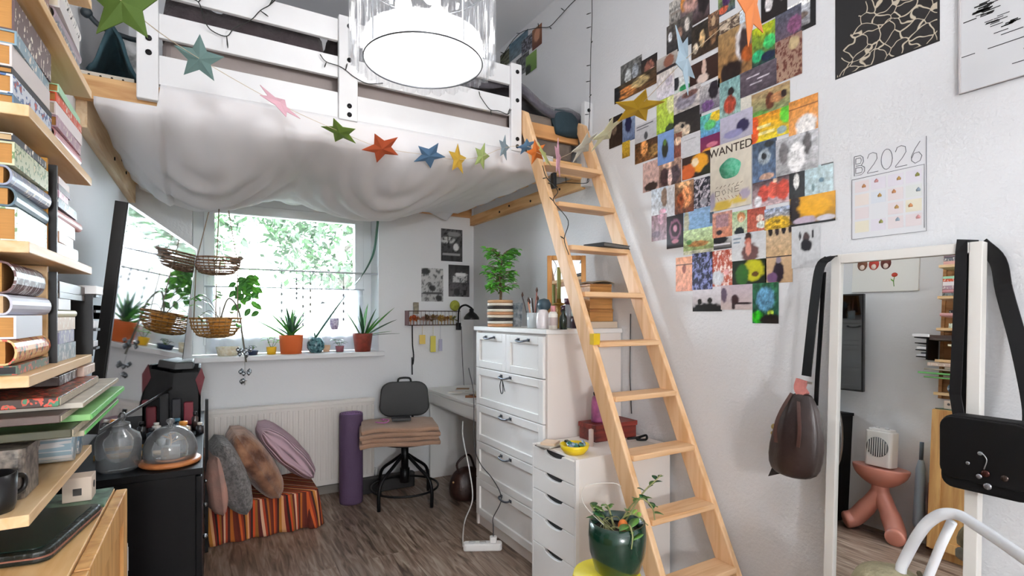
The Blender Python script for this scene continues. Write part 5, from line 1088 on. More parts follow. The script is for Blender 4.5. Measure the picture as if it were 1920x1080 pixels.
# ================================================================== photo collage on the right wall
A_, B_, C_ = (3.6, 1130, 0), (4.695, 1180, 200), (4.5, 1200, 380)
K = 'photo collage prints on the right wall'
PH = [
 (A_, 450, 525, 25, 175, 'g:b8b4ae,6f6a66;n:.8;r:.1,.5,.9,.6,8a8078', 'pale grey stairs snapshot at upper left of the collage'),
 (A_, 525, 715, -60, 205, 'g:a08a90,2a1c1a;e:.15,.35,.15,.2,d08a3c;e:.4,.4,.3,.25,b08a80;e:.8,.55,.2,.3,1c1416;n:.5', 'mauve and orange group snapshot near the top left of the collage'),
 (A_, 432, 600, 185, 375, 'g:5a544e,1a1a20;e:.15,.4,.08,.15,d8d8da;e:.5,.45,.12,.2,8a6a5c;e:.8,.3,.1,.2,c8c0b8;n:.7', 'dark concert snapshot half covered by the light blue star'),
 (A_, 600, 780, 190, 395, 'g:2a241e,3a2a1c;e:.4,.5,.1,.25,c8a878;e:.8,.4,.15,.4,7a5a3c;e:.15,.7,.1,.15,d8c8b0;n:.8', 'dark brown crowd snapshot right of the light blue star'),
 (A_, 712, 782, 105, 210, 'g:7a5a44,4a3828;n:.9;e:.5,.5,.2,.3,b89a78', 'small tan snapshot between the crowd pictures near the top'),
 (A_, 780, 890, -40, 110, 'g:7a8a3c,3a4a5a;e:.5,.4,.25,.3,4a2a5a;e:.3,.8,.3,.15,c05a3c;n:.7', 'colourful dark snapshot left of the big orange star'),
 (A_, 776, 925, 165, 260, 'g:6a5648,4a3a30;n:.9,c8b8a0;e:.3,.4,.2,.2,c8b8a4', 'brown snapshot with scattered pale marks under the orange star'),
 (A_, 925, 1000, 80, 170, 'g:d8e0e6,b8c8d4;n:.2', 'small plain pale blue card under the orange star'),
 (A_, 780, 1000, 245, 570, 'g:9a7a50,8a6238;e:.75,.35,.22,.35,c8c4c4;e:.8,.4,.17,.3,3a2a2a;e:.4,.8,.35,.2,241612;e:.9,.6,.2,.15,a0501c;n:.3', 'ochre snapshot with a tilted round mirror shape in the collage'),
 (A_, 1070, 1240, -30, 150, 'g:0e0c0c,1a1210;e:.3,.45,.15,.25,d8d4d4;e:.8,.3,.12,.25,b8aeb0;n:.3', 'black snapshot with white figures right of the big orange star'),
 (A_, 1000, 1165, 210, 450, 'g:8aa41c,1c3a3a;e:.5,.1,.4,.15,b0b81c;e:.3,.75,.25,.15,2aa06a;e:.75,.5,.25,.18,3cb060;e:.7,.85,.3,.12,12203a;n:.4', 'acid green and teal snapshot at the tip of the orange star'),
 (A_, 1235, 1432, 60, 250, 'g:c8ccd4,4a4440;r:0,.0,1,.18,e8e8e6;r:.82,.0,1,1,141416;e:.5,.5,.25,.12,6a5a50;r:0,.86,1,1,1c1a1c;n:.5', 'snapshot with black edge at the top right corner of the collage'),
 (A_, 1165, 1335, 110, 290, 'g:4a4e5c,5a4a58;e:.75,.6,.28,.3,7a4a6a;n:.4', 'slate and mauve snapshot below the black edged one'),
 (A_, 1165, 1340, 290, 550, 'g:9a7a6c,a88a74;n:1.5,5a2a20;e:.7,.2,.2,.15,b8a47c', 'brown mottled stones snapshot at the upper right of the collage'),
 (A_, 928, 1165, 500, 655, 'g:5c525c,4a4048;n:.3;r:.2,.3,.55,.36,c8c0c8;r:.5,.45,.8,.51,c8c0c8;r:.3,.6,.6,.66,b8b0b8', 'dim purple grey card with pale handwriting marks'),
 (A_, 122, 260, 450, 585, 'g:6a6a68,3a3a38;e:.35,.65,.15,.35,b8bcbc;e:.7,.6,.15,.35,9aa0a8;n:.9', 'grey black and white group snapshot at the far left of the collage'),
 (A_, 260, 365, 415, 560, 'g:201c1c,4a3a30;e:.5,.45,.3,.3,8a5a4c;e:.7,.7,.25,.2,c8a090;n:.5', 'dark portrait snapshot with a pink face at upper left'),
 (A_, 80, 365, 600, 700, 'g:3a3020,5a3c20;e:.3,.6,.25,.35,c07a3c;e:.6,.4,.2,.3,b09a6c;e:.05,.5,.1,.5,141416;n:.9', 'warm dark party snapshot just above the yellow star'),
 (A_, 365, 500, 410, 505, 'g:b8b2aa,8a8480;e:.6,.45,.25,.4,8a5a48;r:0,.8,1,.95,2a2228', 'small snapshot with a round face above the light blue star corner'),
 (A_, 365, 480, 510, 680, 'g:d4ccc4,dcd8e4;e:.7,.4,.2,.2,b8b0bc;n:.1', 'nearly white card left of the light blue star tip'),
 (A_, 480, 600, 535, 650, 'g:d8d8d8,c8d4cc;e:.1,.3,.2,.4,2a2a30;e:.6,.75,.3,.2,2a8a54;n:.2', 'white card with black and green corner under the light blue star'),
 (A_, 588, 780, 450, 590, 'g:3a241c,2c1812;e:.5,.4,.07,.45,d8b8a8;e:.45,.8,.2,.2,d8c4b8', 'dark brown snapshot with a pale swan neck shape'),
 (A_, 480, 655, 640, 770, 'g:c4bcb8,b8b0ac;e:.45,.55,.4,.35,8a8490;e:.6,.3,.3,.15,6a4a44;n:.3', 'pale snapshot with a grey horse head shape'),
 (A_, 655, 787, 590, 760, 'g:b8b4b4,6a6470;e:.7,.3,.25,.35,241e26;e:.4,.8,.3,.2,6a4a7a;n:.4', 'snapshot of a dark haired figure on pale grey'),
 (A_, 790, 925, 565, 790, 'g:7aa0a0,8aa8a0;e:.55,.35,.15,.12,241c1c;e:.5,.7,.3,.25,a0402c;n:.4', 'teal snapshot with a red flowered dress'),
 (A_, 925, 1005, 670, 760, 'g:d8d4c8,d0ccc0', 'small plain cream card beside the teal snapshot'),
 (A_, 1005, 1255, 645, 800, 'g:a88a64,7a8a5c;e:.5,.5,.12,.35,5a2c18;e:.7,.45,.2,.2,b07a50;e:.85,.4,.08,.15,2a1410;e:.15,.9,.3,.15,5a8a3c;n:.3', 'two figures resting on grass in a tan and green snapshot'),
 (A_, 1005, 1255, 800, 965, 'g:d88a1c,d8c41c;e:.05,.5,.15,.6,d0501c;e:.9,.25,.15,.35,5ab82c;r:.15,.4,.5,.5,e8d890;r:.2,.65,.6,.75,e8d890;e:.8,.8,.12,.15,8aa0a0;n:.2', 'bright yellow and orange postcard with a green corner'),
 (A_, 1257, 1447, 695, 930, 'g:d0883c,d8944c;r:0,.2,1,.23,6a3a1c;e:.6,.75,.35,.3,e8e4e0;n:.15', 'orange postcard with a thin dark line at the right edge'),
 (A_, 365, 475, 690, 900, 'g:b8c84c,a0c03c;e:.9,.2,.3,.3,d8dc9c;e:.8,.95,.3,.15,2a3a1c;n:.3', 'lime green snapshot right of the yellow star'),
 (A_, 474, 660, 770, 935, 'g:14100f,2a2220;e:.25,.75,.25,.3,b8a894;e:.5,.8,.12,.2,d8c4ac;e:.35,.6,.06,.08,0a0808;n:.3', 'black snapshot with a pale dog face'),
 (A_, 660, 787, 790, 935, 'g:5ab8a0,5a8ac0;e:.8,.2,.3,.25,d8b82c;e:.5,.5,.3,.2,5ab86a;n:.3', 'rainbow coloured teal and yellow snapshot'),
 (A_, 660, 787, 935, 1035, 'g:6a1450,7a2440;e:.6,.6,.3,.15,c06a80;e:.4,.95,.3,.2,d8902c', 'magenta and gold snapshot under the rainbow coloured one'),
 (A_, 797, 1005, 800, 965, 'g:b8b4c8,a8a4b4;e:.7,.55,.2,.25,2a2448;e:.4,.75,.3,.15,8a88b0', 'lavender snapshot with a dark bird'),
 (A_, 44, 130, 805, 995, 'g:2a2018,241a16;e:.4,.4,.2,.2,6a5a4c;n:.5', 'very dark snapshot at the left edge below the yellow star'),
 (A_, 130, 216, 775, 960, 'g:8a9ab4,5a6a8a;e:.5,.4,.25,.3,1c1c3c;n:.3', 'blue grey snapshot of a dark haired figure below the yellow star'),
 (A_, 218, 365, 855, 975, 'g:c4c4c8,b8b8bc;r:.1,.1,.8,.16,5a5a60;r:.1,.25,.6,.3,6a6a70;e:.5,.7,.08,.2,4a4a4e', 'white note with small dark writing left of the lime green snapshot'),
 (A_, 132, 182, 965, 1065, 'g:c8a830,a07a28;n:.4', 'narrow golden strip print at the left edge'),
 (B_, 50, 250, 335, 500, 'g:3a2418,7a5230;e:.4,.3,.15,.4,c88a50;e:.8,.6,.2,.3,8a6a3c;n:.9', 'brown and orange dim bar snapshot at the left'),
 (B_, 250, 388, 240, 505, 'g:7a9acc,6a8ac0;e:.45,.55,.2,.28,2a2c20;e:.45,.35,.1,.1,5a7a30', 'clear blue snapshot with a dark hanging creature'),
 (B_, 388, 462, 245, 470, 'g:8a5a4a,6a2c20;e:.5,.3,.4,.15,d8b89c;n:.5', 'narrow red brown portrait strip beside the clear blue snapshot'),
 (B_, 455, 625, 275, 445, 'g:ccccd0,c8c8cc;r:.15,.2,.75,.24,8a8a8e', 'blank white card with one faint line'),
 (B_, 465, 715, 460, 640, 'g:2a140c,1a0c0a;e:.6,.4,.28,.42,e09a1c;e:.45,.35,.12,.2,e8d4b0;e:.2,.7,.25,.35,c05a24;e:.85,.9,.2,.3,141c08', 'dark snapshot with a big yellow crescent shape'),
 (B_, 1085, 1290, 335, 655, 'g:3a4a5c,5a7090;e:.5,.4,.25,.2,9aa4ac;e:.48,.38,.11,.09,14181c;e:.7,.1,.2,.08,1c2228;e:.6,.9,.3,.08,c09a84;n:.4', 'slate blue print with a round pale ring shape'),
 (B_, 1290, 1650, 300, 600, 'g:b8b8bc,a8a8aa;e:.2,.4,.12,.3,6a6668;e:.75,.3,.1,.3,4a4648;e:.5,.6,.2,.4,f0f0f0;n:.3', 'shiny silver grey foil print with white highlights'),
 (B_, 120, 262, 505, 745, 'g:c4a49c,b89890;e:.5,.85,.4,.15,2a1a18;n:.15', 'pinkish beige snapshot with a dark shape at its foot'),
 (B_, 262, 450, 500, 705, 'g:a08070,5a4440;e:.4,.15,.2,.15,e0b89c;e:.25,.6,.2,.35,3a2428;e:.75,.6,.2,.35,4a3c44;e:.5,.7,.1,.3,e0c0b8;n:.6', 'small crowd snapshot in pink and brown'),
 (B_, 195, 335, 735, 950, 'g:c8d4e0,d4d8dc;e:.8,.4,.2,.35,8a7464;e:.7,.9,.2,.1,e0b0c4;n:.2', 'snowy pale blue snapshot with a figure at the side'),
 (B_, 330, 402, 720, 955, 'g:d0d0d2,ccccd0;n:.1', 'narrow white card next to the snowy snapshot'),
 (B_, 400, 562, 680, 935, 'g:8a6a50,5a2a18;e:.6,.5,.3,.35,d89060;e:.3,.6,.2,.25,8a4424;e:.5,.1,.3,.1,e0b080;n:.9', 'warm orange crowd snapshot in the middle left'),
 (B_, 556, 722, 650, 890, 'g:1a1c2c,3a3844;n:1.2,c0b8c0;e:.6,.8,.2,.1,9a98a0', 'night snapshot of a glittering crowd'),
 (B_, 1085, 1412, 655, 880, 'g:2a1a24,c0a8ac;e:.3,.55,.15,.3,c04a3c;e:.55,.5,.15,.3,d05a48;e:.8,.55,.18,.35,b84434;e:.15,.8,.1,.2,e0e0e4;e:.6,.15,.06,.1,e0c0a8;n:.3', 'people in red clothes posing on a dark background'),
 (B_, 1408, 1562, 575, 800, 'g:141a1c,24282a;e:.4,.4,.16,.28,e0e0dc;n:.3', 'black snapshot with a small white animal shape'),
 (B_, 1545, 1787, 545, 790, 'g:a8c0c4,b0c4c8;e:.6,.5,.1,.08,4a6a7a;r:.6,.0,1,.05,101418;e:.3,.7,.05,.12,6a8488;n:.15', 'pale aqua glossy snapshot at the right edge of the collage'),
 (B_, 1412, 1800, 815, 1045, 'g:d89a1c,8a6a2c;e:.12,.4,.14,.6,1c1418;e:.55,.4,.35,.35,e0a420;e:.35,.85,.25,.15,b8a8b8;e:.8,.85,.2,.1,d0ccd4;r:0,.92,1,1,1c2024', 'wide bright yellow snapshot with a black figure at left'),
 (C_, 98, 226, 60, 312, 'g:8a6a70,a08a92;e:.6,.3,.2,.2,c8a0b0;e:.3,.8,.3,.1,6a5a66;n:.4', 'tall dusty pink interior snapshot at the lower left'),
 (C_, 226, 367, 112, 375, 'g:141018,1c1018;e:.5,.45,.34,.3,8a5a70;e:.5,.45,.26,.22,2a1420;e:.5,.42,.12,.1,c08a9c;e:.5,.8,.2,.06,b07080', 'black snapshot with a round pink neon rose'),
 (C_, 367, 612, 75, 240, 'g:88a8c8,7aa0c4;e:.1,.6,.1,.6,a8a890;r:.9,.3,1,.8,4a5a6a;n:.1', 'blue sky snapshot at the lower middle'),
 (C_, 367, 612, 240, 432, 'g:b8cc9c,8a9a5c;e:.5,.6,.35,.12,a0703c;e:.2,.5,.1,.1,4a7a3c;r:0,.85,1,1,c0c0a8;n:.4', 'green meadow snapshot directly under the blue sky one'),
 (C_, 612, 772, 95, 290, 'g:b8887a,c07a5c;r:.2,.1,.8,.6,a07a80;e:.35,.8,.15,.1,2a1a1c;n:.2', 'salmon brick snapshot with a little dark bird'),
 (C_, 605, 770, 290, 395, 'g:d0ccc8,14141a;e:.4,.3,.4,.3,0c0c10;r:.1,.6,.9,.7,d8d8dc', 'black piano keys snapshot under the brick one'),
 (C_, 772, 905, 85, 275, 'g:9ab88a,c8ccb4;e:.6,.25,.25,.2,b87a4c;e:.6,.35,.15,.12,e0b89c;e:.5,.85,.3,.2,1c2428;n:.2', 'red haired figure snapshot in the lower middle'),
 (C_, 905, 1055, 60, 240, 'g:a04a3c,b05c48;e:.7,.45,.2,.15,e0c4b4;e:.8,.75,.3,.15,d8e0d8;n:.3', 'brick red snapshot with a white shape beside the red haired figure'),
 (C_, 775, 1053, 272, 482, 'g:c8ccd0,d4d4d4;e:.5,.2,.1,.2,3a1c18;e:.5,.35,.1,.15,b86a58;e:.55,.75,.25,.35,6a4a48;e:.5,.6,.08,.25,d09080;r:.05,.15,.28,.2,7a8a98;r:.05,.3,.25,.35,7a8a98', 'figure with folded hands on a pale card'),
 (C_, 1050, 1268, 60, 225, 'g:9aa8c0,a0803c;e:.5,.75,.5,.35,c09a24;n:.8', 'field of sunflowers under a blue grey sky'),
 (C_, 1057, 1275, 220, 460, 'g:c8b090,c0a078;e:.2,.12,.08,.15,1c1418;e:.45,.12,.08,.16,2a1c20;e:.7,.1,.08,.16,1c1820;e:.93,.1,.06,.15,2a1c20;n:.08', 'sandy snapshot with a row of dark figures at the top'),
 (C_, 1057, 1280, 462, 668, 'g:c8a884,b89874;e:.5,.6,.2,.4,241824;e:.25,.8,.2,.2,6a4a6c;e:.5,.15,.1,.12,8a8090;r:0,.0,1,.03,2a2020', 'sandy snapshot with a dark violet gown shape'),
 (C_, 1280, 1512, 190, 532, 'g:c8cacc,c8cacc;e:.52,.33,.12,.12,4a3c3c;e:.52,.5,.2,.14,24242a;e:.3,.28,.04,.1,2a2a2e;e:.75,.26,.04,.1,2a2a2e', 'white card with one small dark figure, rightmost low in the collage'),
 (C_, 303, 441, 467, 732, 'g:e0a07c,dc9c84;r:0,.2,1,.23,2a1814;e:.5,.35,.12,.12,8a4a3c;n:.1', 'salmon orange snapshot at the lowest left edge'),
 (C_, 441, 605, 432, 718, 'g:141828,202040;n:1.4,7a80b0', 'dark navy starry snapshot at the lower left'),
 (C_, 603, 777, 412, 698, 'g:b04a34,b85a40;n:1.0,e0d0c8;e:.3,.75,.3,.2,c8ccd0;e:.7,.6,.12,.08,d8a0a0', 'red poppies snapshot with white patches'),
 (C_, 780, 1057, 484, 688, 'g:0e1c0c,141a0c;e:.62,.45,.3,.4,b8b41c;e:.68,.6,.1,.1,5a3c0c;e:.3,.6,.2,.4,2a5a1c', 'yellow canary shape on a dark green background'),
 (C_, 445, 683, 718, 905, 'g:d0ccd0,c0bcc0;e:.5,1.0,.6,.35,0c0c0e;e:.6,.55,.08,.12,141414;e:.25,.6,.08,.12,141414', 'pale grey snapshot with a black skyline, lowest at left'),
 (C_, 683, 947, 700, 890, 'g:b8a8b0,c0b0ac;e:.45,.6,.12,.2,3a2024;e:.7,.75,.25,.05,2a1a1e;e:.4,.85,.06,.15,3a2a2c;e:.1,.4,.1,.3,5a4a5c', 'mauve snapshot with a leaning dancer silhouette'),
 (C_, 950, 1162, 682, 995, 'g:2a5a3c,1c4a3c;e:.5,.4,.35,.3,5a8aa8;e:.2,.85,.25,.15,2aa01c;e:.7,.75,.12,.08,a0b83c;e:.7,.92,.4,.15,1c1410;n:.6', 'blue and green garden snapshot hanging lowest of all'),
]
for i, (Zm, x0, x1, yt, yb, des, lab) in enumerate(PH):
    s_, ox, oy = Zm; X_ = XR-.0006-.0005*(i % 5)
    a = aX(x0/s_+ox, yt/s_+oy, X_); b_ = aX(x1/s_+ox, yt/s_+oy, X_); c_ = aX(x0/s_+ox, yb/s_+oy, X_)
    photo('photo_print', a, (0, (b_.y-a.y)*1.035, 0), (0, 0, (c_.z-a.z)*1.07), (-1, 0, 0), des+(';n:.35' if ';n:' in des else ';n:.15'), lab, 'photo', K, 30, 36, .0006, seed=i*3+1, mat=vcol_mat('glossy_print', .28))
def rquad(x0, x1, yt, yb, X_):
    a = aX(x0, yt, X_); b_ = aX(x1, yt, X_); c_ = aX(x0, yb, X_); return a, b_.y-a.y, c_.z-a.z
def rpt(a, dy, dz, u, v, lift=.0012): return Vector((a.x-lift, a.y+dy*u, a.z+dz*v))
ROT_R = Matrix(((0, 0, -1), (-1, 0, 0), (0, 1, 0))).to_quaternion()      # text facing -X, reading towards -Y
def strokes(parent, name, a, dy, dz, lines, r, mat, lift=.0012):
    m = MB()
    for ln in lines: m.tube([rpt(a, dy, dz, u, v, lift) for u, v in ln], r, 4)
    return link(name, m, mat, parent)
# wanted poster
a, dy, dz = rquad(1332, 1409, 278, 398, XR-.0036)
o = thing('wanted_poster', 'cream hand drawn poster reading WANTED with a green round patch', 'poster', (XR, a.y+dy/2, a.z+dz)); 
photo('paper', a, (0, dy, 0), (0, 0, dz), (-1, 0, 0), 'g:d8d0c0,cfc6b4;e:.3,.94,.25,.08,c8a83c;e:.72,.9,.2,.06,d0b448;e:.05,.85,.08,.14,9a90a0;e:.85,.82,.12,.08,a89cb0;n:.12', None, None, None, 20, 26, .0008, 3, parent=o)
text_part('WANTED', abs(dy)*.245, rpt(a, dy, dz, .5, .11), ROT_R, M('#3a2c22', .7), o, ext=.0003, off=.0004, wx=1.0)
m = MB(); m.lathe([(.0005, 0), (1, 0), (1, .0008), (.0005, .0008)], rpt(a, dy, dz, .5, .40, .001), 30, M4=Matrix.Rotation(-PI/2, 4, 'Y'), sx=abs(dz)*.15, sy=abs(dy)*.26, rip=.04, rk=5)
link('green_patch', m, M('#3c9a76', .7, col2='#6ab898', vs=60), o)
strokes(o, 'pen_marks', a, dy, dz, [[(.15+.1*k, .655+.02*(k % 2)), (.2+.1*k, .635)] for k in range(7)]+[[(.14, .70), (.14, .78)], [(.14, .70), (.24, .71), (.24, .77), (.14, .78)], [(.30, .72), (.36, .70), (.40, .75), (.34, .78), (.30, .72)], [(.46, .78), (.46, .70), (.55, .77), (.55, .69)], [(.62, .69), (.62, .77), (.72, .765)], [(.62, .73), (.7, .725)], [(.62, .69), (.72, .685)]], .0009, M('#4a3a2c', .7))
strokes(o, 'pen_marks', a, dy, dz, [[(.18+.09*k, .80+.012*(k % 3)), (.22+.09*k, .855-.01*(k % 2))] for k in range(7)], .0008, M('#9a5040', .7))
# black cell pattern poster
a, dy, dz = rquad(1566, 1762, -170, 150, XR-.001)
pm = bpy.data.materials.new('cell_print'); pm.use_nodes = True; nt = pm.node_tree; p = nt.nodes['Principled BSDF']; p.inputs['Roughness'].default_value = .55
tc = nt.nodes.new('ShaderNodeTexCoord'); n_ = nt.nodes.new('ShaderNodeTexNoise'); n_.inputs['Scale'].default_value = 9; nt.links.new(tc.outputs['Object'], n_.inputs[0])
mxv = nt.nodes.new('ShaderNodeMix'); mxv.data_type = 'VECTOR'; mxv.inputs[0].default_value = .10; nt.links.new(tc.outputs['Object'], mxv.inputs[4]); nt.links.new(n_.outputs[1], mxv.inputs[5])
vo = nt.nodes.new('ShaderNodeTexVoronoi'); vo.feature = 'DISTANCE_TO_EDGE'; vo.inputs['Scale'].default_value = 26; nt.links.new(mxv.outputs[1], vo.inputs[0])
rp = nt.nodes.new('ShaderNodeValToRGB'); rp.color_ramp.elements[0].position = .03; rp.color_ramp.elements[0].color = lin('#b8ac98'); rp.color_ramp.elements[1].position = .05; rp.color_ramp.elements[1].color = lin('#120d0d'); nt.links.new(vo.outputs[0], rp.inputs[0]); nt.links.new(rp.outputs[0], p.inputs['Base Color'])
o = thing('cell_poster', 'black poster with cream cell pattern at the top right of wall', 'poster', (XR, a.y+dy/2, a.z+dz))
link('paper', MB().box((a.x, a.y+dy, a.z+dz), (a.x+.001, a.y, a.z)), M('#0d0b0c', .55), o)
# printed pattern region: irregular polygon filling the lower right
pol = [(.02, .99), (.98, .99), (.98, .02), (.8, .05), (.62, .25), (.5, .50), (.40, .60), (.28, .64), (.22, .74), (.10, .82)]
link('printed_pattern', MB().prism([tuple(rpt(a, dy, dz, u, v, .0004)) for u, v in pol], (-.0003, 0, 0)), pm, o)
# white poster with black dashes in a frame
a, dy, dz = rquad(1800, 2040, -160, 178, XR-.002)
o = thing('dash_poster', 'white framed print with scattered black dashes at the far top right', 'poster', (XR, a.y+dy/2, a.z+dz))
link('paper', MB().box((a.x-.004, a.y+dy, a.z+dz), (a.x, a.y, a.z)), M('#c9cacc', .6), o)
m = MB(); w_ = .004
m.box((a.x-.010, a.y-.004, a.z+dz), (a.x, a.y, a.z)); m.box((a.x-.010, a.y+dy, a.z+dz), (a.x, a.y+dy+.004, a.z))
m.box((a.x-.010, a.y+dy+.004, a.z+dz), (a.x, a.y-.004, a.z+dz+.002)); link('frame', m, M('#b9b4b4', .5), o)
rr = random.Random(21); m = MB()
def dash(u, v, L_, t): m.bar(rpt(a, dy, dz, u-L_/2, v-.0, .0045), rpt(a, dy, dz, u+L_/2, v, .0045), t, .0006, up=(1, 0, 0))
for k in range(26): dash(rr.gauss(.22, .05), rr.gauss(.58, .02), rr.uniform(.05, .12), rr.uniform(.0015, .004))
for k in range(10): dash(rr.gauss(.31, .03), rr.gauss(.665, .012), rr.uniform(.05, .12), .002)
for k in range(9): dash(rr.gauss(.45, .02), rr.gauss(.70, .006), rr.uniform(.05, .10), .003)
for u, v, L_ in [(.08, .80, .12), (.33, .80, .16), (.5, .80, .2), (.45, .75, .18), (.36, .73, .12), (.75, .82, .25), (.62, .86, .16), (.66, .89, .14), (.52, .92, .14), (.78, .60, .2), (.6, .55, .2), (.7, .48, .2), (.8, .40, .15), (.5, .35, .2), (.85, .72, .14), (.9, .66, .12), (.88, .9, .12), (.2, .4, .15), (.35, .3, .2), (.7, .3, .2)]: dash(u, v, L_, .0022)
link('printed_dashes', m, M('#0c0c0d', .6), o)
# calendar drawing B2026
a, dy, dz = rquad(1597, 1738, 290, 450, XR-.001)
a2 = aX(1597, 283, XR-.001)
o = thing('calendar', 'hand drawn white sheet titled B2026 with pastel calendar boxes', 'calendar', (XR, a.y+dy/2, a.z+dz))
link('paper', MB().box((a.x-.0006, a.y+dy, a.z+dz), (a.x, a.y, a.z)), M('#d4d5d8', .6), o)
INK = M('#4c4e56', .7)
strokes(o, 'pen_frame', a, dy, dz, [[(.005, .30), (.005, .995), (.995, .995), (.995, .0)], [(.03, .30), (.97, .29), (.97, .96)], [(.005, .30), (.03, .30)]], .0008, INK)
def glyph(pts): return pts
GL = {'B': [[(0, 0), (0, 1), (.7, 1), (1, .85), (1, .65), (.7, .52), (.15, .5)], [(.7, .52), (.9, .35), (.85, .12), (.6, 0), (0, 0)], [(.15, .12), (.6, .12), (.7, .25), (.6, .4), (.15, .4), (.15, .12)], [(.15, .6), (.7, .62), (.8, .75), (.7, .88), (.15, .88), (.15, .6)]],
      '2': [[(0, .25), (.15, .05), (.5, 0), (.85, .1), (.9, .35), (.6, .6), (.0, .95), (.0, 1), (1, 1)]],
      '0': [[(.5+.5*math.cos(t), .5+.5*math.sin(t)) for t in [2*PI*k/16 for k in range(17)]]],
      '6': [[(.8, 0), (.4, .3), (.08, .65), (.1, .85), (.4, 1), (.8, .92), (.95, .7), (.7, .5), (.3, .52), (.12, .72)]]}
ls = []
for k, g_ in enumerate('B2026'):
    u0 = .04+k*.19; 
    for ln in GL[g_]: ls.append([(u0+.15*x, .035+.225*y-.0*k) for x, y in ln])
strokes(o, 'title_lettering', a, dy, dz, ls, .0009, INK)
rr = random.Random(14); cols = ['#d8d4c4', '#d6cccd', '#ccd1d8', '#ced4cd', '#d3cfd8', '#dad0c9', '#d1d4d1', '#d9d4c0']
for r_ in range(4):
    for c_ in range(4):
        if (r_, c_) == (2, 1): continue
        u0, v0 = .05+c_*.23, .33+r_*.155; m = MB(); m.prism([tuple(rpt(a, dy, dz, u, v, .0008)) for u, v in ((u0, v0), (u0+.2, v0), (u0+.2, v0+.13), (u0, v0+.13))], (-.0003, 0, 0))
        link('pastel_box', m, M(rr.choice(cols), .7), o)
        if rr.random() < .75:
            link('sticker', MB().lathe([(.0005, 0), (.0065, 0), (.0065, .0006), (.0005, .0006)], rpt(a, dy, dz, u0+rr.uniform(.04, .16), v0+rr.uniform(.03, .1), .0013), 8, M4=Matrix.Rotation(-PI/2, 4, 'Y'), rip=.25, rk=5), M(rr.choice(['#a8844c', '#b07a50', '#8a8a4c', '#c08a8a', '#8a9aa8', '#b8a04c']), .7), o)
# drawing in front: small dark mark
# ================================================================== bags on the mirror
o = thing('brown_bag', 'dark brown leather bag hanging by a black strap from left mirror corner', 'bag', (1.86, 1.09, 1.0))
sp0 = [aX(1556, 482, 1.915), aX(1538, 500, 1.90), aX(1528, 560, 1.89), aX(1520, 630, 1.875), aX(1512, 705, 1.865)]
link('strap', MB().ribbon([Vector((1.958, 1.045, 1.548))]+bez(sp0, 5), .036, .004, wdir=(.1, 1, 0)), BLACK, o)
link('strap', MB().ribbon(bez([aX(1545, 510, 1.90), aX(1540, 600, 1.90), aX(1533, 700, 1.895), aX(1530, 760, 1.89)], 5), .016, .003, wdir=(.1, 1, 0)), BLACK, o)
link('strap_ring', MB().box(aX(1500, 716, 1.865)+Vector((-.004, -.045, -.004)), aX(1500, 716, 1.865)+Vector((.004, -.0, .004))), M('#c8c4bc', .3, .9), o)
bc = aX(1495, 815, 1.855)
m = MB()
prof = [(.001, -.160), (.07, -.155), (.096, -.12), (.100, -.05), (.086, .04), (.064, .10), (.040, .14), (.030, .152), (.001, .153)]
m.lathe(prof, bc, 22, sx=.55, sy=1.0, rip=.07, rk=9); m.v = [tuple(Vector(v)+Vector((0, -(v[2]-bc.z)*.12, 0))) for v in m.v]
link('body', m, M('#2a1c19', .42, bump=.35, bs=18, var=.4, vs=7), o, sub=1)
for a_ in (-.030, .034): link('tie_strap', MB().ribbon(bez([bc+Vector((-.012, a_*.4, .150)), bc+Vector((-.040, a_, .09)), bc+Vector((-.056, a_*1.4, .03)), bc+Vector((-.060, a_*1.3, -.03))], 4), .012, .003, wdir=(0, 1, 0)), M('#4a3029', .4), o)
link('scarf', MB().ribbon(bez([aX(1504, 712, 1.86), aX(1500, 728, 1.855), aX(1508, 742, 1.85)], 4), .035, .02, wdir=(0, 1, 0)), M('#b8726a', .8, var=.3, vs=30), o)
link('tassel', MB().prism([aX(1457, 855, 1.86), aX(1466, 858, 1.86), aX(1464, 888, 1.86), aX(1440, 893, 1.86)], (.006, 0, 0)), M('#1c1414', .7), o)
link('charm', MB().ball(aX(1452, 800, 1.86), .012, 8).ball(aX(1449, 812, 1.86), .008, 8), M('#b09a5c', .5), o)
o = thing('black_bag', 'black shoulder bag with shiny badges hanging on the right mirror corner', 'bag', (1.82, .60, .85))
fx = lambda z: 1.865+.0454*z-.0
def mp_(y, z, off=-.006): return Vector((fx(z)+off, y, z))
link('strap', MB().ribbon([Vector((1.972, .655, 1.553)), Vector((1.930, .668, 1.556)), mp_(.670, 1.52, -.004), mp_(.672, 1.3, -.008), mp_(.675, 1.1, -.012), mp_(.66, 1.02, -.02)], .028, .004, wdir=(0, 1, 0)), BLACK, o)
link('strap', MB().ribbon(bez([Vector((1.973, .64, 1.545)), Vector((1.972, .60, 1.49)), Vector((1.97, .585, 1.40)), Vector((1.94, .545, 1.25)), Vector((1.90, .51, 1.10)), Vector((1.87, .50, 1.03))], 5), .040, .004, wdir=(.1, 1, 0)), BLACK, o)
bc = Vector((1.847, .58, .968)); m = MB()
m.rbox((-.10, -.12, -.035), (.10, .085, .035), .03, 5); m.v = [(bc.x+v[2]*1.0, bc.y+v[0]*.98, bc.z+v[1]) for v in m.v]
link('body', m, M('#060607', .6, bump=.2, bs=50, spec=.2), o, .008)
m = MB(); m.rbox((-.098, -.09, -.004), (.098, .082, .004), .03, 5); m.v = [(bc.x-.041+v[2], bc.y+v[0]*.98, bc.z+v[1]) for v in m.v]
link('flap', m, M('#070708', .5, spec=.2), o, .003)
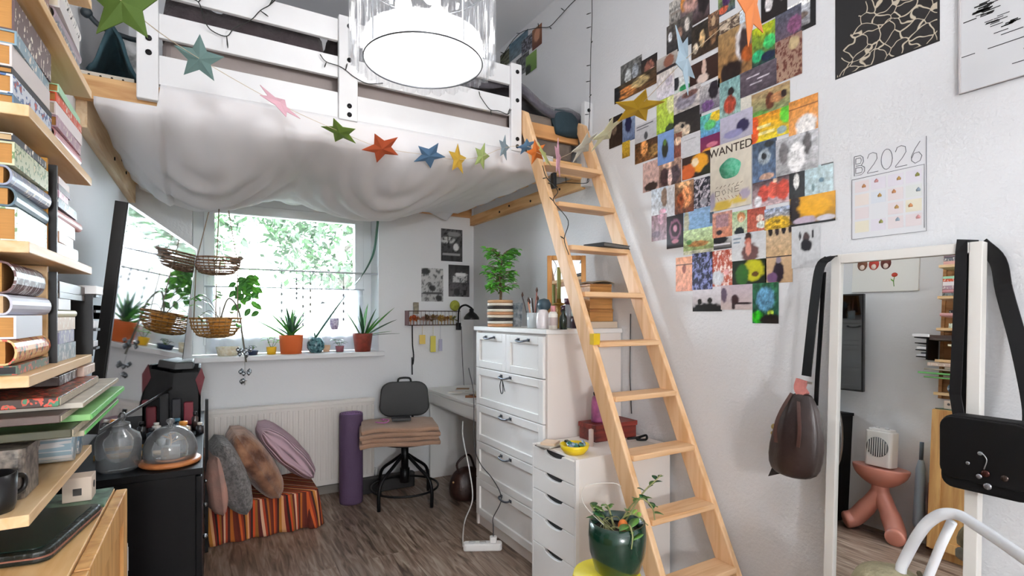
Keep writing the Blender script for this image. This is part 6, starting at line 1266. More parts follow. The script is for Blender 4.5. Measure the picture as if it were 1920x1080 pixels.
for k, (px, py, r_, cc) in enumerate([(1852, 912, .0095, '#8a8a8e'), (1836, 893, .007, '#8a8a90'), (1838, 850, .006, '#9aa0a4'), (1848, 888, .010, '#3c1c18'), (1815, 868, .005, '#8a8c90'), (1884, 897, .009, '#3a302c')]):
    link('badge', MB().lathe([(.0005, 0), (r_, 0), (r_*.9, .003), (.0005, .003)], aX(px, py, bc.x-.046), 16, M4=Matrix.Rotation(-PI/2, 4, 'Y')), M(cc, .25, .7), o)
link('charm_chain', MB().tube(bez([aX(1840, 848, bc.x-.048), aX(1850, 862, bc.x-.05), aX(1845, 880, bc.x-.048)], 4), .0015, 5), M('#b8bcc0', .3, .9), o)
# ================================================================== white step stool bottom right
o = thing('step_stool', 'white folding step stool with a bent handle at bottom right', 'step stool', (1.2, .55, 0))
D1 = 1.25
hp = [aD(1690, 1062, 1.36), aD(1706, 1030, 1.35), aD(1722, 1002, 1.33), aD(1742, 978, 1.31), aD(1768, 964, 1.28), aD(1798, 966, 1.25), aD(1830, 985, 1.20), aD(1880, 1018, 1.12), aD(1940, 1060, 1.03), aD(2010, 1110, .95)]
dn = Vector((hp[0].x-.05, hp[0].y+.02, .02)); 
HND = M('#dfe2e6', .35)
m = MB(); m.tube([hp[0]+Vector((-.04, .02, -.35)), hp[0]+Vector((-.012, .005, -.1))]+bez(hp, 5), .0135, 10, flat=.8); link('handle', m, HND, o)
q0 = aD(1785, 978, 1.28); link('leg', MB().tube([q0, aD(1765, 1020, 1.30), aD(1735, 1095, 1.33), Vector((aD(1735, 1095, 1.33).x-.06, aD(1735, 1095, 1.33).y+.03, .012))], .011, 8), HND, o)
e0 = hp[-1]; link('leg', MB().tube([e0, e0+Vector((.02, -.02, -.3)), Vector((e0.x+.03, e0.y-.04, .012))], .0125, 8), HND, o)
f0 = hp[0]+Vector((-.04, .02, -.35)); link('leg', MB().tube([f0, Vector((f0.x-.03, f0.y+.03, .012))], .0125, 8), HND, o)
sx_ = (f0.x+e0.x)/2; sy_ = (f0.y+e0.y)/2
link('step', MB().rbox((min(f0.x, e0.x)+.01, min(f0.y, e0.y)+.02, .42), (max(f0.x, e0.x)-.01, max(f0.y, e0.y)-.01, .445), .02), HND, o, .004)
# khaki cap / bag on it
kc = aD(1668, 1098, 1.38)
o = thing('cap', 'khaki canvas cap lying crumpled beside the white step stool', 'cap', kc-Vector((0, 0, .08)))
m = MB(); m.lathe([(.095, -.06), (.098, -.02), (.085, .02), (.055, .042), (.02, .05), (.001, .051)], kc, 26, rip=.05, rk=5)
link('crown', m, M('#a39a7c', .9, bump=.6, bs=60, var=.3, vs=20), o, sub=1)
link('opening', MB().tube(bez([kc+Vector((-.04, -.07, .03)), kc+Vector((-.0, -.075, .045)), kc+Vector((.05, -.05, .04)), kc+Vector((.06, -.01, .035))], 5), [.004]*16, 6) if 0 else MB().tube(bez([kc+Vector((-.04, -.06, .035)), kc+Vector((0, -.07, .045)), kc+Vector((.04, -.05, .045))], 5), .006, 6), M('#6a6048', .9), o)
single('pedestal_stand', MB().lathe([(.001, 0), (.11, 0), (.11, .02), (.03, .04), (.03, kc.z-.11), (.10, kc.z-.08), (.10, kc.z-.062), (.001, kc.z-.062)], (kc.x, kc.y, .001), 24), M('#8a8478', .7), 'small round stand below the khaki cap at bottom right', 'stand')
# ================================================================== chandelier
def strip_glass():
    m = bpy.data.materials.new('ribbed_glass'); m.use_nodes = True; nt = m.node_tree; nt.nodes.clear(); N = nt.nodes.new; L = nt.links.new
    out = N('ShaderNodeOutputMaterial'); t = N('ShaderNodeBsdfTransparent'); g = N('ShaderNodeBsdfGlossy'); g.inputs['Roughness'].default_value = .05
    d = N('ShaderNodeBsdfTranslucent'); d.inputs[0].default_value = (1, 1, 1, 1)
    lw = N('ShaderNodeLayerWeight'); lw.inputs[0].default_value = .35
    a = N('ShaderNodeMixShader'); a.inputs[0].default_value = .02; L(g.outputs[0], a.inputs[1]); L(d.outputs[0], a.inputs[2]); g.inputs[0].default_value = (.8, .82, .85, 1)
    mu = N('ShaderNodeMath'); mu.operation = 'MULTIPLY_ADD'; mu.inputs[1].default_value = .34; mu.inputs[2].default_value = .03; L(lw.outputs[1], mu.inputs[0])
    b = N('ShaderNodeMixShader'); L(mu.outputs[0], b.inputs[0]); L(t.outputs[0], b.inputs[1]); L(a.outputs[0], b.inputs[2]); L(b.outputs[0], out.inputs[0]); return m
o = thing('chandelier', 'round chandelier of clear ribbed glass strips around a glowing white diffuser', 'chandelier', (CHX, CHY, ZC))
C0 = (CHX, CHY, CHZ)
gs = strip_glass()
for k in range(26):
    a = 2*PI*k/26; w_ = .054
    def f(u, v, a=a):
        r_ = .232+.010*math.cos((u-.5)*PI)*1.0; q = a+(u-.5)*w_/.232; z = lerp(.30, 0, v)+.012*math.sin(PI*u)*(-1 if v > .99 else 0)
        r_ -= .004*math.cos(u*2*PI*3)
        return Vector((CHX+r_*math.cos(q), CHY+r_*math.sin(q), CHZ+z))
    link('glass_strip', MB().sheet(f, 14, 2, .003), gs, o)
for k in range(16):
    a = 2*PI*(k+.5)/16; w_ = .05
    def f(u, v, a=a):
        r_ = .150+.008*math.cos((u-.5)*PI); q = a+(u-.5)*w_/.150; return Vector((CHX+r_*math.cos(q), CHY+r_*math.sin(q), CHZ+lerp(.42, .25, v)))
    link('glass_strip', MB().sheet(f, 10, 2, .003), gs, o)
dfm = translucent('#ffffff', .6, alpha=.5, emit=.9, name='diffuser')
link('diffuser', MB().lathe([(.001, .004), (.198, .004), (.198, .008), (.001, .008)], C0, 48), dfm, o)
link('inner_drum', MB().lathe([(.199, .004), (.199, .075)], C0, 48, cap=False, rip=.008, rk=24), translucent('#ffffff', .5, alpha=.75, emit=.2, name='frosted_drum'), o)
def ringm(r, z, t): return MB().tube([(CHX+r*math.cos(2*PI*k/48), CHY+r*math.sin(2*PI*k/48), CHZ+z) for k in range(49)], t, 6, cap=False)
CHR = M('#b9bcc0', .2, 1)
link('rim_ring', ringm(.2, .0, .0025), M('#55585c', .3, .8), o); link('rim_ring', ringm(.232, .30, .004), CHR, o); link('rim_ring', ringm(.15, .42, .004), CHR, o)
m = MB()
for k in range(4): a = k*PI/2+.3; m.bar((CHX+.02*math.cos(a), CHY+.02*math.sin(a), CHZ+.42), (CHX+.232*math.cos(a), CHY+.232*math.sin(a), CHZ+.30), .008, .004); m.bar((CHX+.2*math.cos(a), CHY+.2*math.sin(a), CHZ+.005), (CHX+.2*math.cos(a), CHY+.2*math.sin(a), CHZ+.31), .004, .004, up=(1, 0, 0))
link('frame', m, CHR, o)
link('suspension_rod', MB().cyl((CHX, CHY, CHZ+.40), (CHX, CHY, ZC-.03), .007), CHR, o)
link('ceiling_cup', MB().lathe([(.001, -.05), (.03, -.048), (.055, -.01), (.055, 0), (.001, 0)], (CHX, CHY, ZC), 28), CHR, o)
for k in range(3):
    a = k*2*PI/3+.5; c = Vector((CHX+.07*math.cos(a), CHY+.07*math.sin(a), CHZ+.20)); b_ = link('bulb', MB().ball(c, .028, 16, sz=1.2), M('#fff8ee', .4, emit=14), o)
    link('bulb_socket', MB().cyl(c+Vector((0, 0, .03)), c+Vector((0, 0, .07)), .014), WHITE, b_); 
link('bulb_arm', MB().tube([(CHX, CHY, CHZ+.40), (CHX, CHY, CHZ+.28)], .008, 8).tube([(CHX+.07*math.cos(.5), CHY+.07*math.sin(.5), CHZ+.27), (CHX, CHY, CHZ+.28), (CHX+.07*math.cos(.5+2*PI/3), CHY+.07*math.sin(.5+2*PI/3), CHZ+.27)], .005, 6).tube([(CHX, CHY, CHZ+.28), (CHX+.07*math.cos(.5+4*PI/3), CHY+.07*math.sin(.5+4*PI/3), CHZ+.27)], .005, 6), CHR, o)
# ================================================================== star garland
ST = [ # px, py, depth, radius, colour, (turn in view, yaw, pitch, roll), name
 (232, 6, 1.05, .082, '#4f6c1c', (-2, 6, 0, 0), 'large olive green star at near left end'),
 (374, 110, 1.65, .072, '#6f8f8c', (-22, 42, 20, 20), 'grey teal star before the railing'),
 (522, 194, 2.05, .095, '#f0bcc8', (43, 74, 0, 8), 'pale pink star seen nearly edge on'),
 (638, 247, 2.28, .082, '#7c9e3c', (-12, 8, 67, 15), 'moss green star tilted flat'),
 (716, 277, 2.42, .092, '#c8582c', (16, 8, 64, 8), 'burnt orange star'),
 (805, 291, 2.55, .083, '#5f86ac', (15, 6, 61, 30), 'steel blue star'),
 (858, 299, 2.62, .078, '#e0b43c', (4, 60, 5, 0), 'mustard yellow star'),
 (903, 293, 2.68, .070, '#b8cc7c', (-6, 60, 8, 0), 'pale lime star'),
 (945, 277, 2.68, .066, '#9ab0bc', (0, 66, 5, 0), 'grey blue star before the canopy'),
 (987, 274, 2.62, .055, '#6c98c0', (22, 10, 68, 0), 'sky blue star by the ladder'),
 (1005, 285, 2.56, .062, '#ea7c2c', (20, 30, 35, 10), 'bright orange star by the ladder'),
 (1020, 291, 2.50, .070, '#d6dc8a', (26, 70, 0, 0), 'light lime star by the ladder'),
 (1046, 297, 2.42, .095, '#eeb4c8', (0, 76, 0, 0), 'pink star edge on beside the ladder'),
 (1094, 274, 2.27, .085, '#e6e4d4', (-46, 76, 0, 0), 'cream star edge on right of the ladder'),
 (1136, 249, 2.12, .095, '#e2dfb8', (-48, 80, 0, 0), 'pale yellow star edge on, second right of the ladder'),
 (1196, 201, 1.95, .098, '#c9a01c', (3, 5, 73, 0), 'deep yellow star before the collage'),
 (1283, 113, 1.70, .112, '#bcd4e4', (4, 55, 0, 186), 'light blue star before the collage'),
 (1407, 4, 1.40, .118, '#ea8848', (-4, 48, 0, 182), 'large orange star at the top of the collage'),
]
def dim(h, k=.84): return '#'+''.join('%02x' % int(int(h[i:i+2], 16)*k) for i in (1, 3, 5))
g0 = aD(232, 10, 1.05)
o = thing('star_garland', 'string of coloured paper stars swagging across the room before the loft', 'garland', g0)
pts = [aD(s[0], s[1], s[2]) for s in ST]
pth = [aD(60, -190, .95)]+pts+[aD(1500, -90, 1.25)]
link('string', MB().tube(bez(pth, 5), .0011, 5), M('#c9b89c', .8), o)
for (px, py, D_, r_, col, (tv_, yaw, pit, rol), nm), P in zip(ST, pts):
    pl = []
    for k in range(10):
        a = PI/2+PI*k/5; q = r_ if k % 2 == 0 else r_*.46; pl.append((q*math.cos(a), q*math.sin(a)))
    # folded star: centre raised, five ridges; real paper thickness
    t_ = .0022; vs = [(0, 0, r_*.07+t_)]+[(x, y, (0 if k % 2 == 0 else -.012*r_)+t_) for k, (x, y) in enumerate(pl)]+[(0, 0, r_*.07)]+[(x, y, 0 if k % 2 == 0 else -.012*r_) for k, (x, y) in enumerate(pl)]
    fs = []
    for k in range(10): k2 = (k+1) % 10; fs += [(0, 1+k, 1+k2), (11, 12+k2, 12+k), (1+k, 12+k, 12+k2, 1+k2)]
    Mx = Matrix.Translation(P) @ Matrix.Rotation(-TH, 4, 'Z') @ Matrix.Rotation(PI/2, 4, 'X') @ Matrix.Rotation(math.radians(tv_), 4, 'Z') @ Matrix.Rotation(math.radians(yaw), 4, 'Y') @ Matrix.Rotation(math.radians(pit), 4, 'X') @ Matrix.Rotation(math.radians(rol), 4, 'Z')
    m = MB().add([Mx @ Vector(v) for v in vs], fs)
    so = link('star', m, M(dim(col), .75), o); so['label'] = nm
# ================================================================== fairy lights
LED = M('#d9d4c4', .3)
def fairy(name, label, segs, twigs, r=.0022):
    o = thing(name, label, 'fairy lights', Vector(segs[0][0]))
    for s_ in segs: link('wire', MB().tube(bez(s_, 5), r, 5), M('#161a16', .6), o)
    for p_, d_ in twigs:
        p_, d_ = Vector(p_), Vector(d_); link('led', MB().tube([p_, p_+d_*.7, p_+d_], [.0018, .003, .0016], 5), M('#1c211c', .5), o)
fy = LY-.05
L1 = [aY(px, py, fy) for px, py in ((310, -12), (345, -4), (372, 4), (384, 40), (398, 58), (425, 68), (440, 52), (470, 38), (488, 20), (505, 10), (520, -4))]
L1b = [aY(px, py, fy) for px, py in ((600, 102), (612, 116), (640, 126), (665, 145), (690, 157), (718, 156))]
L1c = [aY(px, py, fy) for px, py in ((900, 180), (910, 195), (920, 206), (935, 208), (952, 214), (958, 205))]
tw = []
for px, py, dx, dz in ((425, 68, .004, -.05), (488, 20, .03, -.02), (372, 4, .02, .03), (505, 10, .02, .04), (612, 116, -.01, -.03), (648, 132, .006, .03), (920, 206, .0, -.03), (952, 214, .01, .03), (900, 180, -.01, .02)): tw.append((aY(px, py, fy), (dx, -.008, dz)))
fairy('fairy_lights', 'dark green fairy light wire looped over the loft railing', [L1, L1b, L1c], tw)
wx_ = XR-.005
L2 = [aX(px, py, wx_) for px, py in ((940, 112), (950, 92), (975, 62), (1010, 52), (1030, 50), (1050, 30), (1070, 8), (1090, -10))]
L3 = [aX(px, py, wx_-.055) for px, py in ((1110, -10), (1110, 40), (1108, 90), (1107, 140), (1106, 200), (1104, 245))]
tw = [(aX(px, py, wx_-.055), (-.005, dy, .006)) for px, py, dy in ((1108, 24, .035), (1108, 50, .035), (1108, 82, -.02), (1107, 122, .03), (1106, 152, .03), (1105, 182, -.025), (1104, 214, .03))]+[(aX(px, py, wx_), (-.005, dy, dz)) for px, py, dy, dz in ((945, 100, .05, .03), (975, 62, .05, .02), (1030, 50, -.03, -.03), (1058, 20, .03, .03), (1010, 52, .0, .03))]
fairy('fairy_lights', 'fairy light wire dropping down the right wall beside the loft', [L2, L3], tw)
def lp_(z, side=-1, x=1.487): return Vector((x, ly(z)-.04, z))
L4 = [Vector((1.487, ly(2.1)-.035, 2.10)), lp_(2.03), Vector((1.53, ly(1.96)-.045, 1.96)), lp_(1.90), Vector((1.54, ly(1.80)-.045, 1.80)), lp_(1.70), lp_(1.62)]
L5 = [Vector((XR-.04, 2.45, 2.16)), Vector((1.93, 2.44, 2.11)), Vector((1.75, 2.40, 2.08)), Vector((1.60, 2.3, 2.03)), lp_(2.0)]
fairy('fairy_lights', 'fairy light wire wound around the upper left side of the ladder', [L4, L5], [(L4[1], (-.03, -.01, -.01)), (L4[3], (-.03, -.01, .015)), (L4[5], (-.03, -.01, .01)), (L5[1], (.0, -.01, .03)), (L5[2], (-.01, -.01, .03)), (L5[3], (.01, -.02, -.02))])
# ladder extras
single('yellow_tape', MB().box((1.4885, ly(1.22)-.04, 1.20), (1.5245, ly(1.22)-.012, 1.25)), M('#d8b418', .5), 'band of yellow tape around the left ladder rail', 'tape')
z = .738+.231*4; c = Vector((1.79, ly(z)+.02, z+.0128)); M_ = Matrix.Translation(c)@Matrix.Rotation(math.radians(12), 4, 'Z')
o = thing('book', 'dark closed book lying on a ladder step', 'book', c)
link('cover', MB().box((-.11, -.065, 0), (.11, .065, .003), 0, M_).box((-.11, -.065, .017), (.11, .065, .020), 0, M_).box((-.11, -.065, .003), (-.107, .065, .017), 0, M_), M('#17181a', .5), o); link('page_block', MB().box((-.106, -.062, .003), (.107, .062, .017), 0, M_), M('#6a6660', .8), o)
single('black_clip', MB().box((1.521, ly(2.02)-.05, 1.98), (1.54, ly(2.02)-.02, 2.06)), BLACK, 'small black clip on the upper left ladder rail', 'clip', bevel=.003)
# ================================================================== pictures above the loft on the right wall
LP_ = [(938, 990, 105, 132, 'g:3a3a28,2a2c1c;n:1.2,7a7c5c', 'dark mossy print leftmost above the duvet'), (955, 990, 85, 118, 'g:4a6a7c,6a7a84;n:.6', 'slate blue print above the mossy one'), (978, 1000, 78, 105, 'g:1c1c24,2a2830;n:1.0,8a8a98', 'black dotted print in the middle above the duvet'), (998, 1016, 58, 96, 'g:8a5a3c,5a2a1c;e:.5,.4,.3,.3,c08a6c', 'brown portrait print highest of the loft wall group'), (968, 992, 114, 148, 'g:5a5c5c,8a8c90;n:1.1,1c1c20', 'grey speckled print lowest of the loft wall group'), (986, 1006, 108, 142, 'g:7a9c4c,5c7c3c;e:.2,.8,.3,.3,1c241c', 'green print right of the grey speckled one')]
for i, (x0, x1, yt, yb, des, lab) in enumerate(LP_):
    X_ = XR-.001-.0006*i; a = aX(x0, yt, X_); b_ = aX(x1, yt, X_); c_ = aX(x0, yb, X_)
    photo('photo_print', a, (0, b_.y-a.y, 0), (0, 0, c_.z-a.z), (-1, 0, 0), des, lab, 'photo', 'prints on the wall above the loft', 14, 16, .0006, seed=i+90)
# ================================================================== things on the tall chest
T = ZT+.0005
def at_chest(px, x=None, y=None):
    r_ = ray(px, 590); 
    if x is not None: return Vector((x, r_.y/r_.x*x, T))
    return Vector((r_.x/r_.y*y, y, T))
c = at_chest(938, x=1.575)
o = thing('potted_tree', 'bushy little tree in a striped round basket pot on tall chest', 'plant', c)
SC_ = ['#d8c4a8', '#b88a64', '#e4dccc', '#e2d8c4', '#3a2c28', '#c8a888', '#b98a6c', '#2c2422', '#dccbb4', '#e6dcc8']
hh = .165; r_ = .083
for k in range(9):
    z0 = k*hh/9; rr_ = r_*(1-.04*abs(k-4)/4); link('coil', MB().lathe([(rr_*.86, z0), (rr_*.98, z0+.002), (rr_, z0+hh/18), (rr_*.98, z0+hh/9-.002), (rr_*.86, z0+hh/9)], c, 30), M(['#c49066', '#e6e0d4', '#2e2724', '#e2d6c2', '#c08c66', '#e4dccb', '#332a27', '#e6ddcd', '#c49a70'][k], .75, bump=.3, bs=90), o)
link('soil', MB().lathe([(.001, .0), (r_*.84, .0), (r_*.84, hh-.02), (.001, hh-.012)], c, 24), M('#3a2a20', .95), o)
m = MB(); ms = MB(); rr = random.Random(31); top = c+Vector((.012, 0, hh+.25)); ms.tube(bez([c+Vector((0, 0, hh-.02)), c+Vector((.004, 0, hh+.07)), c+Vector((-.004, 0, hh+.14)), top], 5), [.009]*5+[.007]*5+[.005]*6, 7)
for k in range(84):
    t_ = rr.uniform(.15, 1.15); a = rr.uniform(0, 2*PI); L_ = rr.uniform(.05, .125)*(1.1-.25*abs(t_-.6)); b0 = c+Vector((0, 0, hh+.26*min(1, t_))); tip = b0+Vector((L_*math.cos(a), L_*math.sin(a)*.85, rr.uniform(.0, .05)+.08*max(0, t_-.9)))
    ms.tube([b0, (b0+tip)/2+Vector((0, 0, .012)), tip], .0018, 4)
    for j in range(5):
        e = a+rr.uniform(-1.2, 1.2); q = b0.lerp(tip, rr.uniform(.45, 1)); leaf(m, q, (math.cos(e), math.sin(e), rr.uniform(-.3, .5)), rr.uniform(.036, .052), .030, .3, rr.choice((0, 0, 1)), n=4)
link('foliage', m, [LF['b'], LF['g']], o); link('trunk', ms, M('#6c5a40', .8), o)
def small(name, label, cat, prof, c, mat, n=20, **k): return single(name, MB().lathe(prof, c, n, **k), mat, label, cat)
GLS = thin_glass('#dfe8ee', 1.6, 'jar_glass', .08)
c = at_chest(966, x=1.66); m = MB(); m.box((c.x-.004, c.y-.045, T), (c.x+.004, c.y+.045, T+.15)); o = single('acrylic_panel', m, M('#6a7884', .2, col2='#c9d2d8', vs=30), 'blue grey patterned glass panel leaning behind the striped pot', 'panel'); o.rotation_euler = (0, .12, .3)
single('letter_holder', MB().prism([(1.60, 2.50, T), (1.60, 2.56, T), (1.60, 2.545, T+.17), (1.60, 2.535, T+.17)], (.012, 0, 0)), M('#3a2f2c', .4), 'tall narrow dark frame edge between the plant and brush cup', 'stand')
c = at_chest(999, x=1.56); o = thing('brush_cup', 'white cup full of brushes and pencils on tall chest', 'cup', c)
link('cup', MB().lathe([(.001, 0), (.030, 0), (.034, .085), (.031, .085), (.028, .006), (.001, .005)], c, 24), M('#ccd6da', .3), o)
rr = random.Random(2)
for k, (dx, dy, h_, cc) in enumerate([(-.03, .02, .19, '#3a3030'), (-.012, .01, .16, '#c07a5c'), (.01, -.01, .22, '#8a4a3c'), (.03, .015, .17, '#2a2c34'), (.0, .02, .15, '#d8c8b0')]):
    pb = link('brush', MB().tube([c+Vector((dx*.4, dy*.4, .01)), c+Vector((dx*1.6, dy*1.6, h_*.9))], .0032, 6), M(cc, .5), o); link('bristles', MB().lathe([(.003, 0), (.007, .012), (.001, .03)], c+Vector((dx*1.6, dy*1.6, h_*.9)), 8), M('#4a3028', .8), pb)
c = at_chest(1018, x=1.53); small('lotion_jar', 'milky white plastic jar in front of the brush cup', 'jar', [(.001, 0), (.033, 0), (.036, .02), (.036, .06), (.03, .085), (.02, .1), (.001, .102)], c, M('#e6e0e2', .25, spec=.6))
c = at_chest(1020, x=1.70); small('globe', 'dark blue grey round object behind the white jar', 'ornament', [(.001, 0), (.03, 0), (.012, .02), (.012, .09), (.034, .11), (.042, .135), (.030, .162), (.001, .17)], c, M('#4a606c', .4))
c = at_chest(1037, x=1.52); o = thing('cream_bottle', 'white lotion bottle with pink stripe on tall chest by the ladder', 'bottle', c); link('body', MB().lathe([(.001, 0), (.022, 0), (.024, .075), (.016, .09), (.001, .09)], c, 20), M('#e8e4dc', .35), o); link('cap', MB().lathe([(.012, .09), (.012, .12), (.001, .12)], c, 14), M('#c8888c', .4), o); link('label', MB().lathe([(.0245, .02), (.0248, .021), (.0248, .06), (.0245, .061)], c, 20, cap=False), M('#b8a8a4', .5), o)
c = at_chest(1048, x=1.64); o = thing('candlestick', 'brass candlestick with a green taper behind the ladder rail', 'candlestick', c)
link('holder', MB().lathe([(.001, 0), (.032, 0), (.030, .01), (.009, .02), (.007, .05), (.014, .06), (.007, .07), (.012, .085), (.007, .095), (.014, .11), (.008, .12), (.034, .130), (.034, .135), (.014, .14), (.012, .16), (.001, .16)], c, 20), M('#8a6a2c', .35, .7), o)
link('candle', MB().cyl(c+Vector((0, 0, .16)), c+Vector((0, 0, .33)), .011), M('#8a8a4c', .6), o)
c = at_chest(1056, x=1.55); small('pill_bottle', 'dark green glass bottle at foot of the brass candlestick', 'bottle', [(.001, 0), (.02, 0), (.02, .06), (.008, .08), (.008, .10), (.001, .10)], c, M('#1c2a24', .2))
# pine framed table mirror
Mm = Matrix.Translation((1.83, 2.50, T+.001))@Matrix.Rotation(math.radians(-32), 4, 'Z')@Matrix.Rotation(math.radians(-6), 4, 'X')
o = thing('table_mirror', 'pine framed table mirror standing on tall chest behind ladder', 'mirror', (1.83, 2.50, T))
m = MB(); w_, h_ = .115, .43; f_ = .028
m.box((-w_, 0, 0), (-w_+f_, .02, h_), 0, Mm); m.box((w_-f_, 0, 0), (w_, .02, h_), 0, Mm); m.box((-w_+f_, 0, 0), (w_-f_, .02, f_), 0, Mm); m.box((-w_+f_, 0, h_-f_), (w_-f_, .02, h_), 0, Mm)
link('frame', m, wood('#d89a50', '#b87834', 'Z'), o, .003); link('mirror_glass', MB().box((-w_+f_, .006, f_), (w_-f_, .012, h_-f_), 0, Mm), M('#f2f4f4', .01, 1), o)
# wooden boxes and jars at right on the chest
WB = wood('#b88448', '#8a5a2c', 'X')
x0, x1, y0, y1 = 1.80, 1.965, 2.25, 2.40
single('flat_box', MB().box((x0-.02, y0-.02, T), (x1+.015, y1, T+.036)), M('#c9b8a4', .6), 'flat cream box under the wooden boxes on tall chest', 'box', bevel=.002)
for k, (z0, h_, l) in enumerate([(T+.037, .068, 'small wooden box, undermost of the stack of three on the chest'), (T+.106, .072, 'small wooden box in the middle of the stack of three'), (T+.179, .066, 'small wooden box on top of the stack of three')]):
    o = thing('wooden_box', l, 'box', ((x0+x1)/2, (y0+y1)/2, z0), 'stacked wooden boxes'); e = .004*k
    link('body', MB().box((x0+e, y0+e, z0), (x1-e*.5, y1-e, z0+h_*.78)), WB, o, .002); link('lid', MB().box((x0+e-.002, y0+e-.002, z0+h_*.78+.0005), (x1-e*.5+.001, y1-e+.002, z0+h_)), WB, o, .002)
m = MB(); m.sheet(lambda u, v: Vector((lerp(x0-.01, x1+.01, u), lerp(y0, y1, v), T+.249+.02*math.sin(PI*u)*u+.004*math.sin(v*9))), 12, 8, .004); single('cloth', m, M('#9a8a76', .9), 'thin brown cloth draped over the topmost wooden box', 'cloth')
c = Vector((1.745, 2.30, T)); o = thing('jar', 'purple black jar with pale lid at left of the wooden boxes', 'jar', c); link('body', MB().lathe([(.001, 0), (.028, 0), (.03, .055), (.022, .065), (.001, .065)], c, 20), M('#2c1622', .3), o); link('lid', MB().lathe([(.001, .066), (.026, .066), (.026, .096), (.001, .096)], c, 20), M('#c9cfc4', .4), o)
c = Vector((1.75, 2.36, T)); o = thing('jar', 'glass jar with dark plum lid rising behind the pale lidded jar', 'jar', c); link('body', MB().lathe([(.001, 0), (.028, 0), (.028, .13), (.001, .13)], c, 20), M('#8a8a90', .2, spec=.8), o); link('lid', MB().lathe([(.001, .131), (.033, .131), (.034, .165), (.001, .165)], c, 20), M('#4a2232', .4), o)
# ================================================================== things on the low drawer unit
T2 = AZ+.0005
c = aZ(1086, 842, T2); c = Vector((1.455, 1.93, T2))
o = thing('yellow_bowl', 'yellow bowl of wrapped bits with patterned rim on the drawer unit', 'bowl', c)
link('bowl', MB().lathe([(.001, 0), (.045, 0), (.062, .02), (.068, .042), (.064, .042), (.056, .02), (.001, .008)], c, 30), M('#e6c81c', .35), o)
rr = random.Random(6); 
for k in range(16):
    a = rr.uniform(0, 2*PI); q = .045*rr.random()**.5; M_ = Matrix.Translation(c+Vector((q*math.cos(a), q*math.sin(a), .036+.012*rr.random())))@Matrix.Rotation(rr.uniform(0, 3), 4, Vector((rr.random(), rr.random(), 1)).normalized())
    m = MB(); m.box((-.014, -.009, -.005), (.014, .009, .005), 0, M_); link('wrapped_sweet', m, M(rr.choice(['#1c2c50', '#d8dce0', '#14161a', '#3c7a6a', '#8aa0b8', '#2c3a2c']), .3), o, .002)
c = Vector((1.43, 2.09, T2)); 
for k, (w_, l_, cc, h_) in enumerate([(.06, .045, '#6a625c', .004), (.055, .04, '#c9c4bc', .006), (.04, .035, '#d8c0a8', .012)]):
    z0 = T2+sum([.0045, .0065, .0125][:k]); M_ = Matrix.Translation((c.x, c.y, z0))@Matrix.Rotation(.3*k, 4, 'Z'); m = MB(); m.box((-w_, -l_, 0), (w_, l_, h_), 0, M_); o = single('notepad', m, M(cc, .6), ['grey notepad lowest in small pile beside the yellow bowl', 'pale notepad in the middle of pile beside the yellow bowl', 'beige card box on top of pile beside the yellow bowl'][k], 'notepad', 'pads beside the yellow bowl')
o = thing('red_box', 'dark red jewellery box at the back of the drawer unit', 'box', (1.78, 2.10, T2))
link('body', MB().box((1.66, 2.03, T2), (1.93, 2.16, T2+.06)), wood('#7a2c22', '#4c1612', 'X'), o, .002); link('lid', MB().box((1.655, 2.025, T2+.0605), (1.935, 2.165, T2+.085)), wood('#8a3228', '#5a1c16', 'X'), o, .003); link('latch', MB().box((1.785, 2.021, T2+.05), (1.805, 2.0245, T2+.07)), M('#b08a4c', .3, .9), o)
c = Vector((1.73, 2.095, T2+.0865)); o = thing('pink_bottle', 'pink bottle with round orange stopper standing on the red box', 'bottle', c)
link('body', MB().lathe([(.001, 0), (.036, 0), (.037, .01), (.034, .10), (.030, .125), (.022, .135), (.001, .136)], c, 24), M('#a85a86', .3, col2='#7a3c64', vs=20), o); link('collar', MB().lathe([(.024, .136), (.026, .15), (.001, .15)], c, 20), M('#1c1416', .4), o); link('stopper', MB().ball(c+Vector((0, 0, .165)), .024, 16, sz=.85), M('#e0882c', .35), o)
single('black_cable', MB().tube(bez([(1.84, 2.0, T2+.006), (1.88, 1.97, T2+.012), (1.93, 1.96, T2+.02), (1.90, 1.93, T2+.008), (1.86, 1.95, T2+.01), (1.91, 1.98, T2+.008)], 6), .006, 6), BLACK, 'coiled black cable in front of the red box', 'cable')
single('paper', MB().box((1.70, 1.86, T2), (1.90, 1.96, T2+.003)), M('#c9c4bc', .6), 'white paper sheet on the drawer unit behind the ladder', 'paper')
c = Vector((1.60, 1.99, T2)); small('small_candle', 'little red and white tube near the ladder on the drawer unit', 'tube', [(.001, 0), (.012, 0), (.012, .08), (.001, .085)], c, M('#c9b4ac', .4))
c = Vector((1.52, 2.02, T2)); small('brown_cup', 'brown little dish right of the yellow bowl', 'dish', [(.001, 0), (.02, 0), (.028, .025), (.024, .025), (.001, .006)], c, M('#a87a5c', .5))
# hanging cord on the wall behind the bottle
c = aX(1163, 600, XR-.01); single('wall_cord', MB().tube([(XR-.006, 2.13, 1.34), (XR-.006, 2.135, 1.0), (XR-.008, 2.12, .80)], .003, 6), M('#4a4a4c', .6), 'thin dark cord hanging on the wall behind tall chest edge', 'cord')
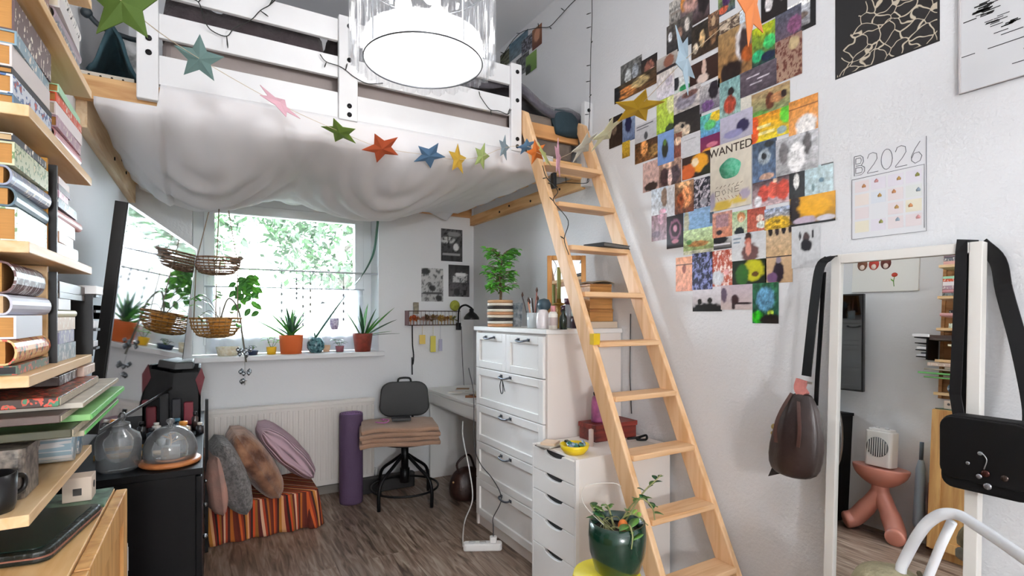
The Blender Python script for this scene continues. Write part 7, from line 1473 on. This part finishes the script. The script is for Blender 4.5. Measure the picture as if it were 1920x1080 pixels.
# ================================================================== foreground plant on a yellow stool
KP = 1.28; pc_ = aD(1157, 1080, 1.92); pc_ = Vector((pc_.x, pc_.y, .385))
o = thing('plant_stool', 'yellow stool under the dark green plant pot', 'stool', (pc_.x, pc_.y, 0))
YEL = M('#dcc81e', .5)
sx_, sy_ = pc_.x-.03, pc_.y+.02
link('seat', MB().lathe([(.001, .355), (.122, .355), (.127, .365), (.122, .3845), (.001, .3845)], (sx_, sy_, 0), 36), YEL, o)
for k in range(4):
    a = PI/4+k*PI/2; link('leg', MB().tube([(sx_+.10*math.cos(a), sy_+.10*math.sin(a), .356), (sx_+.105*math.cos(a), sy_+.105*math.sin(a), .002)], .013, 10), YEL, o)
o = thing('jade_plant', 'straggly succulent in a dark green ceramic pot beside the ladder foot', 'plant', pc_)
hp_ = .195
link('pot', MB().lathe([(.001, 0), (.064, 0), (.082, .02), (.101, .085), (.105, .14), (.101, hp_), (.095, hp_), (.098, .14), (.09, .12), (.001, .12)], pc_, 40), M('#0f3a2a', .22, var=.4, vs=6, coat=.5), o)
link('soil', MB().lathe([(.001, .155), (.094, .158), (.001, .166)], pc_, 24), M('#2a2018', .95, bump=.6, bs=90), o)
m = MB(); ms = MB(); rr = random.Random(17)
def stem(pts_, lv, w_, yel=0):
    P = bez(pts_, 6); ms.tube(P, [lerp(.0045, .002, i/len(P)) for i in range(len(P))], 6)
    for i in range(lv):
        q = P[int(len(P)*(.35+.65*i/lv))-1]; a = rr.uniform(0, 2*PI); leaf(m, q, (math.cos(a), math.sin(a)*.6, rr.uniform(-.3, .7)), 1.28*w_*rr.uniform(1.3, 1.8), 1.28*w_, .15, rr.choice((0, 0, 1)) if not yel else 2, n=5, fold=.25)
b0 = pc_+Vector((0, 0, .16)); W_ = lambda px, py, D_=1.5: aD(px, py, D_*1.28)
stem([b0+Vector((.02, 0, 0)), W_(1180, 965), W_(1205, 925), W_(1225, 905), W_(1240, 890)], 9, .016)
stem([b0+Vector((.01, 0, 0)), W_(1175, 960), W_(1200, 935, 1.47), W_(1222, 950, 1.46), W_(1228, 975, 1.46)], 8, .02)
stem([b0+Vector((-.03, 0, 0)), W_(1120, 968), W_(1112, 955), W_(1108, 945)], 7, .022)
stem([b0+Vector((-.01, 0, 0)), W_(1145, 965), W_(1140, 950), W_(1135, 945)], 5, .014)
stem([b0+Vector((.03, -.02, 0)), W_(1180, 985, 1.43), W_(1186, 1005, 1.42), W_(1184, 1030, 1.41)], 4, .028)
stem([b0+Vector((.0, 0, 0)), W_(1170, 970), W_(1190, 965), W_(1215, 985)], 4, .014, 1)
for k in range(7):
    a = rr.uniform(0, 6.28); ms.tube(bez([b0+Vector((.03*math.cos(a), .03*math.sin(a), -.01)), b0+Vector((.05*math.cos(a+1), .05*math.sin(a+1), .03)), b0+Vector((.06*math.cos(a+2), .06*math.sin(a+2), .012))], 5), .002, 5)
link('leaves', m, [LF['o'], LF['d'], LF['y']], o); link('stem', ms, M('#8a8a5c', .7), o)
link('plant_ring', MB().tube(bez([b0+Vector((-.03, 0, 0)), W_(1098, 950), W_(1092, 920), W_(1110, 908), W_(1150, 906), W_(1165, 912)], 6), .0014, 5), M('#d8d4cc', .4), o)
single('orange_ornament', MB().ball(W_(1168, 985, 1.47), .018, 10, sz=1.2).cyl(W_(1168, 985, 1.47)-Vector((0, 0, .03)), W_(1168, 985, 1.47), .002), M('#d8742c', .6), 'small orange mushroom ornament stuck in the green pot', 'ornament')
# ================================================================== items at left end of the loft
def dm(u, v): return Vector((lerp(-.40, -.24, u), lerp(2.56, 2.95, v), 2.265+.20*math.exp(-((u-.5)/.3)**2)*(1-.5*v)+.02*noise.noise(Vector((u*8, v*8, 3)))))
single('cloth', MB().sheet(dm, 16, 16, .012), M('#31505a', .9, var=.4, vs=12), 'dark teal cloth heaped at the left end of the loft', 'cloth')
m = MB(); m.box((-.415, 2.53, 2.2365), (-.25, 2.545, 2.262)); o = single('perforated_strip', m, M('#cfc8ba', .5), 'pale perforated metal strip along the left beam end', 'metal strip')
for k, x in enumerate((-.39, -.355, -.32, -.285)): link('hole', MB().cyl((x, 2.5295, 2.25), (x, 2.5292, 2.25), .004, 8), BLACK, o)
m = MB(); m.tube(bez([(-.40, 2.58, 2.50), (-.36, 2.60, 2.47), (-.28, 2.60, 2.45), (-.24, 2.58, 2.44)], 5), .010, 8); m.ball((-.405, 2.58, 2.505), .02, 10); single('bed_lamp', m, M('#1c262c', .5), 'dark bent clip lamp lying over the teal cloth on the loft', 'lamp')
single('picture_card', MB().box((-.33, 2.96, 2.262), (-.25, 2.965, 2.60)), M('#d8d8d8', .6, col2='#2c3a34', vs=12), 'white card with dark green sketch propped at the left end of the loft', 'card')
